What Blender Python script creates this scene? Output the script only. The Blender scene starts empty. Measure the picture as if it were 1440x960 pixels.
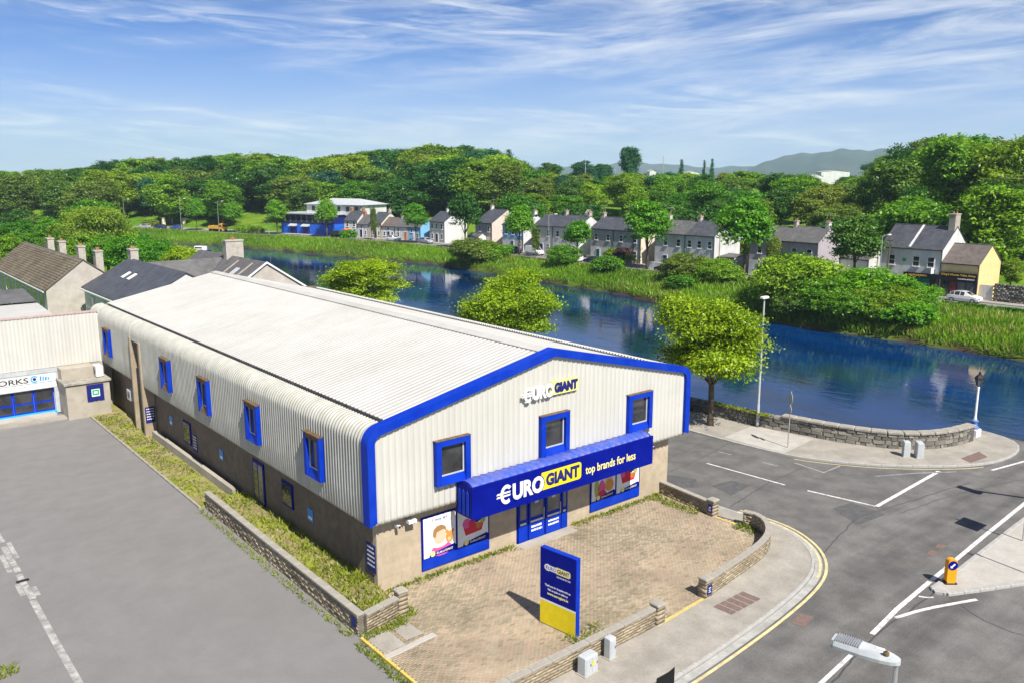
import bpy, math, random
import numpy as np
from mathutils import Vector, Matrix

scene = bpy.context.scene
COL = scene.collection
R = math.radians
rnd = random.Random(7)

# ------------------------------------------------------------------ camera, sky, sun, exposure
cam_d = bpy.data.cameras.new('camera')
cam = bpy.data.objects.new('camera', cam_d)
COL.objects.link(cam)
cam.location = (-16.65, -29.01, 17.5)
cam.rotation_euler = (R(90 - 11.2077), 0, R(50.4 - 90))
cam_d.sensor_width = 36.0
cam_d.lens = 36.0 * 1186.0 / 1440.0
cam_d.clip_start = 0.3
cam_d.clip_end = 40000
scene.camera = cam

SUN_EL = R(49.5)
sd = Vector((-0.16, -0.987, 0)).normalized() * math.cos(SUN_EL)
SUN = Vector((sd.x, sd.y, math.sin(SUN_EL)))
sun_d = bpy.data.lights.new('sun', 'SUN')
sun_d.energy = 5.0
sun_d.angle = R(0.53)
sun_d.color = (1.0, 0.95, 0.87)
sun = bpy.data.objects.new('sun', sun_d)
COL.objects.link(sun)
sun.rotation_euler = SUN.to_track_quat('Z', 'Y').to_euler()
sun.location = (0, -40, 60)

world = bpy.data.worlds.new('World')
scene.world = world
world.use_nodes = True


def build_sky():
    nt = world.node_tree
    nt.nodes.clear()
    N = nt.nodes.new
    L = nt.links.new

    def math_(op, a, b=None, c=None):
        n = N('ShaderNodeMath')
        n.operation = op
        for i, v in enumerate((a, b, c)):
            if v is None:
                continue
            if isinstance(v, (int, float)):
                n.inputs[i].default_value = v
            else:
                L(v, n.inputs[i])
        return n.outputs[0]

    out = N('ShaderNodeOutputWorld')
    bg = N('ShaderNodeBackground')
    bg.inputs['Strength'].default_value = 0.076
    sky = N('ShaderNodeTexSky')
    sky.sky_type = 'NISHITA'
    sky.sun_disc = False
    sky.sun_elevation = SUN_EL
    sky.sun_rotation = math.atan2(SUN.x, SUN.y)
    sky.altitude = 50
    sky.air_density = 0.45
    sky.dust_density = 0.0
    sky.ozone_density = 6.0
    tc = N('ShaderNodeTexCoord')
    sep = N('ShaderNodeSeparateXYZ')
    L(tc.outputs['Generated'], sep.inputs[0])
    z = math_('MAXIMUM', sep.outputs['Z'], 0.0)
    # thin cirrus: streaks laid out by compass direction and height, drawn out along the horizon
    az = math_('ARCTAN2', sep.outputs['Y'], sep.outputs['X'])
    el = math_('ARCSINE', sep.outputs['Z'])

    def noise(su, sv, rot, loc, det, rough, dist):
        cb = N('ShaderNodeCombineXYZ')
        L(az, cb.inputs[0])
        L(el, cb.inputs[1])
        mp = N('ShaderNodeMapping')
        mp.vector_type = 'TEXTURE'
        mp.inputs['Rotation'].default_value = (0, 0, R(rot))
        mp.inputs['Scale'].default_value = (su, sv, 1)
        mp.inputs['Location'].default_value = loc
        L(cb.outputs[0], mp.inputs[0])
        n = N('ShaderNodeTexNoise')
        n.inputs['Scale'].default_value = 1.0
        n.inputs['Detail'].default_value = det
        n.inputs['Roughness'].default_value = rough
        n.inputs['Distortion'].default_value = dist
        L(mp.outputs[0], n.inputs['Vector'])
        return n.outputs['Fac']

    def rng(v, a, b, lo=0.0, hi=1.0):
        r = N('ShaderNodeMapRange')
        r.interpolation_type = 'SMOOTHSTEP'
        r.inputs['From Min'].default_value = a
        r.inputs['From Max'].default_value = b
        r.inputs['To Min'].default_value = lo
        r.inputs['To Max'].default_value = hi
        L(v, r.inputs['Value'])
        return r.outputs[0]

    fine = noise(0.16, 0.016, 4, (0.31, 0.02, 0), 9, 0.62, 1.1)
    blot = noise(0.42, 0.055, 5, (1.7, 0.055, 0), 3, 0.5, 0.4)
    streak = math_('MULTIPLY', rng(fine, 0.42, 0.74), rng(blot, 0.44, 0.62))
    wisp = rng(noise(0.22, 0.028, -5, (2.2, 0.33, 0), 8, 0.64, 0.45), 0.34, 0.74)
    big = rng(noise(0.5, 0.09, -6, (5.15, 0.62, 0), 3, 0.5, 0.3), 0.30, 0.54)
    soft = math_('MULTIPLY', math_('MULTIPLY', wisp, big), rng(az, R(78), R(40), 0.45, 1.0))
    thin = rng(el, R(11), R(35), 1.0, 0.5)  # clouds thinned overhead, out of view, so the river reflects bluer sky
    band = rng(el, R(-1), R(10), 1.0, 0.0)
    mixb = N('ShaderNodeMixRGB')
    L(band, mixb.inputs['Fac'])
    hsv = N('ShaderNodeHueSaturation')
    hsv.inputs['Saturation'].default_value = 1.18
    hsv.inputs['Value'].default_value = 1.06
    L(sky.outputs[0], hsv.inputs['Color'])
    cast = N('ShaderNodeMixRGB')
    cast.blend_type = 'MULTIPLY'
    cast.inputs['Fac'].default_value = 1
    cast.inputs['Color2'].default_value = (1.06, 0.97, 1.10, 1)
    L(hsv.outputs[0], cast.inputs['Color1'])
    L(cast.outputs[0], mixb.inputs['Color1'])
    mixb.inputs['Color2'].default_value = (4.1, 4.95, 7.2, 1)
    mix0 = N('ShaderNodeMixRGB')
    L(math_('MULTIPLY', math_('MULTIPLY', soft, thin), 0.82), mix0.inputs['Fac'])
    L(mixb.outputs[0], mix0.inputs['Color1'])
    mix0.inputs['Color2'].default_value = (7.9, 8.2, 9.0, 1)
    mix = N('ShaderNodeMixRGB')
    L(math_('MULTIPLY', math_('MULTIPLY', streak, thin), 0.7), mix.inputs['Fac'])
    L(mix0.outputs[0], mix.inputs['Color1'])
    mix.inputs['Color2'].default_value = (9.0, 9.2, 9.6, 1)
    L(mix.outputs[0], bg.inputs['Color'])
    L(bg.outputs[0], out.inputs['Surface'])


build_sky()
vs = scene.view_settings
vs.view_transform = 'Standard'
vs.look = 'None'
vs.gamma = 1.0
vs.use_curve_mapping = False
vs.exposure = 0.6
scene.cycles.max_bounces = 6
scene.cycles.diffuse_bounces = 2
scene.cycles.glossy_bounces = 3
scene.cycles.transmission_bounces = 3
scene.cycles.transparent_max_bounces = 6
scene.cycles.volume_bounces = 1
scene.cycles.sample_clamp_indirect = 4.0
scene.cycles.use_denoising = True

# ------------------------------------------------------------------ materials
MATS = {}


def pm(name, c1, c2=None, scale=4.0, rough=0.8, bump=0.0, bscale=None, spec=0.3, metal=0.0,
       detail=6, c3=None, scale3=0.4, amt3=0.5, stretch=None, coat=0.0, contrast=(0.35, 0.65), grain=0.0, gscale=16, tracks=None, tamp=0.28):
    """procedural principled material: noise between c1 and c2, large patches of c3, noise bump"""
    if name in MATS:
        return MATS[name]
    m = bpy.data.materials.new(name)
    m.use_nodes = True
    nt = m.node_tree
    N, L = nt.nodes.new, nt.links.new
    b = nt.nodes['Principled BSDF']
    b.inputs['Roughness'].default_value = rough
    b.inputs['Specular IOR Level'].default_value = spec
    b.inputs['Metallic'].default_value = metal
    b.inputs['Coat Weight'].default_value = coat
    c2 = c2 or tuple(min(1, v * 1.12) for v in c1)
    tc = N('ShaderNodeTexCoord')
    vec = tc.outputs['Object']
    if stretch:
        mp = N('ShaderNodeMapping')
        mp.inputs['Scale'].default_value = stretch
        L(vec, mp.inputs[0])
        vec = mp.outputs[0]
    n = N('ShaderNodeTexNoise')
    n.inputs['Scale'].default_value = scale
    n.inputs['Detail'].default_value = detail
    n.inputs['Roughness'].default_value = 0.6
    L(vec, n.inputs['Vector'])
    r = N('ShaderNodeValToRGB')
    r.color_ramp.elements[0].position = contrast[0]
    r.color_ramp.elements[1].position = contrast[1]
    r.color_ramp.elements[0].color = (*c1, 1)
    r.color_ramp.elements[1].color = (*c2, 1)
    L(n.outputs['Fac'], r.inputs[0])
    colr = r.outputs[0]
    if c3:
        n3 = N('ShaderNodeTexNoise')
        n3.inputs['Scale'].default_value = scale3
        n3.inputs['Detail'].default_value = 5
        n3.inputs['Roughness'].default_value = 0.65
        L(tc.outputs['Object'], n3.inputs['Vector'])
        r3 = N('ShaderNodeValToRGB')
        r3.color_ramp.elements[0].position = 0.45
        r3.color_ramp.elements[1].position = 0.70
        r3.color_ramp.elements[0].color = (0, 0, 0, 1)
        r3.color_ramp.elements[1].color = (amt3, amt3, amt3, 1)
        L(n3.outputs['Fac'], r3.inputs[0])
        mx = N('ShaderNodeMixRGB')
        L(r3.outputs[0], mx.inputs['Fac'])
        L(colr, mx.inputs['Color1'])
        mx.inputs['Color2'].default_value = (*c3, 1)
        colr = mx.outputs[0]
    if grain or tracks:
        fac = None
        if grain:
            ng = N('ShaderNodeTexNoise')
            ng.inputs['Scale'].default_value = gscale
            ng.inputs['Detail'].default_value = 2
            ng.inputs['Roughness'].default_value = 0.8
            L(tc.outputs['Object'], ng.inputs['Vector'])
            mg = N('ShaderNodeMapRange')
            mg.inputs['From Min'].default_value = 0.25
            mg.inputs['From Max'].default_value = 0.75
            mg.inputs['To Min'].default_value = 1 - grain
            mg.inputs['To Max'].default_value = 1 + grain
            L(ng.outputs['Fac'], mg.inputs['Value'])
            fac = mg.outputs[0]
        if tracks:
            mp2 = N('ShaderNodeMapping')
            mp2.inputs['Scale'].default_value = tracks
            L(tc.outputs['Object'], mp2.inputs[0])
            nq = N('ShaderNodeTexNoise')
            nq.inputs['Scale'].default_value = 1.0
            nq.inputs['Detail'].default_value = 3
            L(mp2.outputs[0], nq.inputs['Vector'])
            mq = N('ShaderNodeMapRange')
            mq.inputs['From Min'].default_value = 0.3
            mq.inputs['From Max'].default_value = 0.7
            mq.inputs['To Min'].default_value = 1 - tamp
            mq.inputs['To Max'].default_value = 1 + tamp
            L(nq.outputs['Fac'], mq.inputs['Value'])
            if fac is None:
                fac = mq.outputs[0]
            else:
                mu = N('ShaderNodeMath')
                mu.operation = 'MULTIPLY'
                L(fac, mu.inputs[0])
                L(mq.outputs[0], mu.inputs[1])
                fac = mu.outputs[0]
        mxg = N('ShaderNodeMixRGB')
        mxg.blend_type = 'MULTIPLY'
        mxg.inputs['Fac'].default_value = 1
        L(colr, mxg.inputs['Color1'])
        L(fac, mxg.inputs['Color2'])
        colr = mxg.outputs[0]
    L(colr, b.inputs['Base Color'])
    if bump:
        nb = N('ShaderNodeTexNoise')
        nb.inputs['Scale'].default_value = bscale or scale * 4
        nb.inputs['Detail'].default_value = 4
        L(vec, nb.inputs['Vector'])
        bp = N('ShaderNodeBump')
        bp.inputs['Strength'].default_value = bump
        bp.inputs['Distance'].default_value = 0.05
        L(nb.outputs['Fac'], bp.inputs['Height'])
        L(bp.outputs[0], b.inputs['Normal'])
    MATS[name] = m
    return m


def flat(name, c, rough=0.6, spec=0.3, metal=0.0, coat=0.0):
    return pm(name, tuple(v * 0.94 for v in c), tuple(min(1, v * 1.04) for v in c), 3.0, rough, 0, None, spec, metal, 3, coat=coat)


def tinted(name, cols, rough=0.8, bump=0.3, bscale=30, spec=0.2, hue_obj=0.0):
    """material that mixes two colours by the per-piece attribute 'tint', with a little grain"""
    m = bpy.data.materials.new(name)
    m.use_nodes = True
    nt = m.node_tree
    N, L = nt.nodes.new, nt.links.new
    b = nt.nodes['Principled BSDF']
    b.inputs['Roughness'].default_value = rough
    b.inputs['Specular IOR Level'].default_value = spec
    at = N('ShaderNodeAttribute')
    at.attribute_name = 'tint'
    r = N('ShaderNodeValToRGB')
    while len(r.color_ramp.elements) < len(cols):
        r.color_ramp.elements.new(0.5)
    for i, c in enumerate(cols):
        r.color_ramp.elements[i].position = i / max(1, len(cols) - 1)
        r.color_ramp.elements[i].color = (*c, 1)
    L(at.outputs['Fac'], r.inputs[0])
    tc = N('ShaderNodeTexCoord')
    n = N('ShaderNodeTexNoise')
    n.inputs['Scale'].default_value = bscale
    n.inputs['Detail'].default_value = 5
    L(tc.outputs['Object'], n.inputs['Vector'])
    mr = N('ShaderNodeMapRange')
    mr.inputs['To Min'].default_value = 0.72
    mr.inputs['To Max'].default_value = 1.25
    L(n.outputs['Fac'], mr.inputs['Value'])
    n5 = N('ShaderNodeTexNoise')
    n5.inputs['Scale'].default_value = 0.45
    n5.inputs['Detail'].default_value = 6
    L(tc.outputs['Object'], n5.inputs['Vector'])
    mr5 = N('ShaderNodeMapRange')
    mr5.inputs['From Min'].default_value = 0.3
    mr5.inputs['From Max'].default_value = 0.7
    mr5.inputs['To Min'].default_value = 0.74
    mr5.inputs['To Max'].default_value = 1.16
    L(n5.outputs['Fac'], mr5.inputs['Value'])
    mm = N('ShaderNodeMath')
    mm.operation = 'MULTIPLY'
    L(mr.outputs[0], mm.inputs[0])
    L(mr5.outputs[0], mm.inputs[1])
    mx = N('ShaderNodeMixRGB')
    mx.blend_type = 'MULTIPLY'
    mx.inputs['Fac'].default_value = 1
    L(r.outputs[0], mx.inputs['Color1'])
    L(mm.outputs[0], mx.inputs['Color2'])
    L(mx.outputs[0], b.inputs['Base Color'])
    bp = N('ShaderNodeBump')
    bp.inputs['Strength'].default_value = bump
    bp.inputs['Distance'].default_value = 0.03
    L(n.outputs['Fac'], bp.inputs['Height'])
    L(bp.outputs[0], b.inputs['Normal'])
    MATS[name] = m
    return m


def leafmat(name, dark, light, transl=0.35, objvar=0.25):
    m = bpy.data.materials.new(name)
    m.use_nodes = True
    nt = m.node_tree
    nt.nodes.clear()
    N, L = nt.nodes.new, nt.links.new
    out = N('ShaderNodeOutputMaterial')
    at = N('ShaderNodeAttribute')
    at.attribute_name = 'tint'
    r = N('ShaderNodeMixRGB')
    r.inputs['Color1'].default_value = (*dark, 1)
    r.inputs['Color2'].default_value = (*light, 1)
    L(at.outputs['Fac'], r.inputs['Fac'])
    oi = N('ShaderNodeObjectInfo')
    hs = N('ShaderNodeHueSaturation')
    mr = N('ShaderNodeMapRange')
    mr.inputs['To Min'].default_value = 1 - objvar
    mr.inputs['To Max'].default_value = 1 + objvar
    L(oi.outputs['Random'], mr.inputs['Value'])
    L(mr.outputs[0], hs.inputs['Value'])
    mr2 = N('ShaderNodeMapRange')
    mr2.inputs['To Min'].default_value = 0.5 + objvar * 0.10
    mr2.inputs['To Max'].default_value = 0.5 - objvar * 0.10
    L(oi.outputs['Random'], mr2.inputs['Value'])
    L(mr2.outputs[0], hs.inputs['Hue'])
    L(r.outputs[0], hs.inputs['Color'])
    d = N('ShaderNodeBsdfDiffuse')
    t = N('ShaderNodeBsdfTranslucent')
    g = N('ShaderNodeBsdfGlossy')
    g.inputs['Roughness'].default_value = 0.45
    g.inputs['Color'].default_value = (1, 1, 1, 1)
    L(hs.outputs[0], d.inputs['Color'])
    L(hs.outputs[0], t.inputs['Color'])
    mx = N('ShaderNodeMixShader')
    mx.inputs[0].default_value = transl
    L(d.outputs[0], mx.inputs[1])
    L(t.outputs[0], mx.inputs[2])
    mx2 = N('ShaderNodeMixShader')
    mx2.inputs[0].default_value = 0.02
    L(mx.outputs[0], mx2.inputs[1])
    L(g.outputs[0], mx2.inputs[2])
    L(mx2.outputs[0], out.inputs['Surface'])
    MATS[name] = m
    return m


def ribbed(name, c1, c2, axis_scale, rough=0.85):
    """fluted block work: vertical flutes and course joints as fine relief"""
    m = pm(name, c1, c2, 2.2, rough, 0, None, 0.2, c3=tuple(v * 0.7 for v in c1), scale3=0.5, amt3=0.45)
    nt = m.node_tree
    N, L = nt.nodes.new, nt.links.new
    b = nt.nodes['Principled BSDF']
    tc = N('ShaderNodeTexCoord')
    sep = N('ShaderNodeSeparateXYZ')
    L(tc.outputs['Object'], sep.inputs[0])
    add = N('ShaderNodeMath')
    L(sep.outputs[0], add.inputs[0])
    L(sep.outputs[1], add.inputs[1])
    comb = N('ShaderNodeCombineXYZ')
    L(add.outputs[0], comb.inputs[0])
    L(sep.outputs[2], comb.inputs[1])
    w = N('ShaderNodeTexWave')
    w.inputs['Scale'].default_value = axis_scale
    L(comb.outputs[0], w.inputs['Vector'])
    br = N('ShaderNodeTexBrick')
    br.inputs['Scale'].default_value = 1.0
    br.inputs['Brick Width'].default_value = 0.44
    br.inputs['Row Height'].default_value = 0.215
    br.inputs['Mortar Size'].default_value = 0.012
    br.inputs['Color1'].default_value = (1, 1, 1, 1)
    br.inputs['Color2'].default_value = (0.9, 0.9, 0.9, 1)
    br.inputs['Mortar'].default_value = (0.3, 0.3, 0.3, 1)
    L(comb.outputs[0], br.inputs['Vector'])
    mu = N('ShaderNodeMath')
    mu.operation = 'MULTIPLY'
    L(w.outputs['Fac'], mu.inputs[0])
    L(br.outputs['Color'], mu.inputs[1])
    bp = N('ShaderNodeBump')
    bp.inputs['Strength'].default_value = 0.7
    bp.inputs['Distance'].default_value = 0.03
    L(mu.outputs[0], bp.inputs['Height'])
    L(bp.outputs[0], b.inputs['Normal'])
    return m


def slate(name, c1, c2, rough=0.55):
    m = pm(name, c1, c2, 1.5, rough, 0, None, 0.4, c3=tuple(v * 1.7 for v in c2), scale3=0.6, amt3=0.3)
    nt = m.node_tree
    N, L = nt.nodes.new, nt.links.new
    b = nt.nodes['Principled BSDF']
    tc = N('ShaderNodeTexCoord')
    sep = N('ShaderNodeSeparateXYZ')
    L(tc.outputs['Object'], sep.inputs[0])
    comb = N('ShaderNodeCombineXYZ')
    L(sep.outputs[1], comb.inputs[0])
    L(sep.outputs[0], comb.inputs[1])
    br = N('ShaderNodeTexBrick')
    br.inputs['Scale'].default_value = 1.0
    br.inputs['Brick Width'].default_value = 0.34
    br.inputs['Row Height'].default_value = 0.24
    br.inputs['Mortar Size'].default_value = 0.02
    br.inputs['Color1'].default_value = (1, 1, 1, 1)
    br.inputs['Color2'].default_value = (0.5, 0.5, 0.5, 1)
    br.inputs['Mortar'].default_value = (0, 0, 0, 1)
    L(comb.outputs[0], br.inputs['Vector'])
    bp = N('ShaderNodeBump')
    bp.inputs['Strength'].default_value = 0.5
    bp.inputs['Distance'].default_value = 0.03
    L(br.outputs['Color'], bp.inputs['Height'])
    L(bp.outputs[0], b.inputs['Normal'])
    return m


M = {}
M['asphalt'] = pm('asphalt', (0.118, 0.113, 0.106), (0.178, 0.17, 0.16), 0.8, 0.9, 0.35, 55, 0.25, detail=10,
                  c3=(0.095, 0.093, 0.092), scale3=0.35, amt3=0.6, grain=0.24, gscale=14)
M['asphalt_main'] = pm('asphalt_main', (0.118, 0.113, 0.106), (0.178, 0.17, 0.16), 0.8, 0.9, 0.35, 55, 0.25, detail=10,
                       c3=(0.095, 0.093, 0.092), scale3=0.3, amt3=0.5, grain=0.24, gscale=14, tracks=(0.035, 0.75, 1))
M['carpark'] = pm('carpark', (0.198, 0.19, 0.183), (0.225, 0.216, 0.209), 0.9, 0.92, 0.35, 50, 0.25, detail=10,
                  c3=(0.165, 0.157, 0.152), scale3=0.22, amt3=0.35, grain=0.12, gscale=20)
M['patch'] = pm('patch', (0.085, 0.085, 0.087), (0.12, 0.118, 0.115), 3, 0.9, 0.3, 50, 0.25)
M['crack'] = pm('crack', (0.055, 0.053, 0.052), (0.085, 0.082, 0.08), 9, 0.6, 0, None, 0.3)
M['pavement'] = pm('pavement', (0.30, 0.275, 0.235), (0.385, 0.355, 0.31), 0.9, 0.9, 0.3, 30, 0.2, detail=9,
                   c3=(0.235, 0.215, 0.18), scale3=0.6, amt3=0.6, grain=0.14, gscale=14)
M['concrete_new'] = pm('concrete_new', (0.40, 0.375, 0.335), (0.47, 0.445, 0.405), 1.2, 0.9, 0.2, 30, 0.2, c3=(0.35, 0.325, 0.285), scale3=0.7, amt3=0.5, grain=0.10, gscale=12)
M['kerb'] = pm('kerb', (0.34, 0.33, 0.31), (0.46, 0.45, 0.42), 3, 0.85, 0.25, 30, 0.2, c3=(0.22, 0.21, 0.19), scale3=0.9, amt3=0.6)
M['coping'] = pm('coping', (0.30, 0.275, 0.235), (0.42, 0.39, 0.335), 2.5, 0.9, 0.35, 24, 0.2, c3=(0.15, 0.14, 0.12), scale3=1.1, amt3=0.7)
M['linewhite'] = pm('linewhite', (0.62, 0.61, 0.58), (0.8, 0.79, 0.76), 5, 0.7, 0, None, 0.3, c3=(0.30, 0.29, 0.28), scale3=2.6, amt3=0.8)
M['lineworn'] = pm('lineworn', (0.26, 0.25, 0.235), (0.50, 0.48, 0.45), 3, 0.8, 0, None, 0.3, c3=(0.2, 0.19, 0.185), scale3=2.2, amt3=0.95)
M['lineyellow'] = pm('lineyellow', (0.62, 0.50, 0.22), (0.74, 0.62, 0.33), 5, 0.7, 0, None, 0.3, c3=(0.35, 0.30, 0.2), scale3=2.2, amt3=0.75)
M['yellowpaint'] = pm('yellowpaint', (0.60, 0.42, 0.08), (0.7, 0.52, 0.13), 4, 0.7, 0, None, 0.3, c3=(0.4, 0.34, 0.25), scale3=2.6, amt3=0.8)
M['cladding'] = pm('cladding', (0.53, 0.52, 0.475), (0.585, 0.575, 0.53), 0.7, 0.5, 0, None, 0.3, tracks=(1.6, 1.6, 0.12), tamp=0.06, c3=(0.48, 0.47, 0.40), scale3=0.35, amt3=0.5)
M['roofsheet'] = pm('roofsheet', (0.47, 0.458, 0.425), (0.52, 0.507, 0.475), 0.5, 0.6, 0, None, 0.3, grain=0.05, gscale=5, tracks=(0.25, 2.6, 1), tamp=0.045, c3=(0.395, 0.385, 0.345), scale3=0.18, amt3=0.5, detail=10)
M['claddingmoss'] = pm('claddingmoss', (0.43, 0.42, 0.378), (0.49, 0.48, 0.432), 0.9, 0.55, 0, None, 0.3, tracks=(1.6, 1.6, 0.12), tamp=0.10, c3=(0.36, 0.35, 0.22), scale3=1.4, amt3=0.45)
M['blue'] = pm('blue', (0.0015, 0.027, 0.37), (0.003, 0.04, 0.44), 1.3, 0.5, 0, None, 0.10, c3=(0.03, 0.07, 0.42), scale3=0.9, amt3=0.25)
M['bluedark'] = pm('bluedark', (0.0005, 0.005, 0.20), (0.001, 0.008, 0.24), 1.3, 0.5, 0, None, 0.08)
M['navy'] = flat('navy', (0.012, 0.018, 0.16), 0.5)
M['blueroof'] = pm('blueroof', (0.035, 0.075, 0.40), (0.06, 0.11, 0.46), 2.0, 0.45, 0, None, 0.4, c3=(0.22, 0.19, 0.3), scale3=1.4, amt3=0.35)
M['yellow'] = flat('yellow', (0.84, 0.66, 0.01), 0.4)
M['paleyellow'] = flat('paleyellow', (0.84, 0.76, 0.25), 0.5)
M['white'] = flat('white', (0.80, 0.80, 0.79), 0.45)
M['offwhite'] = pm('offwhite', (0.62, 0.61, 0.58), (0.72, 0.71, 0.68), 1.6, 0.7, 0.1, 30)
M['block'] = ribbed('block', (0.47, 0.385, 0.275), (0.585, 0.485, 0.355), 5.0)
M['block_shaded'] = ribbed('block_shaded', (0.17, 0.13, 0.095), (0.23, 0.18, 0.135), 5.0)  # same block work darkened, shade under the overhang put into the colour
M['concrete'] = pm('concrete', (0.36, 0.32, 0.26), (0.48, 0.44, 0.37), 1.6, 0.9, 0.3, 20, 0.2, c3=(0.22, 0.2, 0.15), scale3=0.8, amt3=0.6)
M['glass'] = pm('glass', (0.018, 0.02, 0.024), (0.05, 0.05, 0.052), 0.9, 0.05, 0, None, 0.8, contrast=(0.4, 0.6))
M['glasslight'] = pm('glasslight', (0.07, 0.075, 0.085), (0.16, 0.165, 0.18), 0.8, 0.06, 0, None, 0.8)
M['pier'] = pm('pier', (0.30, 0.235, 0.165), (0.42, 0.34, 0.25), 1.8, 0.9, 0.3, 20, 0.2, c3=(0.2, 0.17, 0.09), scale3=0.9, amt3=0.5)
M['gutter'] = pm('gutter', (0.09, 0.09, 0.088), (0.19, 0.185, 0.175), 3, 0.7)
M['rust'] = pm('rust', (0.10, 0.06, 0.028), (0.19, 0.125, 0.06), 4, 0.85, 0.2)
M['steel'] = pm('steel', (0.48, 0.49, 0.50), (0.58, 0.59, 0.60), 5, 0.4, 0, None, 0.5, 0.6)
M['greycab'] = pm('greycab', (0.42, 0.44, 0.45), (0.52, 0.54, 0.55), 2.5, 0.55, 0, None, 0.4, c3=(0.36, 0.38, 0.36), scale3=1.5)
M['black'] = flat('black', (0.015, 0.015, 0.016), 0.5)
M['rubber'] = flat('rubber', (0.02, 0.02, 0.02), 0.8)
M['orange'] = flat('orange', (0.80, 0.33, 0.01), 0.35)
M['pedblue'] = flat('pedblue', (0.12, 0.2, 0.5), 0.4)
M['redbrown'] = pm('redbrown', (0.15, 0.10, 0.085), (0.21, 0.15, 0.125), 7, 0.85, 0.2)
M['bark'] = pm('bark', (0.10, 0.075, 0.05), (0.2, 0.165, 0.12), 6, 0.95, 0.6, 18, 0.1, stretch=(1, 1, 0.25))
M['soil'] = pm('soil', (0.21, 0.17, 0.085), (0.33, 0.28, 0.14), 2, 0.95, 0.4, 20, 0.1, c3=(0.26, 0.30, 0.03), scale3=0.7, amt3=0.95)
M['mud'] = pm('mud', (0.07, 0.05, 0.03), (0.13, 0.095, 0.06), 1.2, 0.95, 0.4, 8, 0.1)
M['slate'] = slate('slate', (0.05, 0.053, 0.062), (0.085, 0.088, 0.10))
M['slategrey'] = slate('slategrey', (0.085, 0.083, 0.083), (0.13, 0.125, 0.122), 0.7)
M['slatebrown'] = slate('slatebrown', (0.095, 0.078, 0.07), (0.15, 0.125, 0.11), 0.8)
M['clay'] = pm('clay', (0.32, 0.14, 0.07), (0.42, 0.21, 0.11), 5, 0.85)
M['chimney'] = pm('chimney', (0.36, 0.33, 0.28), (0.48, 0.45, 0.39), 2.5, 0.9, 0.2)
M['brick'] = pm('brick', (0.35, 0.13, 0.07), (0.46, 0.2, 0.12), 5, 0.9)
M['oldstone'] = pm('oldstone', (0.25, 0.22, 0.16), (0.38, 0.34, 0.26), 1.4, 0.95, 0.5, 8)
M['render_w'] = pm('render_w', (0.58, 0.58, 0.575), (0.66, 0.66, 0.655), 1.0, 0.85, 0.1, 20, c3=(0.44, 0.435, 0.41), scale3=0.6, amt3=0.5, tracks=(1.2, 1.2, 0.15), tamp=0.10)
M['render_c'] = pm('render_c', (0.62, 0.55, 0.42), (0.70, 0.64, 0.52), 1.0, 0.85, 0.1, 20)
M['render_p'] = pm('render_p', (0.58, 0.49, 0.42), (0.66, 0.57, 0.50), 1.0, 0.85, 0.1, 20)
M['render_g'] = pm('render_g', (0.30, 0.30, 0.31), (0.38, 0.38, 0.39), 1.0, 0.85, 0.1, 20)
M['render_l'] = pm('render_l', (0.37, 0.33, 0.36), (0.44, 0.40, 0.43), 1.0, 0.85, 0.1, 20)
M['render_y'] = pm('render_y', (0.70, 0.53, 0.24), (0.77, 0.60, 0.30), 1.0, 0.85, 0.1, 20)
M['render_b'] = pm('render_b', (0.18, 0.42, 0.66), (0.22, 0.48, 0.72), 1.0, 0.85, 0.1, 20)
M['pubblue'] = pm('pubblue', (0.015, 0.09, 0.55), (0.03, 0.15, 0.68), 1.0, 0.5)
M['roughcast'] = pm('roughcast', (0.42, 0.38, 0.34), (0.54, 0.50, 0.45), 0.9, 0.95, 0.4, 14, 0.1, c3=(0.35, 0.31, 0.27), scale3=0.5, amt3=0.6)
M['hoarding'] = pm('hoarding', (0.40, 0.58, 0.56), (0.5, 0.67, 0.65), 1.0, 0.6)
M['redroof'] = flat('redroof', (0.62, 0.16, 0.05), 0.7)
M['teal'] = flat('teal', (0.01, 0.12, 0.10), 0.3)
M['darkshop'] = flat('darkshop', (0.03, 0.032, 0.04), 0.5)
M['gold'] = flat('gold', (0.72, 0.42, 0.06), 0.5)
M['green'] = flat('green', (0.02, 0.42, 0.2), 0.5)
M['skin'] = flat('skin', (0.75, 0.48, 0.34), 0.5)
M['hair'] = flat('hair', (0.34, 0.19, 0.08), 0.5)
M['teddy'] = flat('teddy', (0.66, 0.28, 0.06), 0.5)
M['red'] = flat('red', (0.62, 0.02, 0.05), 0.5)
M['pink'] = flat('pink', (0.72, 0.1, 0.32), 0.5)
M['lime'] = flat('lime', (0.36, 0.42, 0.08), 0.5)
M['skyblue'] = flat('skyblue', (0.03, 0.25, 0.62), 0.4)
M['cyan'] = flat('cyan', (0.05, 0.42, 0.78), 0.4)
M['doorred'] = flat('doorred', (0.16, 0.03, 0.03), 0.5)
M['dooror'] = flat('dooror', (0.5, 0.16, 0.04), 0.5)
M['stonetint'] = tinted('stonetint', [(0.10, 0.095, 0.085), (0.19, 0.18, 0.155), (0.29, 0.27, 0.225)], 0.95, 0.8, 9)
M['blocktint'] = tinted('blocktint', [(0.24, 0.19, 0.13), (0.34, 0.28, 0.19), (0.43, 0.36, 0.255)], 0.95, 0.8, 14)
M['mortar'] = pm('mortar', (0.13, 0.115, 0.09), (0.2, 0.18, 0.14), 4, 0.95, 0.2)
M['pavertint'] = tinted('pavertint', [(0.27, 0.235, 0.16), (0.38, 0.315, 0.215), (0.465, 0.35, 0.255), (0.405, 0.36, 0.26)], 0.9, 0.4, 24)
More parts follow.
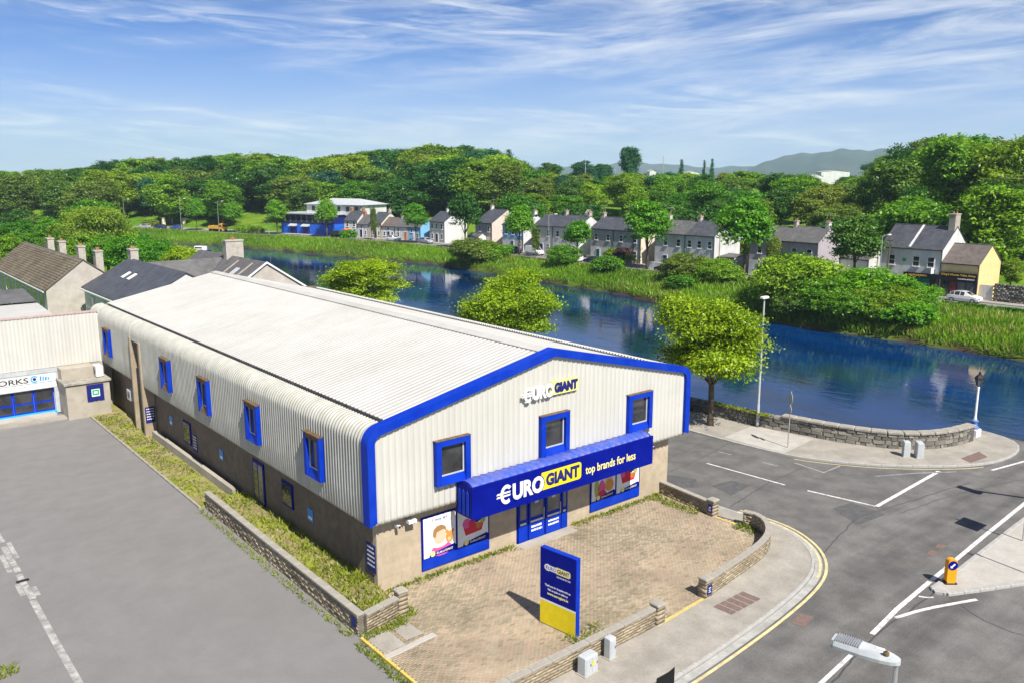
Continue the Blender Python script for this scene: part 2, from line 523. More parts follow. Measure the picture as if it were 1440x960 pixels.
M['joint'] = pm('joint', (0.13, 0.11, 0.065), (0.2, 0.18, 0.10), 2.5, 0.95, 0.2, c3=(0.17, 0.2, 0.05), scale3=0.5, amt3=0.7)
M['tiletint'] = tinted('tiletint', [(0.13, 0.10, 0.07), (0.19, 0.155, 0.11), (0.25, 0.21, 0.155)], 0.95, 0.4, 20)
M['leaf_maple'] = leafmat('leaf_maple', (0.05, 0.16, 0.004), (0.50, 0.66, 0.012), 0.42, 0.05)
M['leaf_mid'] = leafmat('leaf_mid', (0.028, 0.105, 0.006), (0.28, 0.56, 0.018), 0.40, 0.30)
M['leaf_dark'] = leafmat('leaf_dark', (0.013, 0.060, 0.010), (0.125, 0.30, 0.025), 0.36, 0.30)
M['leaf_yel'] = leafmat('leaf_yel', (0.07, 0.17, 0.006), (0.36, 0.52, 0.02), 0.42, 0.12)
M['leaf_olive'] = leafmat('leaf_olive', (0.055, 0.10, 0.012), (0.31, 0.42, 0.045), 0.38, 0.2)
M['leaf_street'] = leafmat('leaf_street', (0.030, 0.15, 0.005), (0.24, 0.56, 0.012), 0.42, 0.12)
M['leaf_willow'] = leafmat('leaf_willow', (0.08, 0.17, 0.012), (0.40, 0.55, 0.045), 0.42, 0.1)
M['leaf_copper'] = leafmat('leaf_copper', (0.03, 0.014, 0.014), (0.12, 0.055, 0.05), 0.25, 0.1)
M['leaf_fir'] = leafmat('leaf_fir', (0.012, 0.07, 0.026), (0.055, 0.21, 0.085), 0.25, 0.15)
M['grass_bank'] = leafmat('grass_bank', (0.055, 0.17, 0.004), (0.29, 0.50, 0.018), 0.42, 0.0)
M['reed_dry'] = leafmat('reed_dry', (0.14, 0.16, 0.03), (0.42, 0.40, 0.10), 0.4, 0.0)
M['weed'] = leafmat('weed', (0.09, 0.14, 0.010), (0.35, 0.42, 0.022), 0.42, 0.0)


def ground_material():
    m = pm('ground_grass', (0.05, 0.13, 0.006), (0.14, 0.27, 0.012), 0.25, 0.95, 0.4, 2.0, 0.1, c3=(0.2, 0.26, 0.03), scale3=0.05, amt3=0.7)
    nt = m.node_tree
    N, L = nt.nodes.new, nt.links.new
    b = nt.nodes['Principled BSDF']
    old = b.inputs['Base Color'].links[0].from_socket
    at = N('ShaderNodeAttribute')
    at.attribute_name = 'mud'
    mx = N('ShaderNodeMixRGB')
    L(at.outputs['Fac'], mx.inputs['Fac'])
    L(old, mx.inputs['Color1'])
    mx.inputs['Color2'].default_value = (0.055, 0.04, 0.022, 1)
    L(mx.outputs[0], b.inputs['Base Color'])
    return m


def water_material():
    m = bpy.data.materials.new('river_water')
    m.use_nodes = True
    nt = m.node_tree
    N, L = nt.nodes.new, nt.links.new
    b = nt.nodes['Principled BSDF']
    b.inputs['Base Color'].default_value = (0.0, 0.022, 0.095, 1)
    b.inputs['Roughness'].default_value = 0.03
    b.inputs['IOR'].default_value = 1.42
    b.inputs['Specular IOR Level'].default_value = 0.5
    tc = N('ShaderNodeTexCoord')
    mp = N('ShaderNodeMapping')
    mp.inputs['Scale'].default_value = (1.0, 0.55, 1)
    L(tc.outputs['Object'], mp.inputs[0])
    n1 = N('ShaderNodeTexNoise')
    n1.inputs['Scale'].default_value = 0.9
    n1.inputs['Detail'].default_value = 5
    n1.inputs['Roughness'].default_value = 0.62
    n1.inputs['Distortion'].default_value = 0.6
    L(mp.outputs[0], n1.inputs['Vector'])
    n2 = N('ShaderNodeTexNoise')
    n2.inputs['Scale'].default_value = 0.06
    n2.inputs['Detail'].default_value = 4
    L(tc.outputs['Object'], n2.inputs['Vector'])
    mr = N('ShaderNodeMapRange')
    mr.inputs['From Min'].default_value = 0.38
    mr.inputs['From Max'].default_value = 0.66
    mr.inputs['To Min'].default_value = 0.03
    mr.inputs['To Max'].default_value = 0.20
    L(n2.outputs['Fac'], mr.inputs['Value'])
    bp = N('ShaderNodeBump')
    bp.inputs['Distance'].default_value = 0.12
    L(mr.outputs[0], bp.inputs['Strength'])
    L(n1.outputs['Fac'], bp.inputs['Height'])
    L(bp.outputs[0], b.inputs['Normal'])
    n3 = N('ShaderNodeTexNoise')
    n3.inputs['Scale'].default_value = 0.05
    n3.inputs['Detail'].default_value = 6
    n3.inputs['Roughness'].default_value = 0.65
    n3.inputs['Distortion'].default_value = 0.8
    L(mp.outputs[0], n3.inputs['Vector'])
    rr = N('ShaderNodeValToRGB')
    rr.color_ramp.elements[0].position = 0.38
    rr.color_ramp.elements[1].position = 0.66
    rr.color_ramp.elements[0].color = (0.0, 0.010, 0.035, 1)
    rr.color_ramp.elements[1].color = (0.0, 0.036, 0.155, 1)
    L(n3.outputs['Fac'], rr.inputs[0])
    L(rr.outputs[0], b.inputs['Base Color'])
    return m


# ------------------------------------------------------------------ mesh helpers
class MB:
    """collects polygons, builds ONE mesh object"""

    def __init__(s):
        s.v, s.f, s.m, s.ms = [], [], [], []

    def mi(s, mat):
        if mat not in s.ms:
            s.ms.append(mat)
        return s.ms.index(mat)

    def add(s, vs, fs, mat=None):
        k = len(s.v)
        s.v += [tuple(p) for p in vs]
        i = s.mi(mat) if mat else 0
        for f in fs:
            s.f.append(tuple(k + j for j in f))
            s.m.append(i)
        return s

    def box(s, x0, x1, y0, y1, z0, z1, mat=None):
        return s.add([(x0, y0, z0), (x1, y0, z0), (x1, y1, z0), (x0, y1, z0), (x0, y0, z1), (x1, y0, z1), (x1, y1, z1), (x0, y1, z1)],
                     [(0, 3, 2, 1), (4, 5, 6, 7), (0, 1, 5, 4), (1, 2, 6, 5), (2, 3, 7, 6), (3, 0, 4, 7)], mat)

    def bevbox(s, x0, x1, y0, y1, z0, z1, b, mat=None):
        """box with the four top edges and the upright edges chamfered"""
        def ring(i, z):
            return [(x0 + i + b, y0 + i, z), (x1 - i - b, y0 + i, z), (x1 - i, y0 + i + b, z), (x1 - i, y1 - i - b, z),
                    (x1 - i - b, y1 - i, z), (x0 + i + b, y1 - i, z), (x0 + i, y1 - i - b, z), (x0 + i, y0 + i + b, z)]
        a, c, d = ring(0, z0), ring(0, z1 - b), ring(b, z1)
        fs = [tuple(range(7, -1, -1))] + [(i, (i + 1) % 8, 8 + (i + 1) % 8, 8 + i) for i in range(8)] + \
             [(8 + i, 8 + (i + 1) % 8, 16 + (i + 1) % 8, 16 + i) for i in range(8)] + [tuple(range(16, 24))]
        return s.add(a + c + d, fs, mat)

    def prism(s, poly, z0, z1, mat=None, bottom=True):
        n = len(poly)
        vs = [(x, y, z0) for x, y in poly] + [(x, y, z1) for x, y in poly]
        fs = [tuple(range(n, 2 * n))] + [(i, (i + 1) % n, n + (i + 1) % n, n + i) for i in range(n)]
        if bottom:
            fs.append(tuple(range(n - 1, -1, -1)))
        return s.add(vs, fs, mat)

    def extr(s, poly, org, U, V, W, d, mat=None):
        """polygon (u,v) in the plane org+U,V extruded by d along W"""
        org, U, V, W = Vector(org), Vector(U), Vector(V), Vector(W)
        n = len(poly)
        a = [org + U * u + V * v for u, v in poly]
        b = [p + W * d for p in a]
        return s.add(a + b, [tuple(range(n)), tuple(range(2 * n - 1, n - 1, -1))] + [(i, n + i, n + (i + 1) % n, (i + 1) % n) for i in range(n)], mat)

    def tube(s, pts, rad, n=8, mat=None, cap=True):
        pts = [Vector(p) for p in pts]
        if isinstance(rad, (int, float)):
            rad = [rad] * len(pts)
        vs, fs = [], []
        for i, p in enumerate(pts):
            t = (pts[min(i + 1, len(pts) - 1)] - pts[max(i - 1, 0)]).normalized()
            a = t.cross(Vector((0, 0, 1)))
            if a.length < 1e-3:
                a = Vector((1, 0, 0))
            a.normalize()
            b = t.cross(a)
            for k in range(n):
                th = 2 * math.pi * k / n
                vs.append(p + (a * math.cos(th) + b * math.sin(th)) * rad[i])
        for i in range(len(pts) - 1):
            for k in range(n):
                fs.append((i * n + k, i * n + (k + 1) % n, (i + 1) * n + (k + 1) % n, (i + 1) * n + k))
        if cap:
            fs.append(tuple(range(n - 1, -1, -1)))
            fs.append(tuple(range((len(pts) - 1) * n, len(pts) * n)))
        return s.add(vs, fs, mat)

    def lathe(s, prof, c=(0, 0), n=14, mat=None):
        vs, fs = [], []
        for r, z in prof:
            for k in range(n):
                th = 2 * math.pi * k / n
                vs.append((c[0] + r * math.cos(th), c[1] + r * math.sin(th), z))
        for i in range(len(prof) - 1):
            for k in range(n):
                fs.append((i * n + k, i * n + (k + 1) % n, (i + 1) * n + (k + 1) % n, (i + 1) * n + k))
        fs.append(tuple(range(n - 1, -1, -1)))
        fs.append(tuple(range((len(prof) - 1) * n, len(prof) * n)))
        return s.add(vs, fs, mat)

    def mesh(s, name, mat=None, smooth=False):
        me = bpy.data.meshes.new(name)
        me.from_pydata(s.v, [], s.f)
        for m_ in (s.ms or [mat]):
            me.materials.append(m_ if m_ else mat)
        if s.ms:
            me.polygons.foreach_set('material_index', s.m)
        if smooth:
            me.polygons.foreach_set('use_smooth', [True] * len(s.f))
        me.update()
        return me

    def build(s, name, mat=None, parent=None, loc=None, rz=0, smooth=False):
        return mkobj(name, s.mesh(name, mat, smooth), parent, loc, rz)


def mkobj(name, me, parent=None, loc=None, rz=0):
    o = bpy.data.objects.new(name, me)
    COL.objects.link(o)
    if parent is not None:
        o.parent = parent
    if loc is not None:
        o.location = loc
    if rz:
        o.rotation_euler = (0, 0, rz)
    return o


def tag(o, label, cat, group=None):
    o['label'] = label
    o['category'] = cat
    if group:
        o['group'] = group
    return o


def thing(name, label, cat, loc=(0, 0, 0), rz=0, group=None):
    o = bpy.data.objects.new(name, None)
    o.empty_display_size = 0.3
    COL.objects.link(o)
    o.location = loc
    o.rotation_euler = (0, 0, rz)
    return tag(o, label, cat, group)


def struct(o):
    o['kind'] = 'structure'
    return o


def stuff(o, label=None, cat=None):
    o['kind'] = 'stuff'
    if label:
        tag(o, label, cat)
    return o


def np_mesh(name, V, F4, mat, tint=None):
    """quads from numpy arrays, optional per-face float attribute 'tint'"""
    me = bpy.data.meshes.new(name)
    nv, nf = len(V), len(F4)
    k = F4.shape[1]
    me.vertices.add(nv)
    me.vertices.foreach_set('co', np.ascontiguousarray(V, dtype=np.float32).ravel())
    me.loops.add(nf * k)
    me.loops.foreach_set('vertex_index', np.ascontiguousarray(F4, dtype=np.int32).ravel())
    me.polygons.add(nf)
    me.polygons.foreach_set('loop_start', np.arange(0, nf * k, k, dtype=np.int32))
    me.materials.append(mat)
    if tint is not None:
        a = me.attributes.new('tint', 'FLOAT', 'FACE')
        a.data.foreach_set('value', np.ascontiguousarray(tint, dtype=np.float32))
    me.update(calc_edges=True)
    return me


def boxes_mesh(name, rects, mat, tint):
    """many boxes (centre, half axes) as one mesh; rects: list of (c, hx, hy, hz, ang)"""
    n = len(rects)
    base = np.array([[-1, -1, -1], [1, -1, -1], [1, 1, -1], [-1, 1, -1], [-.96, -.96, 1], [.96, -.96, 1], [.96, .96, 1], [-.96, .96, 1]], float)
    fb = np.array([[4, 5, 6, 7], [0, 1, 5, 4], [1, 2, 6, 5], [2, 3, 7, 6], [3, 0, 4, 7], [0, 3, 2, 1]])
    V = np.zeros((n, 8, 3))
    for i, (c, hx, hy, hz, a) in enumerate(rects):
        q = base * (hx, hy, hz)
        ca, sa = math.cos(a), math.sin(a)
        V[i, :, 0] = c[0] + q[:, 0] * ca - q[:, 1] * sa
        V[i, :, 1] = c[1] + q[:, 0] * sa + q[:, 1] * ca
        V[i, :, 2] = c[2] + q[:, 2]
    F = (fb[None] + 8 * np.arange(n)[:, None, None]).reshape(-1, 4)
    return np_mesh(name, V.reshape(-1, 3), F, mat, np.repeat(np.array(tint), 6))


def text_mesh(body, mat, u0, u1, v0, v1, org, U, V, extr=0.02, bold=0.0, name='lettering', parent=None):
    """lettering stretched to the rectangle u0..u1, v0..v1 of the plane (org, U, V)"""
    cu = bpy.data.curves.new('lettering', 'FONT')
    cu.body = body
    cu.extrude = 0.5
    cu.offset = bold
    cu.resolution_u = 3
    t = bpy.data.objects.new('lettering', cu)
    COL.objects.link(t)
    bpy.context.view_layer.update()
    me = bpy.data.meshes.new_from_object(t.evaluated_get(bpy.context.evaluated_depsgraph_get()))
    bpy.data.objects.remove(t)
    co = np.zeros(len(me.vertices) * 3, np.float32)
    me.vertices.foreach_get('co', co)
    co = co.reshape(-1, 3)
    lo, hi = co.min(0), co.max(0)
    q = (co - lo) / np.maximum(hi - lo, 1e-6)
    U, V = Vector(U), Vector(V)
    W = U.cross(V)
    A = np.array(org)[None] + (u0 + q[:, :1] * (u1 - u0)) * np.array(U) + (v0 + q[:, 1:2] * (v1 - v0)) * np.array(V) + (q[:, 2:3] * extr) * np.array(W)
    me.vertices.foreach_set('co', A.astype(np.float32).ravel())
    me.materials.clear()
    me.materials.append(mat)
    me.update()
    me.name = name
    return mkobj(name, me, parent)


def copy_tree(o, parent=None):
    c = o.copy()
    COL.objects.link(c)
    if parent is not None:
        c.parent = parent
    for ch in list(o.children):
        if ch.name != c.name:
            copy_tree(ch, c)
    return c


def offset_path(path, d):
    """shift a polyline sideways (left of travel is positive)"""
    out = []
    n = len(path)
    for i in range(n):
        a, b = path[max(i - 1, 0)], path[min(i + 1, n - 1)]
        tx, ty = b[0] - a[0], b[1] - a[1]
        l = math.hypot(tx, ty)
        out.append((path[i][0] - ty / l * d, path[i][1] + tx / l * d))
    return out


def resample(path, step):
    pts = [path[0]]
    seg = [math.dist(a, b) for a, b in zip(path[:-1], path[1:])]
    tot = sum(seg)
    n = max(1, round(tot / step))
    res = []
    for k in range(n + 1):
        t = tot * k / n
        i = 0
        while i < len(seg) - 1 and t > seg[i]:
            t -= seg[i]
            i += 1
        f = min(1, t / seg[i])
        res.append((path[i][0] + (path[i + 1][0] - path[i][0]) * f, path[i][1] + (path[i + 1][1] - path[i][1]) * f))
    return res


def strip(path, w0, w1, z, mat, name, parent=None):
    """flat painted or laid strip between two offsets of a path"""
    a, b = offset_path(path, w0), offset_path(path, w1)
    n = len(path)
    mb = MB()
    mb.add([(x, y, z) for x, y in a] + [(x, y, z) for x, y in b], [(i, i + 1, n + i + 1, n + i) for i in range(n - 1)])
    # face upwards
    me = mb.mesh(name, mat)
    if me.polygons and me.polygons[0].normal.z < 0:
        me.flip_normals()
    return mkobj(name, me, parent)


def smooth_path(P, it=2):
    for _ in range(it):
        q = [P[0]]
        for a, b in zip(P[:-1], P[1:]):
            q.append((a[0] * .75 + b[0] * .25, a[1] * .75 + b[1] * .25))
            q.append((a[0] * .25 + b[0] * .75, a[1] * .25 + b[1] * .75))
        q.append(P[-1])
        P = q
    return P
#==SECTION2==
# ------------------------------------------------------------------ terrain, river, hills
RIV = [(57.5, -3000, 24.5), (57.5, 30, 24.5), (58.5, 58, 25.5), (60.5, 85, 27), (62, 125, 26.5), (61, 150, 22.5), (59, 180, 18), (54, 209, 16), (45, 230, 15), (25, 255, 14), (-10, 275, 13), (-80, 290, 12), (-3000, 450, 12)]


def river_dist(X, Y):
    """signed distance from the water's edge (negative in the water) and the side (+1 far bank)"""
    best = np.full(X.shape, 1e9)
    side = np.ones(X.shape)
    for (x0, y0, w0), (x1, y1, w1) in zip(RIV[:-1], RIV[1:]):
        dx, dy = x1 - x0, y1 - y0
        t = np.clip(((X - x0) * dx + (Y - y0) * dy) / (dx * dx + dy * dy), 0, 1)
        cx, cy = x0 + dx * t, y0 + dy * t
        d = np.hypot(X - cx, Y - cy) - (w0 + (w1 - w0) * t)
        c = dx * (Y - y0) - dy * (X - x0)
        up = d < best
        side = np.where(up, np.where(c > 0, -1, 1), side)
        best = np.where(up, d, best)
    return best, side


def sst(x, a, b):
    t = np.clip((x - a) / (b - a), 0, 1)
    return t * t * (3 - 2 * t)


def height(X, Y):
    X, Y = np.asarray(X, float), np.asarray(Y, float)
    d, s = river_dist(X, Y)
    wob = 0.35 * np.sin(Y * 0.9 + X * 0.4) + 0.5 * np.sin(Y * 0.23 + 1.3)
    db = d + wob
    far = -3.6 + 2.3 * sst(db, -1.2, 1.0) + 1.55 * sst(db, 0.5, 9.5)
    k = 0.72 + 0.28 * sst(Y, 120, 190) + 0.15 * sst(-Y, -60, -25)
    k = k * (1 - 0.25 * sst(Y, 330, 600))
    hill = (8.5 * sst(d, 30, 85) + 3.0 * sst(d, 85, 170) - 5 * sst(d, 240, 900)) * k
    far = far + hill + 0.06 * np.sin(X * 0.31) * np.sin(Y * 0.27)
    nat = sst(Y, 75, 100)            # natural near bank upstream of the quay
    near = -3.6 + 3.55 * np.where(nat > 0.5, sst(d, -1, 5), sst(d, 2.0, 3.4))
    z = np.where(s > 0, far, near)
    r = np.hypot(X, Y)
    z = z - 14 * sst(r, 1500, 9000)
    return np.where(d < -2.0, -3.6, z)


def H(x, y):
    return float(height(np.array([x]), np.array([y]))[0])


def axis(lo, hi, step, far):
    a = list(np.arange(lo, hi + 0.01, step))
    s = step
    p = hi
    while p < far:
        s *= 1.25
        p += s
        a.append(p)
    s, p = step, lo
    while p > -far:
        s *= 1.25
        p -= s
        a.insert(0, p)
    return np.array(a)


gx, gy = axis(20, 160, 1.5, 16000), axis(-40, 330, 3.0, 16000)
GX, GY = np.meshgrid(gx, gy)
GZ = height(GX, GY)
GD, GS = river_dist(GX, GY)
nx, ny = len(gx), len(gy)
idx = np.arange(nx * ny).reshape(ny, nx)
F = np.stack([idx[:-1, :-1], idx[:-1, 1:], idx[1:, 1:], idx[1:, :-1]], -1).reshape(-1, 4)
me = np_mesh('ground', np.stack([GX, GY, GZ], -1).reshape(-1, 3), F, ground_material())
a = me.attributes.new('mud', 'FLOAT', 'POINT')
a.data.foreach_set('value', (sst(-GZ, 1.0, 1.7) * (GD < 8)).astype(np.float32).ravel())
me.polygons.foreach_set('use_smooth', [True] * len(me.polygons))
struct(mkobj('ground', me))

mb = MB()
mb.add([(-900, -900, -2.2), (94, -900, -2.2), (94, 520, -2.2), (-900, 520, -2.2)], [(0, 1, 2, 3)])
struct(mb.build('river', water_material()))


def ridge(name, d0, az0, az1, prof, mat):
    """a far range of hills: a ring-shaped ridge at distance d0, heights along azimuth (degrees from +X)"""
    n = 90
    V = []
    for i in range(n + 1):
        t = i / n
        az = R(az0 + (az1 - az0) * t)
        h = np.interp(t, [p[0] for p in prof], [p[1] for p in prof])
        h += 5 * math.sin(t * 41) * min(1, h / 60) + 3.0 * math.sin(t * 97 + 1) * min(1, h / 60)
        for q, (dr, hz) in enumerate(((-1500, 0.0), (-800, 0.45), (-250, 0.85), (0, 1.0), (600, 0.7), (1800, 0.0))):
            rr = d0 + dr + 120 * math.sin(t * 23 + q)
            V.append((rr * math.cos(az) - 16, rr * math.sin(az) - 29, -16 + (h + 16) * hz + (6 * math.sin(t * 60 + q * 2) if 0 < q < 3 else 0)))
    F = [(i * 6 + k, (i + 1) * 6 + k, (i + 1) * 6 + k + 1, i * 6 + k + 1) for i in range(n) for k in range(5)]
    me = np_mesh(name, np.array(V), np.array(F), mat)
    me.polygons.foreach_set('use_smooth', [True] * len(me.polygons))
    return struct(mkobj(name, me))


hillmat = pm('hill_heath_hazed', (0.028, 0.045, 0.042), (0.05, 0.068, 0.06), 0.004, 0.95, 0, None, 0.1, c3=(0.07, 0.065, 0.06), scale3=0.002, amt3=0.7)  # heath tone pushed bluer, part of the distance haze is in the colour


def az_of(px):
    return 50.4 - math.degrees(math.atan((px - 720) / 1209.0))


ridge('hills', 4300, az_of(1480), az_of(1040), [(0, 131), (0.35, 133), (0.52, 129), (0.75, 120), (0.88, 92), (0.96, 45), (1, 0)], hillmat)
ridge('hills', 5400, az_of(1130), az_of(640), [(0, 30), (0.14, 64), (0.22, 58), (0.34, 66), (0.46, 93), (0.52, 84), (0.62, 58), (0.8, 60), (0.9, 44), (1, 0)], hillmat)

# ------------------------------------------------------------------ roads and paving on the near bank
KERB_NEAR = smooth_path([(-60, -12.0), (0, -12.0), (4.7, -11.95), (7.6, -11.8), (11.3, -11.5), (14.5, -11.05), (16.44, -10.45), (17.98, -9.34),
                         (18.97, -7.76), (19.25, -6.4), (19.1, -5.05), (18.95, -2.9), (18.9, 0), (18.9, 20), (18.9, 70)], 2)
KERB_FAR = smooth_path([(27.4, 70), (28.2, 20), (28.75, 5.6), (28.9, 2.5), (29.3, -1.1), (30.4, -3.3), (32.0, -5.6), (34.9, -8.2), (37.1, -9.5),
                        (39.6, -10.0), (42.0, -9.75), (43.4, -8.9), (44.0, -7.8), (44.2, -6.3)], 2)
QUAY = smooth_path([(32.6, 70), (32.7, 20), (32.8, 12), (33.0, 7.5), (33.3, 4.5), (33.8, 1.7), (34.2, -0.7), (34.9, -2.8), (35.8, -4.5), (37.2, -5.8),
                    (39.2, -6.6), (41.4, -6.9)], 1)

mb = MB()
mb.add([(-70, -60, 0), (46, -60, 0), (46, -9.55, 0), (-70, -9.55, 0), (17.5, -9.55, 0), (44.2, -9.55, 0), (44.2, -6.4, 0), (33.5, -6.0, 0), (32.6, 70, 0), (17.5, 70, 0)],
       [(0, 1, 2, 5, 4, 3)], M['asphalt_main'])
mb.add([(17.5, -9.55, 0), (44.2, -9.55, 0), (44.2, -6.4, 0), (33.5, -6.0, 0), (32.6, 70, 0), (17.5, 70, 0)], [(0, 1, 2, 3), (0, 3, 4, 5)], M['asphalt'])
road = struct(mb.build('road', M['asphalt']))
mb = MB()
mb.add([(-70, -12.4, 0.005), (-1.95, -12.4, 0.005), (-1.95, 46, 0.005), (-70, 46, 0.005)], [(0, 1, 2, 3)])
struct(mb.build('car_park', M['carpark']))
mb = MB()   # the bridge approach carries the main road on over the water
mb.box(44.0, 100, -27, -9.3, -1.0, -0.01)
mb.box(60, 63, -26, -10.5, -4.5, -0.98)
mb.box(80, 83, -26, -10.5, -4.5, -0.98)
struct(mb.build('bridge_deck', M['asphalt']))
tb = thing('bridge_parapet', 'low stone parapet of the road bridge over the river, beyond the right edge', 'parapet', (46.5, -9.5, 0))
MB().box(0, 53, -0.22, 0.22, 0, 1.0).build('wall', M['oldstone'], tb)
MB().box(-0.05, 53.05, -0.3, 0.3, 1.003, 1.12).build('coping', M['coping'], tb)

# ground under the quay: earth-filled stone quay face
mb = MB()
q_out = offset_path(QUAY, 0.3)
q_in = offset_path(QUAY, -6)
poly = q_out + [(44.4, -6.05), (44.45, -9.6), (48.0, -9.6), (48, -14), (30, -14)] + []
mb.add([(x, y, -0.02) for x, y in q_out + [(44.4, -6.05), (44.45, -9.6)]] + [(x, y, -4.6) for x, y in q_out + [(44.4, -6.05), (44.45, -9.6)]],
       [(i, i + 1, len(q_out) + 2 + i + 1, len(q_out) + 2 + i) for i in range(len(q_out) + 1)])
struct(mb.build('quay_face', M['oldstone']))


def pave(name, poly, z, mat):
    mb = MB()
    mb.prism(poly, -0.03, z, None, False)
    return struct(mb.build(name, mat))


def kerbs(path, parent, z0=-0.02, z1=0.125, w=0.14, step=0.92, off=0.0, mat=None):
    """single kerb stones along a path, one shared mesh per length"""
    pts = resample(path, step)
    me = None
    for (x0, y0), (x1, y1) in zip(pts[:-1], pts[1:]):
        L_ = math.dist((x0, y0), (x1, y1))
        if me is None:
            me = MB().bevbox(-0.5, 0.5, -w / 2, w / 2, z0, z1, 0.015).mesh('kerbstone', mat or M['kerb'])
        o = mkobj('kerbstone', me, parent, ((x0 + x1) / 2, (y0 + y1) / 2, off + rnd.uniform(-0.004, 0.004)), math.atan2(y1 - y0, x1 - x0))
        o.scale = (L_ - 0.012, 1, 1)


# pavement round the forecourt
FC_EDGE = [(-2.3, -9.25), (7.3, -9.15), (10.4, -8.95), (14.73, -8.4), (16.5, -7.9), (17.8, -6.95), (18.3, -5.8), (17.85, -3.7), (18.3, -0.3), (18.75, -0.3), (18.75, 60)]
kn = offset_path(KERB_NEAR, 0.08)
i0 = min(range(len(kn)), key=lambda i: abs(kn[i][0] + 2.3) + abs(kn[i][1] + 12))
kn2 = [p for p in kn[i0:] if p[1] < 60]
pv = pave('pavement', [(-2.3, -12.0)] + [p for p in kn2 if p[0] > -2.2] + [(18.75, 60)] + FC_EDGE[::-1][1:], 0.11, M['pavement'])
kerbs([p for p in KERB_NEAR if -4 < p[0] and p[1] < 12 and (p[0] > 3 or p[1] < -11)], pv)
# riverside pavement
kf = offset_path(KERB_FAR, 0.08)
pv2 = pave('pavement', kf + [(44.35, -6.1), (41.4, -6.75)] + QUAY[::-1], 0.112, M['pavement'])
kerbs([p for p in KERB_FAR if p[1] < 24], pv2)
mb = MB().add([(29.15, 3.9, .117), (29.35, -0.55, .117), (33.45, -0.15, .117), (33.0, 4.3, .117)], [(0, 1, 2, 3)])
struct(mb.build('concrete_slab', M['concrete_new']))
# bevelled concrete channel beside the street kerb
strip([p for p in KERB_NEAR if p[0] > -3 and p[1] < -4], -0.09, -0.42, 0.006, M['kerb'], 'gutter_channel', road)

# traffic island
ISL = [(18.35, -14.95), (18.6, -14.72), (21.3, -14.7), (25.7, -14.5), (29.6, -14.35), (40, -13.9), (40, -22), (29, -19.2), (22.2, -17.0), (20.0, -16.0), (18.5, -15.25)]
isl = pave('traffic_island', offset_path(ISL, -0.0), 0.11, M['concrete_new'])
kerbs(ISL[1:6], isl, w=0.2)
kerbs(ISL[6:] + [ISL[0], ISL[1]], isl, w=0.26, step=0.8)

# ------------------------------------------------------------------ road markings, cracks, covers
Zm = 0.008


def line(path, w, mat, name='road_marking'):
    return strip(path, -w / 2, w / 2, Zm, M[mat], name, road)


line([(36, -13.25), (32.2, -13.47), (25.9, -13.85), (19.5, -14.3)], 0.2, 'linewhite')
line([(19.3, -14.31), (15.85, -14.55), (13.2, -14.87)], 0.2, 'linewhite')
line([(11.2, -15.1), (8.2, -15.4)], 0.16, 'linewhite')
line([(5.6, -15.65), (2.6, -15.9)], 0.16, 'linewhite')
line(smooth_path([(15.1, -14.85), (16.7, -15.25), (19.2, -16.3)]), 0.17, 'linewhite')
line(smooth_path([(17.6, -14.62), (17.75, -14.9), (18.0, -15.05)]), 0.1, 'linewhite')
line([(25.75, -8.55), (33.9, -8.2)], 0.22, 'linewhite')
line([(25.7, -8.5), (24.95, -4.9)], 0.13, 'linewhite')
line([(24.75, -3.6), (24.3, 1.6)], 0.12, 'linewhite')
line([(26.8, 1.6), (26.7, 2.5)], 0.09, 'lineworn')
line([(27.25, -1.5), (27.1, -0.5)], 0.09, 'lineworn')
line([(28.55, -1.8), (28.35, -3.9), (30.2, -3.9)], 0.14, 'lineworn')
line([(30.1, -6.2), (32.4, -7.4), (34.6, -8.9)], 0.10, 'lineworn')
line([(36.5, -10.15), (41, -11.0), (47, -11.4)], 0.16, 'linewhite')
line([p for p in offset_path(KERB_FAR, -0.35) if 0.3 < p[0] - 28 < 9 or p[1] > 0][18:46], 0.09, 'lineyellow')
kn_ = [p for p in KERB_NEAR]
ye = [p for p in offset_path(kn_, -0.58) if p[0] > -4 and p[1] < -4.2]
line(ye, 0.13, 'lineyellow')
ye2 = [p for p in offset_path(kn_, -0.32) if p[0] > 15.8 and p[1] < -4.2]
line(ye2, 0.10, 'lineyellow')


def crack(path, w=0.07, amp=0.05, name='tar_joint'):
    w *= 0.75
    pts = resample(smooth_path(path, 2), 0.35)
    pts = [(x + rnd.uniform(-amp, amp), y + rnd.uniform(-amp, amp)) for x, y in pts]
    return strip(pts, -w / 2, w / 2, 0.0055, M['crack'], name, road)


crack([(3, -16.6), (12.8, -14.95), (16.5, -14.95), (18.3, -14.9)], 0.10, 0.04)
crack([(17.8, -9.9), (21, -9.2), (23.6, -8.6), (25.5, -9.0), (33.5, -10.2)], 0.07)
crack([(19.6, -3.6), (24.0, -2.8), (28.2, -2.6)], 0.07)
crack([(19.2, 4.2), (24, 3.6), (28.6, 4.6)], 0.05)
crack([(19.2, 2.0), (24, 2.2), (28.6, 3.2)], 0.06)
crack([(25.6, -9.8), (31, -10.4), (40, -13.1)], 0.06)
crack([(18.6, -15.4), (17.4, -17.3), (17.8, -20)], 0.06)


def laid(poly, z, mat, name, parent):
    return MB().add([(x, y, z) for x, y in poly], [tuple(range(len(poly)))]).build(name, M[mat], parent)


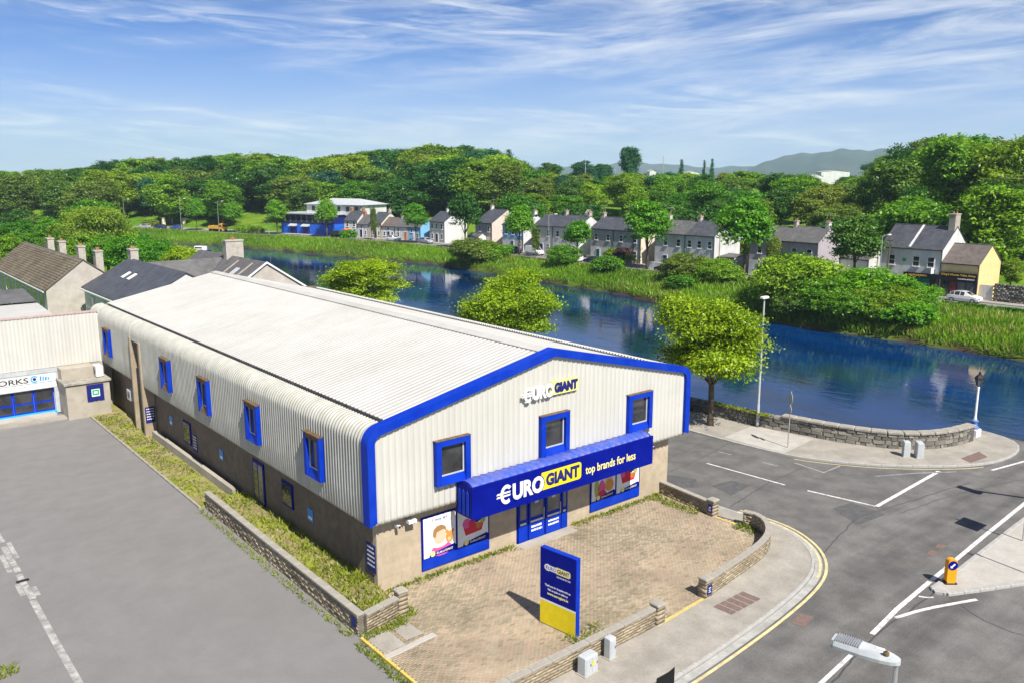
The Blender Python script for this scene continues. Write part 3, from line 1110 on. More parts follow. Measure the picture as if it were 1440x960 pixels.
laid([(22.6, -9.2), (25.0, -9.4), (25.2, -7.4), (23.6, -7.2)], 0.0045, 'patch', 'tar_patch', road)
laid([(18.95, 0.6), (20.6, -0.7), (21.6, 0.3), (20.0, 4.0), (19.0, 5.5)], 0.0045, 'patch', 'tar_patch', road)
laid([(21.0, -2.6), (23.2, -2.4), (23.0, -1.2), (21.4, -1.0)], 0.0046, 'patch', 'tar_patch', road)
for k in range(5):      # ironwork cover in the pavement: five bars of panels
    laid([(10.05 + k * 0.42, -10.62), (10.41 + k * 0.42, -10.60), (10.36 + k * 0.42, -9.72), (10.0 + k * 0.42, -9.74)], 0.116, 'redbrown', 'cover_panel', pv)
laid([(37.0, -8.15), (39.3, -8.3), (38.6, -9.1), (36.6, -8.9)], 0.118, 'redbrown', 'cover_panel', pv2)
laid([(11.6, -12.9), (12.6, -12.75), (12.5, -12.2), (11.5, -12.35)], 0.009, 'redbrown', 'drain_cover', road)
laid([(21.9, -13.3), (22.6, -13.25), (22.55, -12.9), (21.9, -12.95)], 0.009, 'redbrown', 'drain_cover', road)
laid([(23.0, -13.2), (23.6, -13.15), (23.6, -12.8), (23.0, -12.85)], 0.009, 'redbrown', 'drain_cover', road)
# worn white bay line in the car park and its drain grate
cp = bpy.data.objects['car_park']
for y0, y1 in ((16.2, 22), (12.2, 15.6), (9.0, 11.9), (0.5, 8.9)):
    strip([(-11.33, y0), (-11.36, (y0 + y1) / 2), (-11.36, y1)], -0.13, 0.13, 0.012, M['lineworn'], 'bay_line', cp)
for x, y0, y1 in ((-11.62, 12.4, 14.6), (-11.1, 13.8, 16.0), (-11.6, 9.6, 10.9), (-11.1, 9.2, 10.2)):
    strip([(x, y0), (x, y1)], -0.1, 0.1, 0.0135, M['lineworn'], 'bay_line', cp)
MB().box(-11.6, -11.1, 11.0, 11.22, 0.006, 0.02).build('drain_grate', M['black'], cp)


# ------------------------------------------------------------------ block walls
def block_wall(name, label, path, h, thick, z0=0.0, course=0.12, blk=0.36, cop=0.09, cat='wall', group=None, step=0.9):
    t = thing(name, label, cat, (0, 0, 0), 0, group)
    mb = MB()
    a, b = offset_path(path, thick / 2 - 0.02), offset_path(path, -thick / 2 + 0.02)
    poly = a + b[::-1]
    n = len(path)
    vs = [(x, y, z0 - 0.1) for x, y in a] + [(x, y, z0 - 0.1) for x, y in b] + [(x, y, z0 + h - cop) for x, y in a] + [(x, y, z0 + h - cop) for x, y in b]
    fs = []
    for i in range(n - 1):
        fs += [(i, i + 1, 2 * n + i + 1, 2 * n + i), (n + i + 1, n + i, 3 * n + i, 3 * n + i + 1), (2 * n + i, 2 * n + i + 1, 3 * n + i + 1, 3 * n + i)]
    fs += [(0, 2 * n, 3 * n, n), (n - 1, 2 * n - 1, 4 * n - 1, 3 * n - 1)]
    mb.add(vs, fs)
    mb.build('core', M['mortar'], t)
    rects, tint = [], []
    nc = max(1, round((h - cop) / course))
    ch = (h - cop) / nc
    for c in range(nc):
        pts = resample(path, blk)
        if c % 2:
            pts = [pts[0]] + [((p[0] + q[0]) / 2, (p[1] + q[1]) / 2) for p, q in zip(pts[:-1], pts[1:])] + [pts[-1]]
        for (x0, y0), (x1, y1) in zip(pts[:-1], pts[1:]):
            L_ = math.dist((x0, y0), (x1, y1))
            if L_ < 0.05:
                continue
            rects.append((((x0 + x1) / 2, (y0 + y1) / 2, z0 + c * ch + ch / 2), (L_ - 0.012) / 2, thick / 2 + rnd.uniform(-0.012, 0.014), (ch - 0.012) / 2, math.atan2(y1 - y0, x1 - x0)))
            tint.append(min(1, max(0, rnd.gauss(0.5, 0.25))))
    stuff(mkobj('block_work', boxes_mesh('block_work', rects, M['blocktint'], tint), t))
    pts = resample(path, step)
    me = MB().bevbox(-0.5, 0.5, -thick / 2 - 0.035, thick / 2 + 0.035, 0, cop, 0.018).mesh('coping_stone', M['coping'])
    for (x0, y0), (x1, y1) in zip(pts[:-1], pts[1:]):
        o = mkobj('coping_stone', me, t, ((x0 + x1) / 2, (y0 + y1) / 2, z0 + h - cop + rnd.uniform(0.002, 0.008)), math.atan2(y1 - y0, x1 - x0))
        o.scale = (math.dist((x0, y0), (x1, y1)) - 0.012, 1, 1)
    return t


def pier(name, label, x, y, w, h, rz=0, plate=None, group=None):
    t = thing(name, label, 'pier', (x, y, 0), rz, group)
    rects, tint = [], []
    n = round(h / 0.2)
    for c in range(n):
        rects.append(((0, 0, (c + 0.5) * h / n), w / 2 + rnd.uniform(-.006, .006), w / 2 + rnd.uniform(-.006, .006), h / n / 2 - 0.006, 0))
        tint.append(rnd.uniform(0.3, 1))
    stuff(mkobj('block_work', boxes_mesh('block_work', rects, M['blocktint'], tint), t))
    MB().bevbox(-w / 2 + 0.02, w / 2 - 0.02, -w / 2 + 0.02, w / 2 - 0.02, -0.1, h - 0.005, 0.01).build('core', M['mortar'], t)
    MB().bevbox(-w / 2 - 0.04, w / 2 + 0.04, -w / 2 - 0.04, w / 2 + 0.04, h + 0.002, h + 0.09, 0.03).build('cap', M['coping'], t)
    if plate:
        px, py, ang = plate
        p = MB().box(-0.14, 0.14, -0.012, 0.012, 0.25, 0.68).build('number_plate', M['navy'], t, (px, py, 0.05), ang)
        for k, z in enumerate((0.35, 0.44, 0.53)):
            MB().box(-0.07, 0.07 - 0.03 * (k % 2), -0.016, -0.0125, z, z + 0.035).build('print', M['white'], p)
    return t


block_wall('boundary_wall', 'long low block wall with stone coping between the car park and the weedy strip beside the store',
           [(-2.15, -2.35), (-2.12, 6), (-2.05, 14.2)], 0.95, 0.26)
bw2 = block_wall('boundary_wall', 'short low block wall returning from the car park corner to the store front pier',
                 [(-2.0, -2.38), (-0.35, -2.05)], 0.93, 0.26)
MB().box(-2.3, -2.283, -2.2, -1.85, 0.3, 0.72).build('number_plate', M['navy'], bpy.data.objects['boundary_wall'])
pier('gate_pier', 'tall stubby block pier with stone cap at the left corner of the store front', -0.15, -2.05, 0.4, 1.1)
block_wall('boundary_wall', 'low block wall behind the two grey cabinets along the street pavement', [(-6, -9.22), (2, -9.2), (7.0, -9.12)], 0.88, 0.24)
pier('gate_pier', 'gate pier with blue plate at the end of the wall with two cabinets', 7.25, -9.12, 0.42, 0.92, 0, (0.23, 0, R(90)))
pier('gate_pier', 'gate pier with blue plate where the curved corner wall begins', 10.44, -8.98, 0.42, 0.92, 0, (0, -0.225, 0))
CURVE = smooth_path([(10.7, -8.95), (14.73, -8.45), (16.5, -8.0), (17.7, -7.15), (18.2, -6.2), (17.95, -5.55)], 2)
block_wall('boundary_wall', 'curved low block wall round the street corner of the forecourt', CURVE, 0.88, 0.24, step=0.6)
pier('gate_pier', 'gate pier with blue plate beside the side road by the store wall', 17.75, -3.8, 0.42, 0.92, 0, (-0.225, 0, R(-90)))
block_wall('boundary_wall', 'short low block wall from the store corner to the side road gate pier', [(17.78, -3.55), (18.1, -0.05)], 0.82, 0.24)

# yellow painted edging in the two gate openings
laid([(7.5, -9.32), (10.2, -9.16), (10.2, -9.0), (7.5, -9.16)], 0.125, 'yellowpaint', 'painted_edge', pv)
laid([(17.62, -5.3), (17.78, -5.3), (17.72, -4.1), (17.58, -4.1)], 0.125, 'yellowpaint', 'painted_edge', pv)

# ------------------------------------------------------------------ forecourt
FC = [(-2.25, -9.3), (7.3, -9.2), (10.4, -9.0), (14.73, -8.42), (16.5, -7.95), (17.75, -7.0), (18.15, -5.9), (17.8, -3.7), (18.2, 0.0), (0.0, 0.0), (0, -2.1), (-2.25, -2.4)]
fc = pave('forecourt', FC, 0.09, M['joint'])


def inside(x, y, poly):
    c = False
    j = len(poly) - 1
    for i in range(len(poly)):
        xi, yi = poly[i]
        xj, yj = poly[j]
        if (yi > y) != (yj > y) and x < (xj - xi) * (y - yi) / (yj - yi) + xi:
            c = not c
        j = i
    return c


rects, tint = [], []
Lp, Wp = 0.22, 0.11
row = 0
y = -9.3
while y < -0.02:
    x = -2.3 + (Lp / 2 if row % 2 else 0)
    while x < 18.3:
        if inside(x, y, FC) and inside(x + 0.08, y + 0.05, FC):
            g = 0.006
            rects.append(((x, y, 0.085 + rnd.uniform(0, 0.006) + 0.012 * math.sin(x * 0.9) * math.sin(y * 0.7)), Lp / 2 - g, Wp / 2 - g, 0.02, rnd.uniform(-0.015, 0.015)))
            tint.append(min(1, max(0, rnd.gauss(0.45, 0.22) + 0.22 * math.sin(x * 0.55 + 1) * math.sin(y * 0.6))))
        x += Lp
    y += Wp
    row += 1
stuff(mkobj('pavers', boxes_mesh('pavers', rects, M['pavertint'], tint), fc))
kerbs([(-2.3, -2.6), (-2.32, -9.3)], fc, w=0.12, z1=0.13, mat=M['yellowpaint'])
# broken entrance slabs at the car park corner
MB().bevbox(-2.2, -1.25, -4.1, -2.75, 0.0, 0.125, 0.015).build('concrete_slab', M['pavement'], fc)
MB().bevbox(-1.05, -0.3, -3.85, -2.75, 0.0, 0.13, 0.015).build('concrete_slab', M['pavement'], fc)
sl = MB().bevbox(-1.15, 1.15, -0.14, 0.14, 0.0, 0.15, 0.015).build('concrete_lintel', M['concrete_new'], fc, (-1.15, -4.3, 0.0), R(5))
# raised weedy bed and gravel strip along the side of the store
mb = MB()
mb.prism([(-2.02, -2.2), (-0.3, -1.9), (0.02, -0.6), (0.02, 14.3), (-1.95, 14.3)], -0.05, 0.42, None, False)
struct(mb.build('side_bed', M['soil']))
mb = MB()
mb.prism([(-2.35, 14.32), (0.02, 14.32), (0.02, 39.5), (-2.35, 39.5)], -0.05, 0.07, None, False)
sb = struct(mb.build('side_strip', M['soil']))
kerbs([(-2.42, 14.3), (-2.42, 36.8)], sb, w=0.12, z1=0.12, mat=M['coping'])
MB().box(-0.55, -0.3, 14.5, 28.5, 0.0, 0.55).build('plinth_kerb', M['concrete'], sb)

# ------------------------------------------------------------------ riverside quay wall: single stones
qw = thing('quay_wall', 'curved stone parapet wall with flat coping along the riverside pavement', 'wall')
QW = [p for p in QUAY if p[1] < 30]
QW = [(32.68, 30)] + QW
mb = MB()
a_, b_ = offset_path(QW, 0.2), offset_path(QW, -0.2)
n = len(QW)
mb.add([(x, y, -0.1) for x, y in a_] + [(x, y, -0.1) for x, y in b_] + [(x, y, 0.98) for x, y in a_] + [(x, y, 0.98) for x, y in b_],
       sum([[(i, i + 1, 2 * n + i + 1, 2 * n + i), (n + i + 1, n + i, 3 * n + i, 3 * n + i + 1), (2 * n + i, 2 * n + i + 1, 3 * n + i + 1, 3 * n + i)] for i in range(n - 1)], [])
       + [(0, 2 * n, 3 * n, n), (n - 1, 2 * n - 1, 4 * n - 1, 3 * n - 1)])
mb.build('core', M['mortar'], qw)
stone_me = []
for v in range(6):
    sm = MB().bevbox(-0.5, 0.5, -0.5, 0.5, -0.5, 0.5, 0.09).mesh('stone', M['stonetint'])
    at = sm.attributes.new('tint', 'FLOAT', 'FACE')
    at.data.foreach_set('value', [0.06 + 0.18 * v] * len(sm.polygons))
    for vv in sm.vertices:
        vv.co.x += rnd.uniform(-0.05, 0.05)
        vv.co.z += rnd.uniform(-0.05, 0.05)
        vv.co.y += rnd.uniform(-0.07, 0.07)
    stone_me.append(sm)
hs = (0.24, 0.28, 0.24, 0.2)
z = 0.11
for c, hh in enumerate(hs):
    pts = resample([p for p in QW if p[1] < 13], 0.62 + 0.13 * (c % 3))
    for (x0, y0), (x1, y1) in zip(pts[:-1], pts[1:]):
        L_ = math.dist((x0, y0), (x1, y1))
        rub = y0 > 3.6
        cut = rnd.uniform(0.35, 0.65) if rnd.random() < (0.6 if rub else 0.3) else 0
        for f0, f1 in (((0, cut), (cut, 1)) if cut else ((0, 1),)):
            fm = (f0 + f1) / 2
            o = mkobj('stone', rnd.choice(stone_me[:4] if rub else stone_me), qw, (x0 + (x1 - x0) * fm, y0 + (y1 - y0) * fm, z + hh / 2), math.atan2(y1 - y0, x1 - x0))
            o.scale = (L_ * (f1 - f0) - 0.025, 0.5 + rnd.uniform(-0.03, 0.06), hh - 0.025)
    z += hh
pts = resample([p for p in QW if p[1] < 3.4], 0.95)
me = MB().bevbox(-0.5, 0.5, -0.33, 0.33, 0, 0.15, 0.04).mesh('coping_stone', M['coping'])
for (x0, y0), (x1, y1) in zip(pts[:-1], pts[1:]):
    o = mkobj('coping_stone', me, qw, ((x0 + x1) / 2, (y0 + y1) / 2, 1.08 + rnd.uniform(0, 0.012)), math.atan2(y1 - y0, x1 - x0))
    o.scale = (math.dist((x0, y0), (x1, y1)) - 0.012, 1, 1)
#==SECTION3==
# ------------------------------------------------------------------ the store
ST = thing('store_building', 'large white clad store with blue gable trim and blue canopy sign', 'building', (0, 0, 0))
BX, BL = 18.6, 41.6          # block base: width, length
OV = 0.62                    # cladding stands this far out
AX, AZ = 9.3, 9.42           # ridge
GX0, GZ0 = 0.62, 7.58        # roof edge at the gutter
DR_ = -0.28                  # the right eave sits lower
SL = (AZ - GZ0) / (AX - GX0)
SLR = (AZ - GZ0 - DR_) / (AX - GX0)


def mir(x):
    return BX - x


mb = MB().box(0, BX, 0, 0.3, -0.1, 3.55)
mb.build('front_wall', M['block'], ST)
MB().box(0.003, 0.3, 0.303, BL, -0.1, 3.55).build('side_wall', M['block_shaded'], ST)
MB().box(BX - 0.3, BX - 0.003, 0.303, BL, -0.1, 3.55).build('side_wall', M['block_shaded'], ST)
MB().box(0.303, BX - 0.303, BL - 0.3, BL - 0.003, -0.1, 7.5).build('back_wall', M['block_shaded'], ST)
MB().add([(-0.5, -0.5, 3.46), (BX + 0.5, -0.5, 3.46), (BX + 0.5, BL, 3.46), (-0.5, BL, 3.46)], [(3, 2, 1, 0)]).build('soffit', M['offwhite'], ST)


def side_path():
    """section of the curved eave: (outward position x, z, normal)"""
    P = [(-0.34, 3.40, 0.3, -0.95), (-0.50, 3.45, -0.6, -0.8), (-0.60, 3.58, -1, 0), (-0.62, 4.6, -1, 0), (-0.62, 5.7, -1, 0), (-0.62, 6.4, -1, 0), (-0.62, 6.90, -1, 0)]
    for k in range(1, 9):
        th = R(180 - 84 * k / 8)
        P.append((0.02 + 0.64 * math.cos(th), 6.90 + 0.64 * math.sin(th), math.cos(th), math.sin(th)))
    P.append((0.25, 7.555, -0.1, 0.99))
    return P


def corr_side(flip, name, mat, ya=-0.32, yb=41.6, zlo=0):
    P = [p for p in side_path() if p[1] >= zlo]
    if flip:
        P = [(x, z + (DR_ if z > 6 else 0), a, b) for x, z, a, b in P]
    pitch = 0.24
    ys, os_ = [], []
    y = ya
    while y < yb - 0.05:
        for dy, o in ((0, 0), (0.08, 0), (0.105, 0.08), (0.215, 0.08)):
            ys.append(y + dy)
            os_.append(o)
        y += pitch
    V = []
    for yy, o in zip(ys, os_):
        for x, z, nx_, nz_ in P:
            X = x + nx_ * o
            V.append((mir(X) if flip else X, yy, z + nz_ * o))
    n = len(P)
    Fq = [(i * n + k, i * n + k + 1, (i + 1) * n + k + 1, (i + 1) * n + k) for i in range(len(ys) - 1) for k in range(n - 1)]
    return mkobj(name, np_mesh(name, np.array(V), np.array(Fq), mat), ST)


corr_side(False, 'side_cladding', M['claddingmoss'], -0.32, 29.4)
corr_side(False, 'side_cladding', M['claddingmoss'], 29.44, 31.1, 6.3)
corr_side(False, 'side_cladding', M['claddingmoss'], 31.36, 41.6)
corr_side(True, 'side_cladding', M['cladding'])


def roof_sheet(flip):
    pitch = 1 / 3
    V, Fq = [], []
    y = -0.3
    cols = []
    while y < BL + 0.1:
        cols += [(y, 0), (y + 0.2, 0), (y + 0.225, 0.022), (y + 0.31, 0.022)]
        y += pitch
    for yy, o in cols:
        for k in range(5):
            x = GX0 + (AX - GX0) * k / 4
            V.append((mir(x) if flip else x, yy, (GZ0 + DR_ + (x - GX0) * SLR if flip else GZ0 + (x - GX0) * SL) + o))
    Fq = [(i * 5 + k, (i + 1) * 5 + k, (i + 1) * 5 + k + 1, i * 5 + k + 1) for i in range(len(cols) - 1) for k in range(4)]
    return mkobj('roof_sheet', np_mesh('roof_sheet', np.array(V), np.array(Fq), M['roofsheet']), ST)


roof_sheet(False)
roof_sheet(True)
for s_ in (1, -1):
    mb = MB()
    x1 = AX - s_ * 0.42
    sl_, dz_ = (SL, 0.0) if s_ == 1 else (SLR, DR_)
    mb.add([(AX, -0.32, AZ + 0.085), (AX, BL, AZ + 0.085), (x1, BL, AZ + 0.075 - 0.42 * sl_), (x1, -0.32, AZ + 0.075 - 0.42 * sl_),
            (x1, BL, AZ + 0.03 - 0.42 * sl_), (x1, -0.32, AZ + 0.03 - 0.42 * sl_)], [(0, 1, 2, 3), (3, 2, 4, 5)])
    mb.build('ridge_cap', M['roofsheet'], ST)
    gxa, gxb = (0.26, 0.66) if s_ == 1 else (mir(0.66), mir(0.26))
    mb = MB()
    mb.box(gxa, gxb, -0.3, BL, 7.32 + dz_, 7.39 + dz_)
    mb.build('gutter', M['gutter'], ST)
    mb = MB()
    xa = 0.24 if s_ == 1 else mir(0.24)
    mb.box(min(xa, xa + s_ * 0.05), max(xa, xa + s_ * 0.05), -0.3, BL, 7.34 + dz_, 7.58 + dz_)
    mb.build('gutter_lip', M['steel'], ST)
    xa = 0.60 if s_ == 1 else mir(0.60)
    mb = MB()
    mb.box(min(xa, xa + s_ * 0.04), max(xa, xa + s_ * 0.04), -0.3, BL, 7.34 + dz_, 7.555 + dz_)
    mb.build('roof_edge', M['gutter'], ST)


def gable_z(x):
    dz = 0.0 if x <= AX else DR_
    sl = SL if x <= AX else SLR
    x = x if x <= AX else mir(x)
    if x < 0.02:
        t = max(-0.639, x - 0.02)
        return 6.90 + dz + math.sqrt(max(0, 0.64 ** 2 - t * t))
    return max(6.90 + 0.64 + dz, GZ0 + dz + (x - GX0) * sl)


def gable(yf, name):
    """gable sheet: flat pans with narrow ribs, curled under at the bottom"""
    cols = []
    x = -0.58
    while x < BX + 0.55:
        cols += [(x, 0), (x + 0.225, 0), (x + 0.24, 0.045), (x + 0.285, 0.045)]
        x += 0.3
    cols = [(min(max(c, -0.58), BX + 0.58), o) for c, o in cols]
    V = []
    for x, o in cols:
        zt = gable_z(x) - 0.03
        for y, z in ((0.22, 3.36), (0.10, 3.40), (0.015, 3.50), (0, 3.62), (0, 4.8), (0, 6.1), (0, max(6.2, zt))):
            V.append((x, yf + y - o, z))
    n = 7
    Fq = [(i * n + k, (i + 1) * n + k, (i + 1) * n + k + 1, i * n + k + 1) for i in range(len(cols) - 1) for k in range(n - 1)]
    return mkobj(name, np_mesh(name, np.array(V), np.array(Fq), M['cladding']), ST)


gable(-OV, 'gable_cladding')
mb = MB()
poly = [(x, gable_z(x) - 0.05) for x in np.linspace(-0.55, BX + 0.55, 41)]
mb.extr([(-0.55, 3.4)] + poly + [(BX + 0.55, 3.4)], (0, BL - 0.05, 0), (1, 0, 0), (0, 0, 1), (0, 1, 0), 0.1)
mb.build('back_gable', M['cladding'], ST)

# blue trim round the gable
outer, inner = [], []
outer.append((-0.74, 3.50))
inner.append((-0.39, 3.62))
for k in range(0, 9):
    th = R(180 - 80 * k / 8)
    outer.append((0.02 + 0.76 * math.cos(th), 6.90 + 0.76 * math.sin(th)))
    inner.append((0.0 + 0.39 * math.cos(th), 6.92 + 0.39 * math.sin(th)))
outer.append((AX, AZ + 0.16))
inner.append((AX, AZ - 0.20))
oo = outer + [(mir(x), z + (DR_ if z > 5 else 0)) for x, z in outer[-2::-1]]
ii = inner + [(mir(x), z + (DR_ if z > 5 else 0)) for x, z in inner[-2::-1]]
n = len(oo)
mb = MB()
yA, yB = -0.80, -0.28
V = [(x, yA, z) for x, z in oo] + [(x, yA, z) for x, z in ii] + [(x, yB, z) for x, z in oo] + [(x, yA + 0.2, z) for x, z in ii]
Fq = []
for i in range(n - 1):
    Fq += [(i, n + i, n + i + 1, i + 1), (i, i + 1, 2 * n + i + 1, 2 * n + i), (n + i, 3 * n + i, 3 * n + i + 1, n + i + 1)]
Fq += [(0, 2 * n, 3 * n, n), (n - 1, 2 * n - 1, 4 * n - 1, 3 * n - 1)]
mb.add(V, Fq)
mb.build('gable_trim', M['blue'], ST)


def wb(mb, ax, u0, u1, o0, o1, z0, z1, base, mat=None):
    """box in wall coordinates: u along the wall, o outwards from `base`"""
    if ax == 'f':
        return mb.box(u0, u1, base - o1, base - o0, z0, z1, mat)
    if ax == 'l':
        return mb.box(base - o1, base - o0, u0, u1, z0, z1, mat)
    return mb.box(base + o0, base + o1, u0, u1, z0, z1, mat)


def sill(mb, ax, u0, u1, z0, z1, o_low, o_high, base, mat=None):
    """sloping sill or head: quad prism from (o_low at z0) to (o_high at z1)"""
    def p(u, o, z):
        return (u, base - o, z) if ax == 'f' else (base - o, u, z)
    mb.add([p(u0, 0, z0), p(u1, 0, z0), p(u1, o_low, z0), p(u0, o_low, z0), p(u0, 0, z1), p(u1, 0, z1), p(u1, o_high, z1), p(u0, o_high, z1)],
           [(0, 1, 2, 3), (7, 6, 5, 4), (3, 2, 6, 7), (0, 4, 5, 1), (0, 3, 7, 4), (1, 5, 6, 2)], mat)


def clad_window(ax, uc, w, z0, z1, base, headmat, sillmat):
    fw = 0.26 if ax == 'f' else 0.22
    D = 0.24 if ax == 'f' else 0.24
    mb = MB()
    u0, u1 = uc - w / 2, uc + w / 2
    wb(mb, ax, u0, u0 + fw, 0, D, z0, z1, base, M['blue'])
    wb(mb, ax, u1 - fw, u1, 0, D, z0, z1, base, M['blue'])
    wb(mb, ax, u0 + fw, u1 - fw, 0, D - 0.003, z1 - fw, z1 - 0.002, base, headmat)
    sill(mb, ax, u0 + fw, u1 - fw, z0 + 0.002, z0 + 0.36, D - 0.004, 0.09, base, sillmat)
    wf = mb.build('window', None, ST)
    mb = MB()
    a0, a1, b0, b1 = u0 + fw, u1 - fw, z0 + 0.36, z1 - fw
    wb(mb, ax, a0, a1, 0.02, 0.04, b0, b1, base)
    mb.build('pane', M['glass'], wf)
    mb = MB()
    for q in ((a0, a0 + 0.06, b0, b1), (a1 - 0.06, a1, b0, b1)):
        wb(mb, ax, q[0], q[1], 0.042, 0.075, q[2], q[3], base)
    wb(mb, ax, a0 + 0.06, a1 - 0.06, 0.042, 0.075, b0, b0 + 0.06, base)
    wb(mb, ax, a0 + 0.06, a1 - 0.06, 0.042, 0.075, b1 - 0.06, b1, base)
    mb.build('sash', M['greycab'], wf)
    mb = MB()
    wb(mb, ax, u0 - 0.02, u1 + 0.02, 0, D + (0.03 if ax == 'l' else 0.004), z1 + 0.002, z1 + (0.05 if ax == 'l' else 0.022), base)
    mb.build('flashing', headmat if ax == 'l' else M['rust'], wf)


for xc in (3.40, 9.32, 15.27):
    clad_window('f', xc, 1.80, 4.48, 6.47, -OV - 0.03, M['blue'], M['blue'])
for yc in (3.85, 10.5, 17.2, 23.8, 36.9):
    clad_window('l', yc, 1.5, 4.35, 6.35, -OV - 0.045, M['rust'], M['rust'] if yc > 12 else M['blue'])

# concrete pier pair on the long side
for y0, y1, zt in ((31.12, 31.36, 6.62), (29.1, 29.42, 6.5)):
    MB().bevbox(-0.80, -0.01, y0, y1, -0.05, zt, 0.03).build('concrete_pier', M['pier'], ST)
MB().box(-0.1, -0.02, 29.43, 31.11, 0.0, 6.7).build('recess_shade_panel', M['gutter'], ST)  # back of the recess, its shade put into a dark colour

# canopy sign over the entrance
CS = mkobj('canopy_sign', MB().box(3.66, 15.22, -1.80, -1.72, 2.96, 4.44).mesh('canopy_sign', M['bluedark']), ST)
mb = MB()
V, Fq, cols = [], [], []
x = 3.78
while x < 14.9:
    cols += [(x, 0), (x + 0.30, 0), (x + 0.33, 0.045), (x + 0.37, 0.045)]
    x += 0.42
prof = [(-1.70, 4.34), (-1.60, 4.45), (-1.40, 4.54), (-1.1, 4.55), (-0.69, 4.42)]
for xx, o in cols:
    for y, z in prof:
        V.append((xx, y - o * 0.3, z + o))
Fq = [(i * 5 + k, (i + 1) * 5 + k, (i + 1) * 5 + k + 1, i * 5 + k + 1) for i in range(len(cols) - 1) for k in range(4)]
mkobj('canopy_roof', np_mesh('canopy_roof', np.array(V), np.array(Fq), M['blueroof']), CS)
for xs, xe in ((3.66, 3.74), (15.14, 15.22)):
    mb = MB()
    mb.extr([(-1.718, 3.0), (-1.718, 4.32), (-1.6, 4.44), (-1.4, 4.53), (-1.1, 4.54), (-0.68, 4.41), (-0.68, 3.45), (-0.5, 3.0)], (xs, 0, 0), (0, 1, 0), (0, 0, 1), (1, 0, 0), xe - xs)
    ck = mb.build('cheek', M['bluedark'], CS)
    for k in range(3):
        MB().extr([(0, 0), (0.14, 0), (0.14, 1.0), (0.07, 1.12), (0, 1.0)], (xs - 0.035 if xs < 9 else xe, -1.55 + k * 0.29, 3.1), (0, 1, 0), (0, 0, 1), (1, 0, 0), 0.033).build('louvre', M['blue'], ck)
MB().box(3.75, 15.13, -1.715, -0.45, 3.0, 3.03).build('canopy_soffit', M['bluedark'], CS)
UX, UZ = (1, 0, 0), (0, 0, 1)


def logo(parent, x0, x1, z0, z1, y, extr, scale_pad=1.0, plate='yellow', text='navy'):
    """the two-tone shop name: white letters, then dark letters on a rounded yellow plate"""
    w, h = x1 - x0, z1 - z0
    xm = x0 + w * 0.53
    r = h * 0.22
    pts = []
    pa = [(xm - w * 0.02, z0 + h * 0.02), (x1, z0 + h * 0.02), (x1, z1 + h * 0.10), (xm - w * 0.03, z1 + h * 0.10)]
    for cx, cz, a0 in ((x1 - r, z0 - h * .06 + r, -90), (x1 - r, z1 + h * .10 - r, 0)):
        for k in range(6):
            th = R(a0 + 90 * k / 5)
            pts.append((cx + r * math.cos(th), cz + r * math.sin(th)))
    pts = [(xm - w * 0.05, z0 - h * .06)] + pts + [(xm - w * 0.02, z1 + h * .10)]
    MB().extr(pts, (0, y, 0), UX, UZ, (0, -1, 0), extr * 0.6).build('logo_plate', M[plate], parent)
    # dark outline behind the white letters
    ew = w * 0.165
    back = M['bluedark'] if plate == 'yellow' else M['white']
    text_mesh('URO', back, x0 + ew - w * 0.002, xm + w * 0.015, z0 - h * 0.17, z1 + h * 0.02, (0, y - extr * 0.62, 0), UX, UZ, extr * 0.25, 0.05, 'lettering', parent)
    text_mesh('URO', M['white'], x0 + ew + w * 0.006, xm + w * 0.004, z0 - h * 0.13, z1 - h * 0.02, (0, y - extr * 0.88, 0), UX, UZ, extr * 0.4, 0.045, 'lettering', parent)
    euro = MB()
    ec, ez, er = x0 + ew * 0.62, (z0 + z1) / 2 - h * 0.08, h * 0.62
    ring_ = [(ec + er * 0.78 * math.cos(R(a)), ez + er * math.sin(R(a))) for a in range(42, 319, 12)] + [(ec + er * 0.44 * math.cos(R(a)), ez + er * 0.62 * math.sin(R(a))) for a in range(312, 41, -12)]
    nr = len(ring_) // 2
    for k in range(nr - 1):
        euro.extr([ring_[k], ring_[k + 1], ring_[-2 - k], ring_[-1 - k]], (0, y - extr * 0.88, 0), UX, UZ, (0, -1, 0), extr * 0.4)
    for dz_ in (-0.22, 0.10):
        zz_ = ez + er * dz_
        euro.extr([(x0 - w * 0.01, zz_), (ec + er * 0.45, zz_), (ec + er * 0.52, zz_ + er * 0.17), (x0 + w * 0.002, zz_ + er * 0.17)], (0, y - extr * 0.9, 0), UX, UZ, (0, -1, 0), extr * 0.42)
    euro.build('lettering', M['white'], parent)
    text_mesh('GIANT', M[text], xm + w * 0.03, x1 - w * 0.025, z0 + h * 0.12, z1 - h * 0.04, (0, y - extr * 0.62, 0), UX, UZ, extr * 0.4, 0.055, 'lettering', parent)


logo(CS, 5.0, 10.1, 3.42, 4.14, -1.803, 0.03)
text_mesh('top brands for less', M['paleyellow'], 10.4, 13.9, 3.36, 3.90, (0, -1.803, 0), UX, UZ, 0.012, 0.014, 'lettering', CS)
LG = mkobj('logo_sign', MB().box(7.4, 10.7, -0.70, -0.655, 7.44, 7.5).mesh('logo_sign', M['white']), ST)
logo(LG, 7.28, 10.85, 7.42, 7.98, -0.70, 0.12, plate='paleyellow')

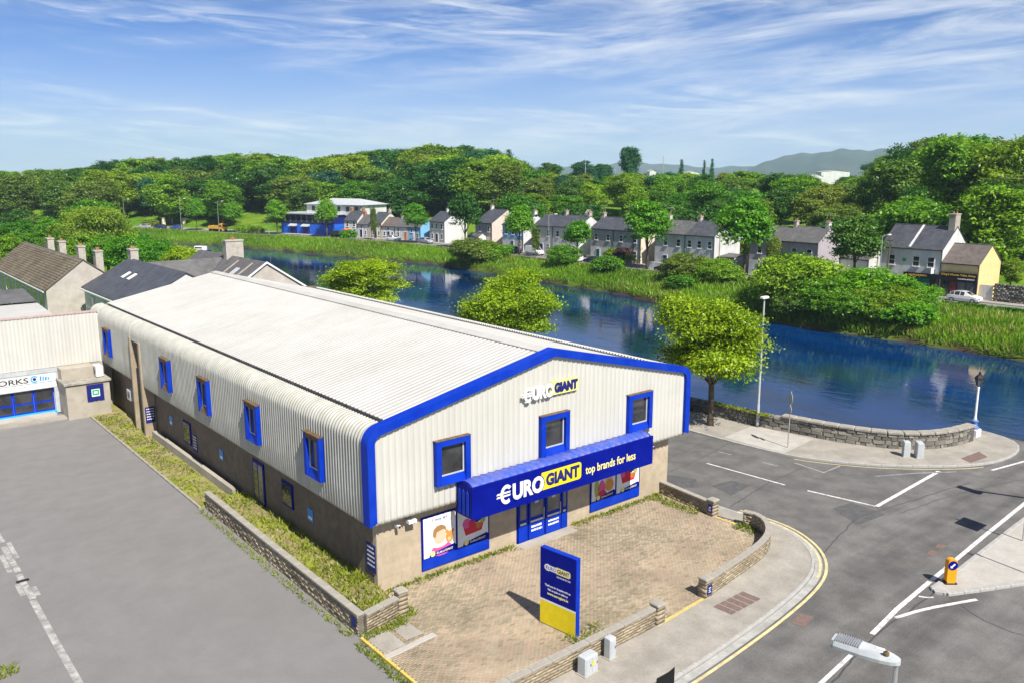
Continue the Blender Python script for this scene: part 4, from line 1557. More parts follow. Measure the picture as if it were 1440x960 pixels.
def smallprint(parent, org, U, w, h, mat, n=7, name='print'):
    """a line of print too small to read: uneven short bars"""
    U = Vector(U)
    W = U.cross(Vector((0, 0, 1)))
    mb_ = MB()
    x_ = 0.0
    while x_ < w * 0.96:
        l_ = w / n * rnd.uniform(0.45, 1.2)
        mb_.extr([(x_, h * rnd.uniform(0, .12)), (min(w, x_ + l_), h * rnd.uniform(0, .12)), (min(w, x_ + l_), h * rnd.uniform(.75, 1)), (x_, h * rnd.uniform(.75, 1))], org, U, UZ, W, 0.006)
        x_ += l_ + w / n * 0.22
    return mb_.build(name, mat, parent)


# entrance doors
DR = mkobj('entrance', MB().box(7.62, 10.92, -0.05, -0.003, 0.1, 2.95).mesh('entrance', M['bluedark']), ST)
for x0, w in ((7.70, 0.55), (8.35, 0.98), (9.45, 0.98), (10.5, 0.36)):
    d = mkobj('door_leaf', MB().box(x0, x0 + w, -0.085, -0.052, 0.14, 2.85).mesh('door_leaf', M['blue']), DR)
    MB().box(x0 + 0.09, x0 + w - 0.09, -0.095, -0.087, 1.28, 2.72).build('pane', M['glasslight'], d)
    MB().box(x0 + 0.09, x0 + w - 0.09, -0.095, -0.087, 1.0, 1.1).build('print', M['offwhite'], d)
    if w > 0.9:
        smallprint(d, (x0 + 0.14, -0.087, 0.72), UX, w - 0.28, 0.12, M['white'])
        smallprint(d, (x0 + 0.14, -0.087, 0.53), UX, w - 0.28, 0.12, M['white'], 5)
        MB().box(x0 + 0.36, x0 + 0.60, -0.100, -0.096, 1.95, 2.32).build('notice', M['offwhite'], d)
        MB().box(x0 + w - 0.07, x0 + w - 0.03, -0.13, -0.087, 1.0, 1.6).build('handle', M['steel'], d)
MB().prism([(7.5, -0.75), (11.0, -0.75), (11.0, 0), (7.5, 0)], 0.05, 0.115).build('door_step', M['concrete'], ST)


def disc(cx, cz, rx, rz_, n=14, a0=0):
    return [(cx + rx * math.cos(R(a0) + 2 * math.pi * k / n), cz + rz_ * math.sin(R(a0) + 2 * math.pi * k / n)) for k in range(n)]


def poster(parent, x0, kind):
    """one printed display panel, 1.72 m wide"""
    w = 1.72
    p = mkobj('display_panel', MB().box(x0, x0 + w, -0.075, -0.052, 0.98, 2.82).mesh('display_panel', M['white']), parent)
    pr_ = MB()

    def sh(poly, mat, lift):
        pr_.extr([(x0 + w * u, 0.98 + 1.84 * v) for u, v in poly], (0, -0.0755 - lift, 0), UX, UZ, (0, -1, 0), 0.0012, M[mat])
    if kind == 'child':
        sh(disc(.55, .12, .33, .16), 'pink', .0005)
        sh(disc(.5, .3, .26, .12), 'white', .0015)
        sh(disc(.5, .46, .19, .20), 'skin', .003)
        sh([(.28, .5), (.3, .66), (.4, .74), (.55, .75), (.68, .68), (.71, .54), (.62, .62), (.5, .6), (.4, .58), (.36, .44)], 'hair', .0045)
        sh(disc(.80, .38, .12, .15), 'teddy', .0045)
        sh(disc(.72, .53, .05, .05), 'teddy', .006)
        sh(disc(.89, .52, .05, .05), 'teddy', .006)
        sh(disc(.79, .33, .05, .045), 'skin', .0075)
    elif kind == 'basket':
        sh([(.25, .25), (.78, .28), (.86, .50), (.18, .48)], 'red', .0005)
        sh(disc(.28, .56, .13, .13), 'pink', .002)
        sh(disc(.47, .53, .12, .12), 'red', .0035)
        sh(disc(.60, .66, .14, .11), 'green', .002)
        sh(disc(.82, .55, .09, .10), 'lime', .005)
        sh([(.55, .56), (.85, .66), (.93, .82), (.88, .62), (.62, .5)], 'black', .0065)
        sh(disc(.68, .42, .09, .08), 'dooror', .0065)
    else:
        sh(disc(.72, .50, .16, .24), 'skin', .0005)
        sh(disc(.70, .72, .10, .09), 'hair', .002)
        sh(disc(.74, .35, .19, .18), 'teddy', .0035)
        sh(disc(.42, .30, .15, .26), 'pink', .002)
        sh(disc(.43, .12, .2, .14), 'red', .005)
        sh(disc(.20, .35, .1, .26), 'lime', .002)
        sh([(.1, .68), (.3, .55), (.36, .72), (.25, .64), (.12, .86)], 'doorred', .005)
    pr_.build('picture', None, p)
    if kind != 'toys':
        text_mesh('I got it!', M['navy'], x0 + w * 0.28, x0 + w * 0.72, 2.55, 2.72, (0, -0.0755, 0), UX, UZ, 0.002, 0.02, 'lettering', p)
    MB().extr([(x0 + w * .16, 0.985), (x0 + w, 0.985), (x0 + w, 1.22), (x0 + w * .95, 1.30), (x0 + w * .38, 1.16), (x0 + w * .2, 1.19)], (0, -0.083, 0), UX, UZ, (0, -1, 0), .001).build('swoosh', M['bluedark'], p)
    MB().extr(disc(x0 + w * .27, 1.10, .13, .13), (0, -0.0845, 0), UX, UZ, (0, -1, 0), .001).build('badge', M['paleyellow'], p)
    text_mesh('\u20acURO', M['white'], x0 + w * .38, x0 + w * .64, 1.03, 1.13, (0, -0.0845, 0), UX, UZ, .001, .02, 'lettering', p)
    text_mesh('GIANT', M['paleyellow'], x0 + w * .65, x0 + w * .9, 1.05, 1.15, (0, -0.0845, 0), UX, UZ, .001, .02, 'lettering', p)


for xw, kinds in ((2.20, ('child', 'basket')), (12.52, ('toys', 'basket'))):
    dw = mkobj('display_window', MB().box(xw, xw + 3.74, -0.05, -0.003, 0.42, 2.9).mesh('display_window', M['bluedark']), ST)
    MB().box(xw + 0.02, xw + 3.72, -0.07, -0.0515, 0.44, 0.95).build('apron_panel', M['blue'], dw)
    poster(dw, xw + 0.09, kinds[0])
    poster(dw, xw + 1.93, kinds[1])

# side openings, vents and notices on the shaded long wall
sd_ = mkobj('side_door', MB().box(-0.06, 0, 11.3, 12.7, 0.42, 2.75).mesh('side_door', M['bluedark']), ST)
MB().box(-0.075, -0.062, 11.42, 11.95, 0.55, 2.6).build('pane', M['glasslight'], sd_)
MB().box(-0.075, -0.062, 12.05, 12.58, 0.55, 2.6).build('pane', M['glass'], sd_)
for yc, w, z0, z1 in ((8.5, 1.2, 1.35, 2.6), (22.9, 1.3, 1.0, 2.4)):
    f_ = mkobj('side_window', MB().box(-0.07, 0, yc - w / 2, yc + w / 2, z0, z1).mesh('side_window', M['bluedark']), ST)
    MB().box(-0.085, -0.072, yc - w / 2 + .1, yc + w / 2 - .1, z0 + .1, z1 - .1).build('pane', M['glass'], f_)
for yc, z0 in ((6.1, 1.35), (17.3, 1.4), (26.0, 1.45)):
    v_ = mkobj('wall_notice', MB().box(-0.03, 0, yc - .28, yc + .28, z0, z0 + .62).mesh('wall_notice', M['skyblue']), ST)
    MB().box(-0.036, -0.031, yc - .2, yc + .2, z0 + .1, z0 + .24).build('print', M['white'], v_)


def notice(parent, org, U, w, h, mat='navy', rows=5):
    """printed notice board with rows of small print, standing on org, along U"""
    U = Vector(U)
    W = U.cross(Vector((0, 0, 1)))
    p = MB().extr([(0, 0), (w, 0), (w, h), (0, h)], org, U, UZ, W, 0.03).build('notice_board', M[mat], parent)
    mb = MB()
    for r_ in range(rows):
        x = w * 0.12
        zz = h * (0.9 - 0.8 * r_ / rows) - h * 0.06
        while x < w * 0.85:
            l = rnd.uniform(0.08, 0.22) * w
            mb.extr([(x, zz), (min(x + l, w * .9), zz), (min(x + l, w * .9), zz + h * 0.06), (x, zz + h * 0.06)], Vector(org) + W * 0.0305, U, UZ, W, 0.004)
            x += l + w * 0.05
    mb.build('print', M['white'], p)
    return p


notice(ST, (0.0, 0.85, 0.95), (0, -1, 0), 0.75, 1.25)
notice(ST, (0.0, 22.0, 0.75), (0, -1, 0), 0.7, 1.1)
notice(ST, (-0.72, 29.095, 1.0), (1, 0, 0), 0.62, 1.1)
# flood light and camera under the cladding
fl = mkobj('flood_light', MB().box(1.35, 1.75, -0.42, -0.15, 2.98, 3.12).mesh('flood_light', M['white']), ST)
MB().box(1.5, 1.6, -0.15, 0.0, 3.0, 3.08).build('bracket', M['greycab'], fl)
fl = mkobj('security_camera', MB().box(0.85, 0.98, -0.36, -0.02, 2.90, 3.02).mesh('security_camera', M['white']), ST)
MB().box(0.86, 0.97, -0.37, -0.362, 2.91, 3.01).build('lens', M['black'], fl)
fl = mkobj('security_camera', MB().box(16.9, 17.03, -0.36, -0.02, 3.0, 3.12).mesh('security_camera', M['white']), ST)
MB().box(16.91, 17.02, -0.37, -0.362, 3.01, 3.11).build('lens', M['black'], fl)

# ------------------------------------------------------------------ totem sign on the forecourt
tt = thing('totem_sign', 'free-standing blue and yellow sign panel on the paved forecourt', 'sign', (4.0, -6.95, 0.09), R(8))
MB().bevbox(-0.12, 0.12, -0.9, 0.9, 0.02, 3.22, 0.012).build('panel', M['blue'], tt)
MB().box(-0.135, -0.122, -0.88, 0.88, 0.05, 1.02).build('yellow_panel', M['yellow'], tt)
MB().box(-0.135, -0.122, -0.88, 0.88, 1.023, 1.10).build('white_band', M['white'], tt)
fb_ = MB().box(-0.135, -0.122, -0.88, 0.88, 1.103, 3.20).build('blue_panel', M['bluedark'], tt)
UT = (0, -1, 0)
mb = MB()
mb.extr(disc(-0.5, 2.47, 0.17, 0.14), (-0.136, 0, 0), UT, UZ, (-1, 0, 0), 0.004)
mb.extr([(-0.42, 2.36), (-0.08, 2.36), (-0.08, 2.58), (-0.42, 2.58)], (-0.136, 0, 0), UT, UZ, (-1, 0, 0), 0.003)
mb.build('logo_plate', M['white'], fb_)
MB().extr([(-0.07, 2.34), (0.56, 2.34), (0.62, 2.40), (0.62, 2.55), (0.56, 2.61), (-0.07, 2.61)], (-0.136, 0, 0), UT, UZ, (-1, 0, 0), 0.004).build('logo_plate', M['paleyellow'], fb_)
text_mesh('\u20acURO', M['bluedark'], -0.6, -0.1, 2.39, 2.55, (-0.1405, 0, 0), UT, UZ, 0.002, 0.0, 'lettering', fb_)
text_mesh('GIANT', M['navy'], -0.02, 0.57, 2.39, 2.56, (-0.1405, 0, 0), UT, UZ, 0.002, 0.03, 'lettering', fb_)
text_mesh('top brands for less', M['white'], -0.05, 0.62, 2.17, 2.28, (-0.136, 0, 0), UT, UZ, 0.003, 0.0, 'lettering', fb_)
text_mesh('Thank you for shopping with us.', M['white'], -0.64, 0.64, 1.66, 1.77, (-0.136, 0, 0), UT, UZ, 0.003, 0.02, 'lettering', fb_)
text_mesh('Visit us again or online at', M['white'], -0.5, 0.5, 1.50, 1.61, (-0.136, 0, 0), UT, UZ, 0.003, 0.02, 'lettering', fb_)
text_mesh('www.eurogiant.ie', M['paleyellow'], -0.52, 0.52, 1.31, 1.45, (-0.136, 0, 0), UT, UZ, 0.003, 0.03, 'lettering', fb_)

# ------------------------------------------------------------------ audio shop closing the car park
NB = thing('shop_building', 'white clad shop with blue glazed doors at the far end of the car park', 'building', (0, 39.5, 0))
cols = []
x = -36.0
while x < -0.75:
    cols += [(x, 0), (x + 0.12, 0), (x + 0.15, 0.03), (x + 0.22, 0.03)]
    x += 0.25
cols = [(min(c, -0.64), o) for c, o in cols]
V = [(x, -o, z) for x, o in cols for z in (3.55, 5.4, 7.3)]
Fq = [(i * 3 + k, (i + 1) * 3 + k, (i + 1) * 3 + k + 1, i * 3 + k + 1) for i in range(len(cols) - 1) for k in range(2)]
mkobj('wall_cladding', np_mesh('wall_cladding', np.array(V), np.array(Fq), M['cladding']), NB)
MB().box(-36, -0.66, -0.06, 0.35, 7.303, 7.4).build('parapet_cap', pm('rosecap', (0.42, 0.30, 0.27), (0.52, 0.4, 0.36), 3, 0.8), NB)
MB().box(-36, -0.04, 0.05, 0.3, 3.2, 7.3).build('inner_wall', M['offwhite'], NB)
MB().box(-36, -4.0, 0.31, 18, -0.1, 6.6).build('rear_block', M['render_w'], NB)
mb = MB()
mb.add([(-36, 0.31, 6.75), (-3, 0.31, 6.75), (-3, 14, 7.35), (-36, 14, 7.35)], [(0, 1, 2, 3)])
mb.build('roof', M['roofsheet'], NB)
mb = MB()
V, Fq = [], []
for i in range(61):
    x = -14 + 11 * i / 60
    for y, z in ((9.0, 7.25), (14.5, 7.75)):
        V.append((x, y, z + (0.05 if i % 2 else 0)))
Fq = [(2 * i, 2 * i + 2, 2 * i + 3, 2 * i + 1) for i in range(60)]
mkobj('corrugated_roof', np_mesh('corrugated_roof', np.array(V), np.array(Fq), M['slategrey']), NB)
MB().box(-36, -3.2, 0.32, 0.4, -0.1, 3.2).build('shop_wall', M['darkshop'], NB)
MB().box(-3.55, -0.04, 0.0, 0.32, -0.1, 3.5).build('end_wall', M['concrete'], NB)
MB().box(-36, -3.75, -0.12, 0.30, 3.22, 3.52).build('canopy_edge', M['greycab'], NB)
fs_ = MB().box(-36, -3.75, -0.10, -0.02, 2.05, 3.2).build('fascia_sign', M['greycab'], NB)
MB().box(-20, -3.95, -0.125, -0.102, 2.55, 3.12).build('sign_board', M['offwhite'], fs_)
MB().box(-20, -3.95, -0.125, -0.102, 2.10, 2.48).build('sign_board', M['white'], fs_)
text_mesh('SOUNDWORKS', M['darkshop'], -11.2, -5.75, 2.63, 3.02, (0, -0.127, 0), UX, UZ, 0.01, 0.01, 'lettering', fs_)
text_mesh('LIGHT \u2022 VISION \u2022 STAGING', M['greycab'], -10.6, -4.2, 2.18, 2.40, (0, -0.127, 0), UX, UZ, 0.01, 0.0, 'lettering', fs_)
mb = MB()
ring = [(0.26 * math.cos(R(a)), 0.26 * math.sin(R(a))) for a in range(40, 321, 20)] + [(0.17 * math.cos(R(a)), 0.17 * math.sin(R(a))) for a in range(320, 39, -20)]
mb.extr([(u - 5.35, v + 2.84) for u, v in ring], (0, -0.127, 0), UX, UZ, (0, -1, 0), 0.01, M['cyan'])
mb.extr(disc(-5.35, 2.84, .11, .11), (0, -0.127, 0), UX, UZ, (0, -1, 0), 0.01, M['bluedark'])
for k in range(4):
    mb.extr([(-5.02 + k * .17, 2.66), (-4.92 + k * .17, 2.66), (-4.88 + k * .17, 3.02 - .04 * k), (-4.98 + k * .17, 3.0 - .04 * k)], (0, -0.127, 0), UX, UZ, (0, -1, 0), 0.01, M['cyan'] if k % 2 else M['skyblue'])
mb.build('emblem', None, fs_)
for k in range(8):
    x1 = -4.15 - k * 1.35
    w_ = mkobj('glazed_panel', MB().box(x1 - 1.33, x1, 0.12, 0.2, 0.12, 2.05).mesh('glazed_panel', M['blue']), NB)
    MB().box(x1 - 1.22, x1 - 0.1, 0.108, 0.118, 1.12, 1.98).build('pane', M['glass'], w_)
    MB().box(x1 - 1.22, x1 - 0.1, 0.108, 0.118, 0.42, 0.98).build('pane', M['glass'], w_)
MB().box(-36, -4.1, -0.25, 0.1, 0.0, 0.30).build('blue_plinth', M['cyan'], NB)
MB().box(-36, -4.3, -1.0, -0.25, 0.0, 0.26).build('door_step', M['concrete_new'], NB)
MB().box(-36, -3.5, -2.2, -1.0, 0.0, 0.12).build('apron', M['pavement'], NB)
MB().box(-4.12, -3.75, -0.09, 0.1, 0.1, 3.2).build('shopfront_pillar', M['greycab'], NB)
# concrete meter house in the corner, with its sign and two air conditioning units on top
mh = thing('meter_house', 'small concrete meter house with a blue sign in the corner of the car park', 'outbuilding', (-2.35, 38.1, 0))
MB().bevbox(-1.5, 1.45, -1.2, 1.3, 0, 2.55, 0.03).build('walls', M['concrete'], mh)
MB().bevbox(-1.62, 1.57, -1.32, 1.42, 2.553, 2.72, 0.03).build('roof_slab', M['coping'], mh)
MB().bevbox(-1.45, 0.75, 0.1, 1.3, 2.723, 3.55, 0.03).build('upper_block', M['concrete'], mh)
sg = MB().box(-0.15, 1.0, -1.25, -1.203, 1.15, 2.4).build('sign', M['navy'], mh)
MB().box(0.16, 0.72, -1.258, -1.2505, 1.5, 2.05).build('sign_plate', M['white'], sg)
MB().box(0.21, 0.67, -1.266, -1.2585, 1.6, 2.0).build('sign_symbol', M['green'], sg)
MB().box(0.32, 0.56, -1.274, -1.2665, 1.72, 1.88).build('print', M['white'], sg)
for u in (0.28, 0.55):
    MB().box(u, u + 0.1, -1.235, -1.203, 0, 1.15).build('conduit', M['concrete'], mh)
ac = thing('air_conditioner', 'white air conditioning unit standing on the meter house roof', 'air conditioner', (-1.35, 38.05, 2.72))
MB().bevbox(-0.25, 0.25, -0.5, 0.5, 0.06, 0.85, 0.02).build('case', M['offwhite'], ac)
MB().extr(disc(0, 0.45, 0.28, 0.28), (-0.252, 0, 0), (0, 1, 0), UZ, (-1, 0, 0), 0.01).build('fan_grille', M['gutter'], ac)
MB().box(-0.2, 0.2, -0.4, 0.4, 0.0, 0.058).build('feet', M['gutter'], ac)
ac2 = thing('air_conditioner', 'white wall unit fixed low beside the concrete pier of the store', 'air conditioner', (-0.28, 33.4, 1.7))
MB().bevbox(-0.27, 0.25, -0.45, 0.45, 0.0, 0.75, 0.02).build('case', M['offwhite'], ac2)
MB().extr(disc(0, 0.38, 0.25, 0.25), (-0.272, 0, 0), (0, 1, 0), UZ, (-1, 0, 0), 0.01).build('fan_grille', M['gutter'], ac2)


# ------------------------------------------------------------------ gabled houses
def gwall(mb, x0, x1, y0, y1, eave, ridge, mat=None, xr=None):
    """gabled wall block, ridge along y; local ground 0"""
    xm = (x0 + x1) / 2 if xr is None else xr
    poly = [(x0, -0.3), (x1, -0.3), (x1, eave), (xm, ridge), (x0, eave)]
    mb.extr(poly, (0, y0, 0), (1, 0, 0), (0, 0, 1), (0, 1, 0), y1 - y0, mat)


def groof(x0, x1, y0, y1, eave, ridge, ov=0.25, th=0.12, oe=0.12):
    """two roof slabs over a gabled block"""
    xm = (x0 + x1) / 2
    out = []
    for s in (-1, 1):
        xe = x0 if s < 0 else x1
        sl = (ridge - eave) / abs(xm - xe)
        a = (xe + s * ov, eave - ov * sl)
        mb = MB()
        V = []
        for y in (y0 - oe, y1 + oe):
            V += [(a[0], y, a[1] + 0.01), (xm, y, ridge + 0.01), (xm, y, ridge + th), (a[0], y, a[1] + th)]
        mb.add(V, [(0, 1, 2, 3), (7, 6, 5, 4), (3, 2, 6, 7), (0, 3, 7, 4), (0, 4, 5, 1)])
        out.append(mb)
    return out


def chimney(parent, x, y, z0, z1, w=0.6, d=0.8, pots=2, mat=None):
    c = mkobj('chimney', MB().box(x - w / 2, x + w / 2, y - d / 2, y + d / 2, z0, z1).mesh('chimney', mat or M['chimney']), parent)
    MB().box(x - w / 2 - .07, x + w / 2 + .07, y - d / 2 - .07, y + d / 2 + .07, z1 + .002, z1 + .14).build('chimney_cap', M['chimney'], c)
    for k in range(pots):
        yy = y + (k - (pots - 1) / 2) * d * 0.5
        MB().lathe([(0.12, z1 + .142), (0.10, z1 + .36), (0.12, z1 + .38), (0.115, z1 + .44)], (x, yy), 10).build('chimney_pot', M['clay'], c)
    return c


nh = thing('terraced_house', 'long house with brown tiled roof and pale gable behind the shop', 'house', (5.4, 69.5, 0))
mb = MB()
gwall(mb, -3.8, 3.8, 0, 31, 5.6, 8.5)
mb.build('wall', M['roughcast'], nh)
for mb in groof(-3.8, 3.8, 0, 31, 5.6, 8.5):
    r_ = mb.build('roof', M['slatebrown'], nh)
# clay tiles on the slope facing the camera
rects, tint = [], []
sl = (8.5 - 5.6) / 3.8
ang = math.atan(sl)
V, T = [], []
base = np.array([[-1, -1, -1], [1, -1, -1], [1, 1, -1], [-1, 1, -1], [-1, -1, 1], [1, -1, 1], [1, 1, 1], [-1, 1, 1]], float)
fbx = np.array([[4, 5, 6, 7], [0, 1, 5, 4], [1, 2, 6, 5], [2, 3, 7, 6], [3, 0, 4, 7]])
rows, colsn = 15, 96
for i in range(rows):
    for j in range(colsn):
        u = (i + 0.5) / rows * 4.02
        q = base * (0.155, 0.155, 0.018)
        q[:, 2] += 0.02 - q[:, 0] * 0.10 + rnd.uniform(0, 0.006)
        xx = -4.04 + u * math.cos(ang) * 1.19
        zz = 5.6 - 0.25 * sl + 0.13 + (xx + 4.05) * sl
        cx = xx + q[:, 0] * math.cos(ang) - q[:, 2] * math.sin(ang)
        cz = zz + q[:, 0] * math.sin(ang) + q[:, 2] * math.cos(ang)
        V.append(np.stack([cx, -0.05 + j * 0.324 + 0.16 + q[:, 1], cz], -1))
        T.append(min(1, max(0, rnd.gauss(.5, .22))))
Fq = (fbx[None] + 8 * np.arange(len(V))[:, None, None]).reshape(-1, 4)
stuff(mkobj('roof_tiles', np_mesh('roof_tiles', np.concatenate(V), Fq, M['tiletint'], np.repeat(T, 5)), nh))
for y in (1.5, 9, 18.5, 25):
    chimney(nh, 1.9, y, 6.6, 9.2, 0.75, 1.1, 2)
for k in range(9):
    f_ = mkobj('window', MB().box(-3.86, -3.8, 2 + k * 3.2, 3.1 + k * 3.2, 3.6, 4.9).mesh('window', M['white']), nh)
    MB().box(-3.88, -3.862, 2.08 + k * 3.2, 3.02 + k * 3.2, 3.68, 4.82).build('pane', M['glass'], f_)
    if k % 2 == 0:
        MB().tube([(-3.9, 3.6 + k * 3.2, 0), (-3.9, 3.6 + k * 3.2, 5.4)], 0.05, 6).build('downpipe', M['white'], nh)
MB().box(-4.15, -4.03, -0.1, 31.1, 5.35, 5.47).build('gutter', M['white'], nh)

nh = thing('terraced_house', 'dark slate roofed house with two roof windows beside the store roof', 'house', (9.6, 50, 0))
mb = MB()
gwall(mb, -4.8, 4.8, 0, 17.5, 5.9, 8.5)
mb.build('wall', M['render_w'], nh)
rs = [mb.build('roof', M['slate'], nh) for mb in groof(-4.8, 4.8, 0, 17.5, 5.9, 8.5)]
for y in (9.0, 11.0):
    sw = MB().extr([(0, 0), (1.0, 0), (1.0, 0.65), (0, 0.65)], (-2.6, y, 7.24), (0.878, 0, 0.478), (0, 1, 0), (-0.478, 0, 0.878), 0.08).build('roof_window', M['white'], rs[0])
chimney(nh, 0.2, 16.9, 7.9, 9.5, 0.8, 1.2, 2)
for k in range(4):
    f_ = mkobj('window', MB().box(-4.87, -4.8, 1.5 + k * 4, 2.6 + k * 4, 3.9, 5.2).mesh('window', M['white']), nh)
    MB().box(-4.89, -4.872, 1.58 + k * 4, 2.52 + k * 4, 3.98, 5.12).build('pane', M['glass'], f_)
MB().box(-5.18, -5.06, -0.1, 17.6, 5.62, 5.74).build('gutter', M['white'], nh)

nh = thing('terraced_house', 'grey slate house with white-edged gable and wide two-pot chimney behind the store', 'house', (19.6, 55, 0))
mb = MB()
gwall(mb, -4.5, 4.5, 0, 19, 5.4, 8.4)
gwall_mb = mb
mb.build('wall', M['roughcast'], nh)
rs = [mb.build('roof', M['slategrey'], nh) for mb in groof(-4.5, 4.5, 0, 19, 5.4, 8.4)]
sl2 = 3.0 / 4.5
for s in (-1, 1):
    MB().extr([(0, 8.56), (s * 4.8, 8.56 - 4.8 * sl2), (s * 4.8, 8.36 - 4.8 * sl2), (0, 8.36)], (0, -0.2, 0), (1, 0, 0), (0, 0, 1), (0, 1, 0), 0.075).build('barge_board', M['white'], nh)
mb = MB()      # cross wing with its ridge across
for ys, ye in ((6.5, 11.0), (15.5, 11.0)):
    mb.add([(-9.5, ys, 5.5), (-0.2, ys, 5.5), (-0.2, ye, 8.2), (-9.5, ye, 8.2)], [(0, 1, 2, 3)])
mb.build('wing_roof', M['slategrey'], nh)
MB().box(-9.4, -4.5, 6.8, 15.2, 0, 5.5).build('wing_wall', M['render_w'], nh)
chimney(nh, 0.3, 9.5, 7.8, 10.1, 2.0, 0.9, 2, M['chimney'])
for (a_, b_) in (((-2.9, 2.2), (-0.3, 2.2)), ((-2.9, 6.0), (-0.3, 6.0))):
    MB().extr([(0, 0), (2.9, 0), (2.9, .22), (0, .22)], (a_[0], a_[1], 8.4 - 2.9 * sl2 + 0.14), (0.832, 0, 0.555), (0, 1, 0), (-0.555, 0, 0.832), 0.07).build('roof_verge', M['concrete'], rs[0])
MB().extr([(0, 0), (1.2, 0), (1.2, 0.8), (0, 0.8)], (-2.4, 3.6, 8.4 - 2.4 * sl2 + 0.14), (0.832, 0, 0.555), (0, 1, 0), (-0.555, 0, 0.832), 0.1).build('roof_window', M['greycab'], rs[0])
#==SECTION4==
# ------------------------------------------------------------------ foliage
def unit(a):
    return a / np.maximum(np.linalg.norm(a, axis=1, keepdims=True), 1e-6)


def crown_mesh(name, seed, lobes, clumps, per, leaf, crad, mat, zmin=None, aspect=0.55, droop=0.0, low=-0.55):
    """leaf faces in clumps spread through the outer volume of several lobes"""
    g = np.random.default_rng(seed)
    lobes = np.array(lobes, float)
    wgt = lobes[:, 3] * lobes[:, 4] + lobes[:, 3] * lobes[:, 5] + lobes[:, 4] * lobes[:, 5]
    li = g.choice(len(lobes), clumps, p=wgt / wgt.sum())
    d = unit(g.normal(size=(clumps, 3)))
    d[:, 2] = np.where(d[:, 2] < low, -d[:, 2], d[:, 2])
    rr = g.uniform(0.30, 1.0, clumps) ** 0.42
    C = lobes[li, :3] + d * lobes[li, 3:6] * rr[:, None]
    ct = g.uniform(0, 1, clumps)
    idx_ = np.repeat(np.arange(clumps), per)
    n_ = len(idx_)
    P = C[idx_] + g.normal(size=(n_, 3)) * np.array([crad, crad, crad * 0.42]) * g.uniform(0.6, 1.3, clumps)[idx_][:, None]
    if droop:
        P[:, 2] -= droop * g.uniform(0, 1, n_) ** 2
    if zmin is not None:
        P[:, 2] = np.maximum(P[:, 2], zmin + g.uniform(0, 0.25, n_))
    out = d[idx_]
    nrm = unit(out * 0.75 + g.normal(size=(n_, 3)) * 0.62 + np.array([0, 0, 0.45]))
    t = unit(np.cross(nrm, g.normal(size=(n_, 3))))
    b = np.cross(nrm, t)
    s = (leaf * g.uniform(0.6, 1.35, n_))[:, None]
    V = np.stack([P - t * s, P + b * s * aspect - nrm * s * 0.12, P + t * s, P - b * s * aspect - nrm * s * 0.12], 1).reshape(-1, 3)
    F_ = np.arange(n_ * 4).reshape(-1, 4)
    tint = np.clip(0.55 * ct[idx_] + 0.5 * g.uniform(0, 1, n_) - 0.02, 0, 1)
    return np_mesh(name, V, F_, mat, tint)


def trunk_mesh(name, seed, h, r, limbs, mat=None):
    q = random.Random(seed)
    mb = MB()
    top = (q.uniform(-.15, .15) * h * .1, q.uniform(-.15, .15) * h * .1, h)
    mb.tube([(0, 0, -0.3), (q.uniform(-.05, .05), q.uniform(-.05, .05), h * 0.35), (top[0] * .6, top[1] * .6, h * .7), top], [r * 1.35, r, r * .8, r * .5], 8)
    for (x, y, z) in limbs:
        k = q.uniform(0.45, 0.9)
        s = (top[0] * k, top[1] * k, h * k)
        m_ = ((s[0] + x) / 2 + q.uniform(-.2, .2), (s[1] + y) / 2 + q.uniform(-.2, .2), (s[2] + z) / 2 - 0.1 * (z - s[2]))
        mb.tube([s, m_, (x, y, z)], [r * .5, r * .34, r * .14], 6)
    return mb.mesh(name, mat or M['bark'], True)


def lobes_round(seed, R_, hz, zc, n, sub=0.55):
    q = random.Random(seed)
    L_ = [(0, 0, zc, R_ * .62, R_ * .62, hz * .86)]
    for k in range(n):
        a = 2 * math.pi * (k + q.uniform(-.3, .3)) / n
        el = q.uniform(-0.75, 1.15)
        rr = R_ * q.uniform(.42, .80)
        L_.append((rr * math.cos(a) * math.cos(el * .8), rr * math.sin(a) * math.cos(el * .8), zc + hz * .68 * math.sin(el), R_ * sub * q.uniform(.55, 1.1), R_ * sub * q.uniform(.55, 1.1), hz * sub * q.uniform(.5, .95)))
    return L_


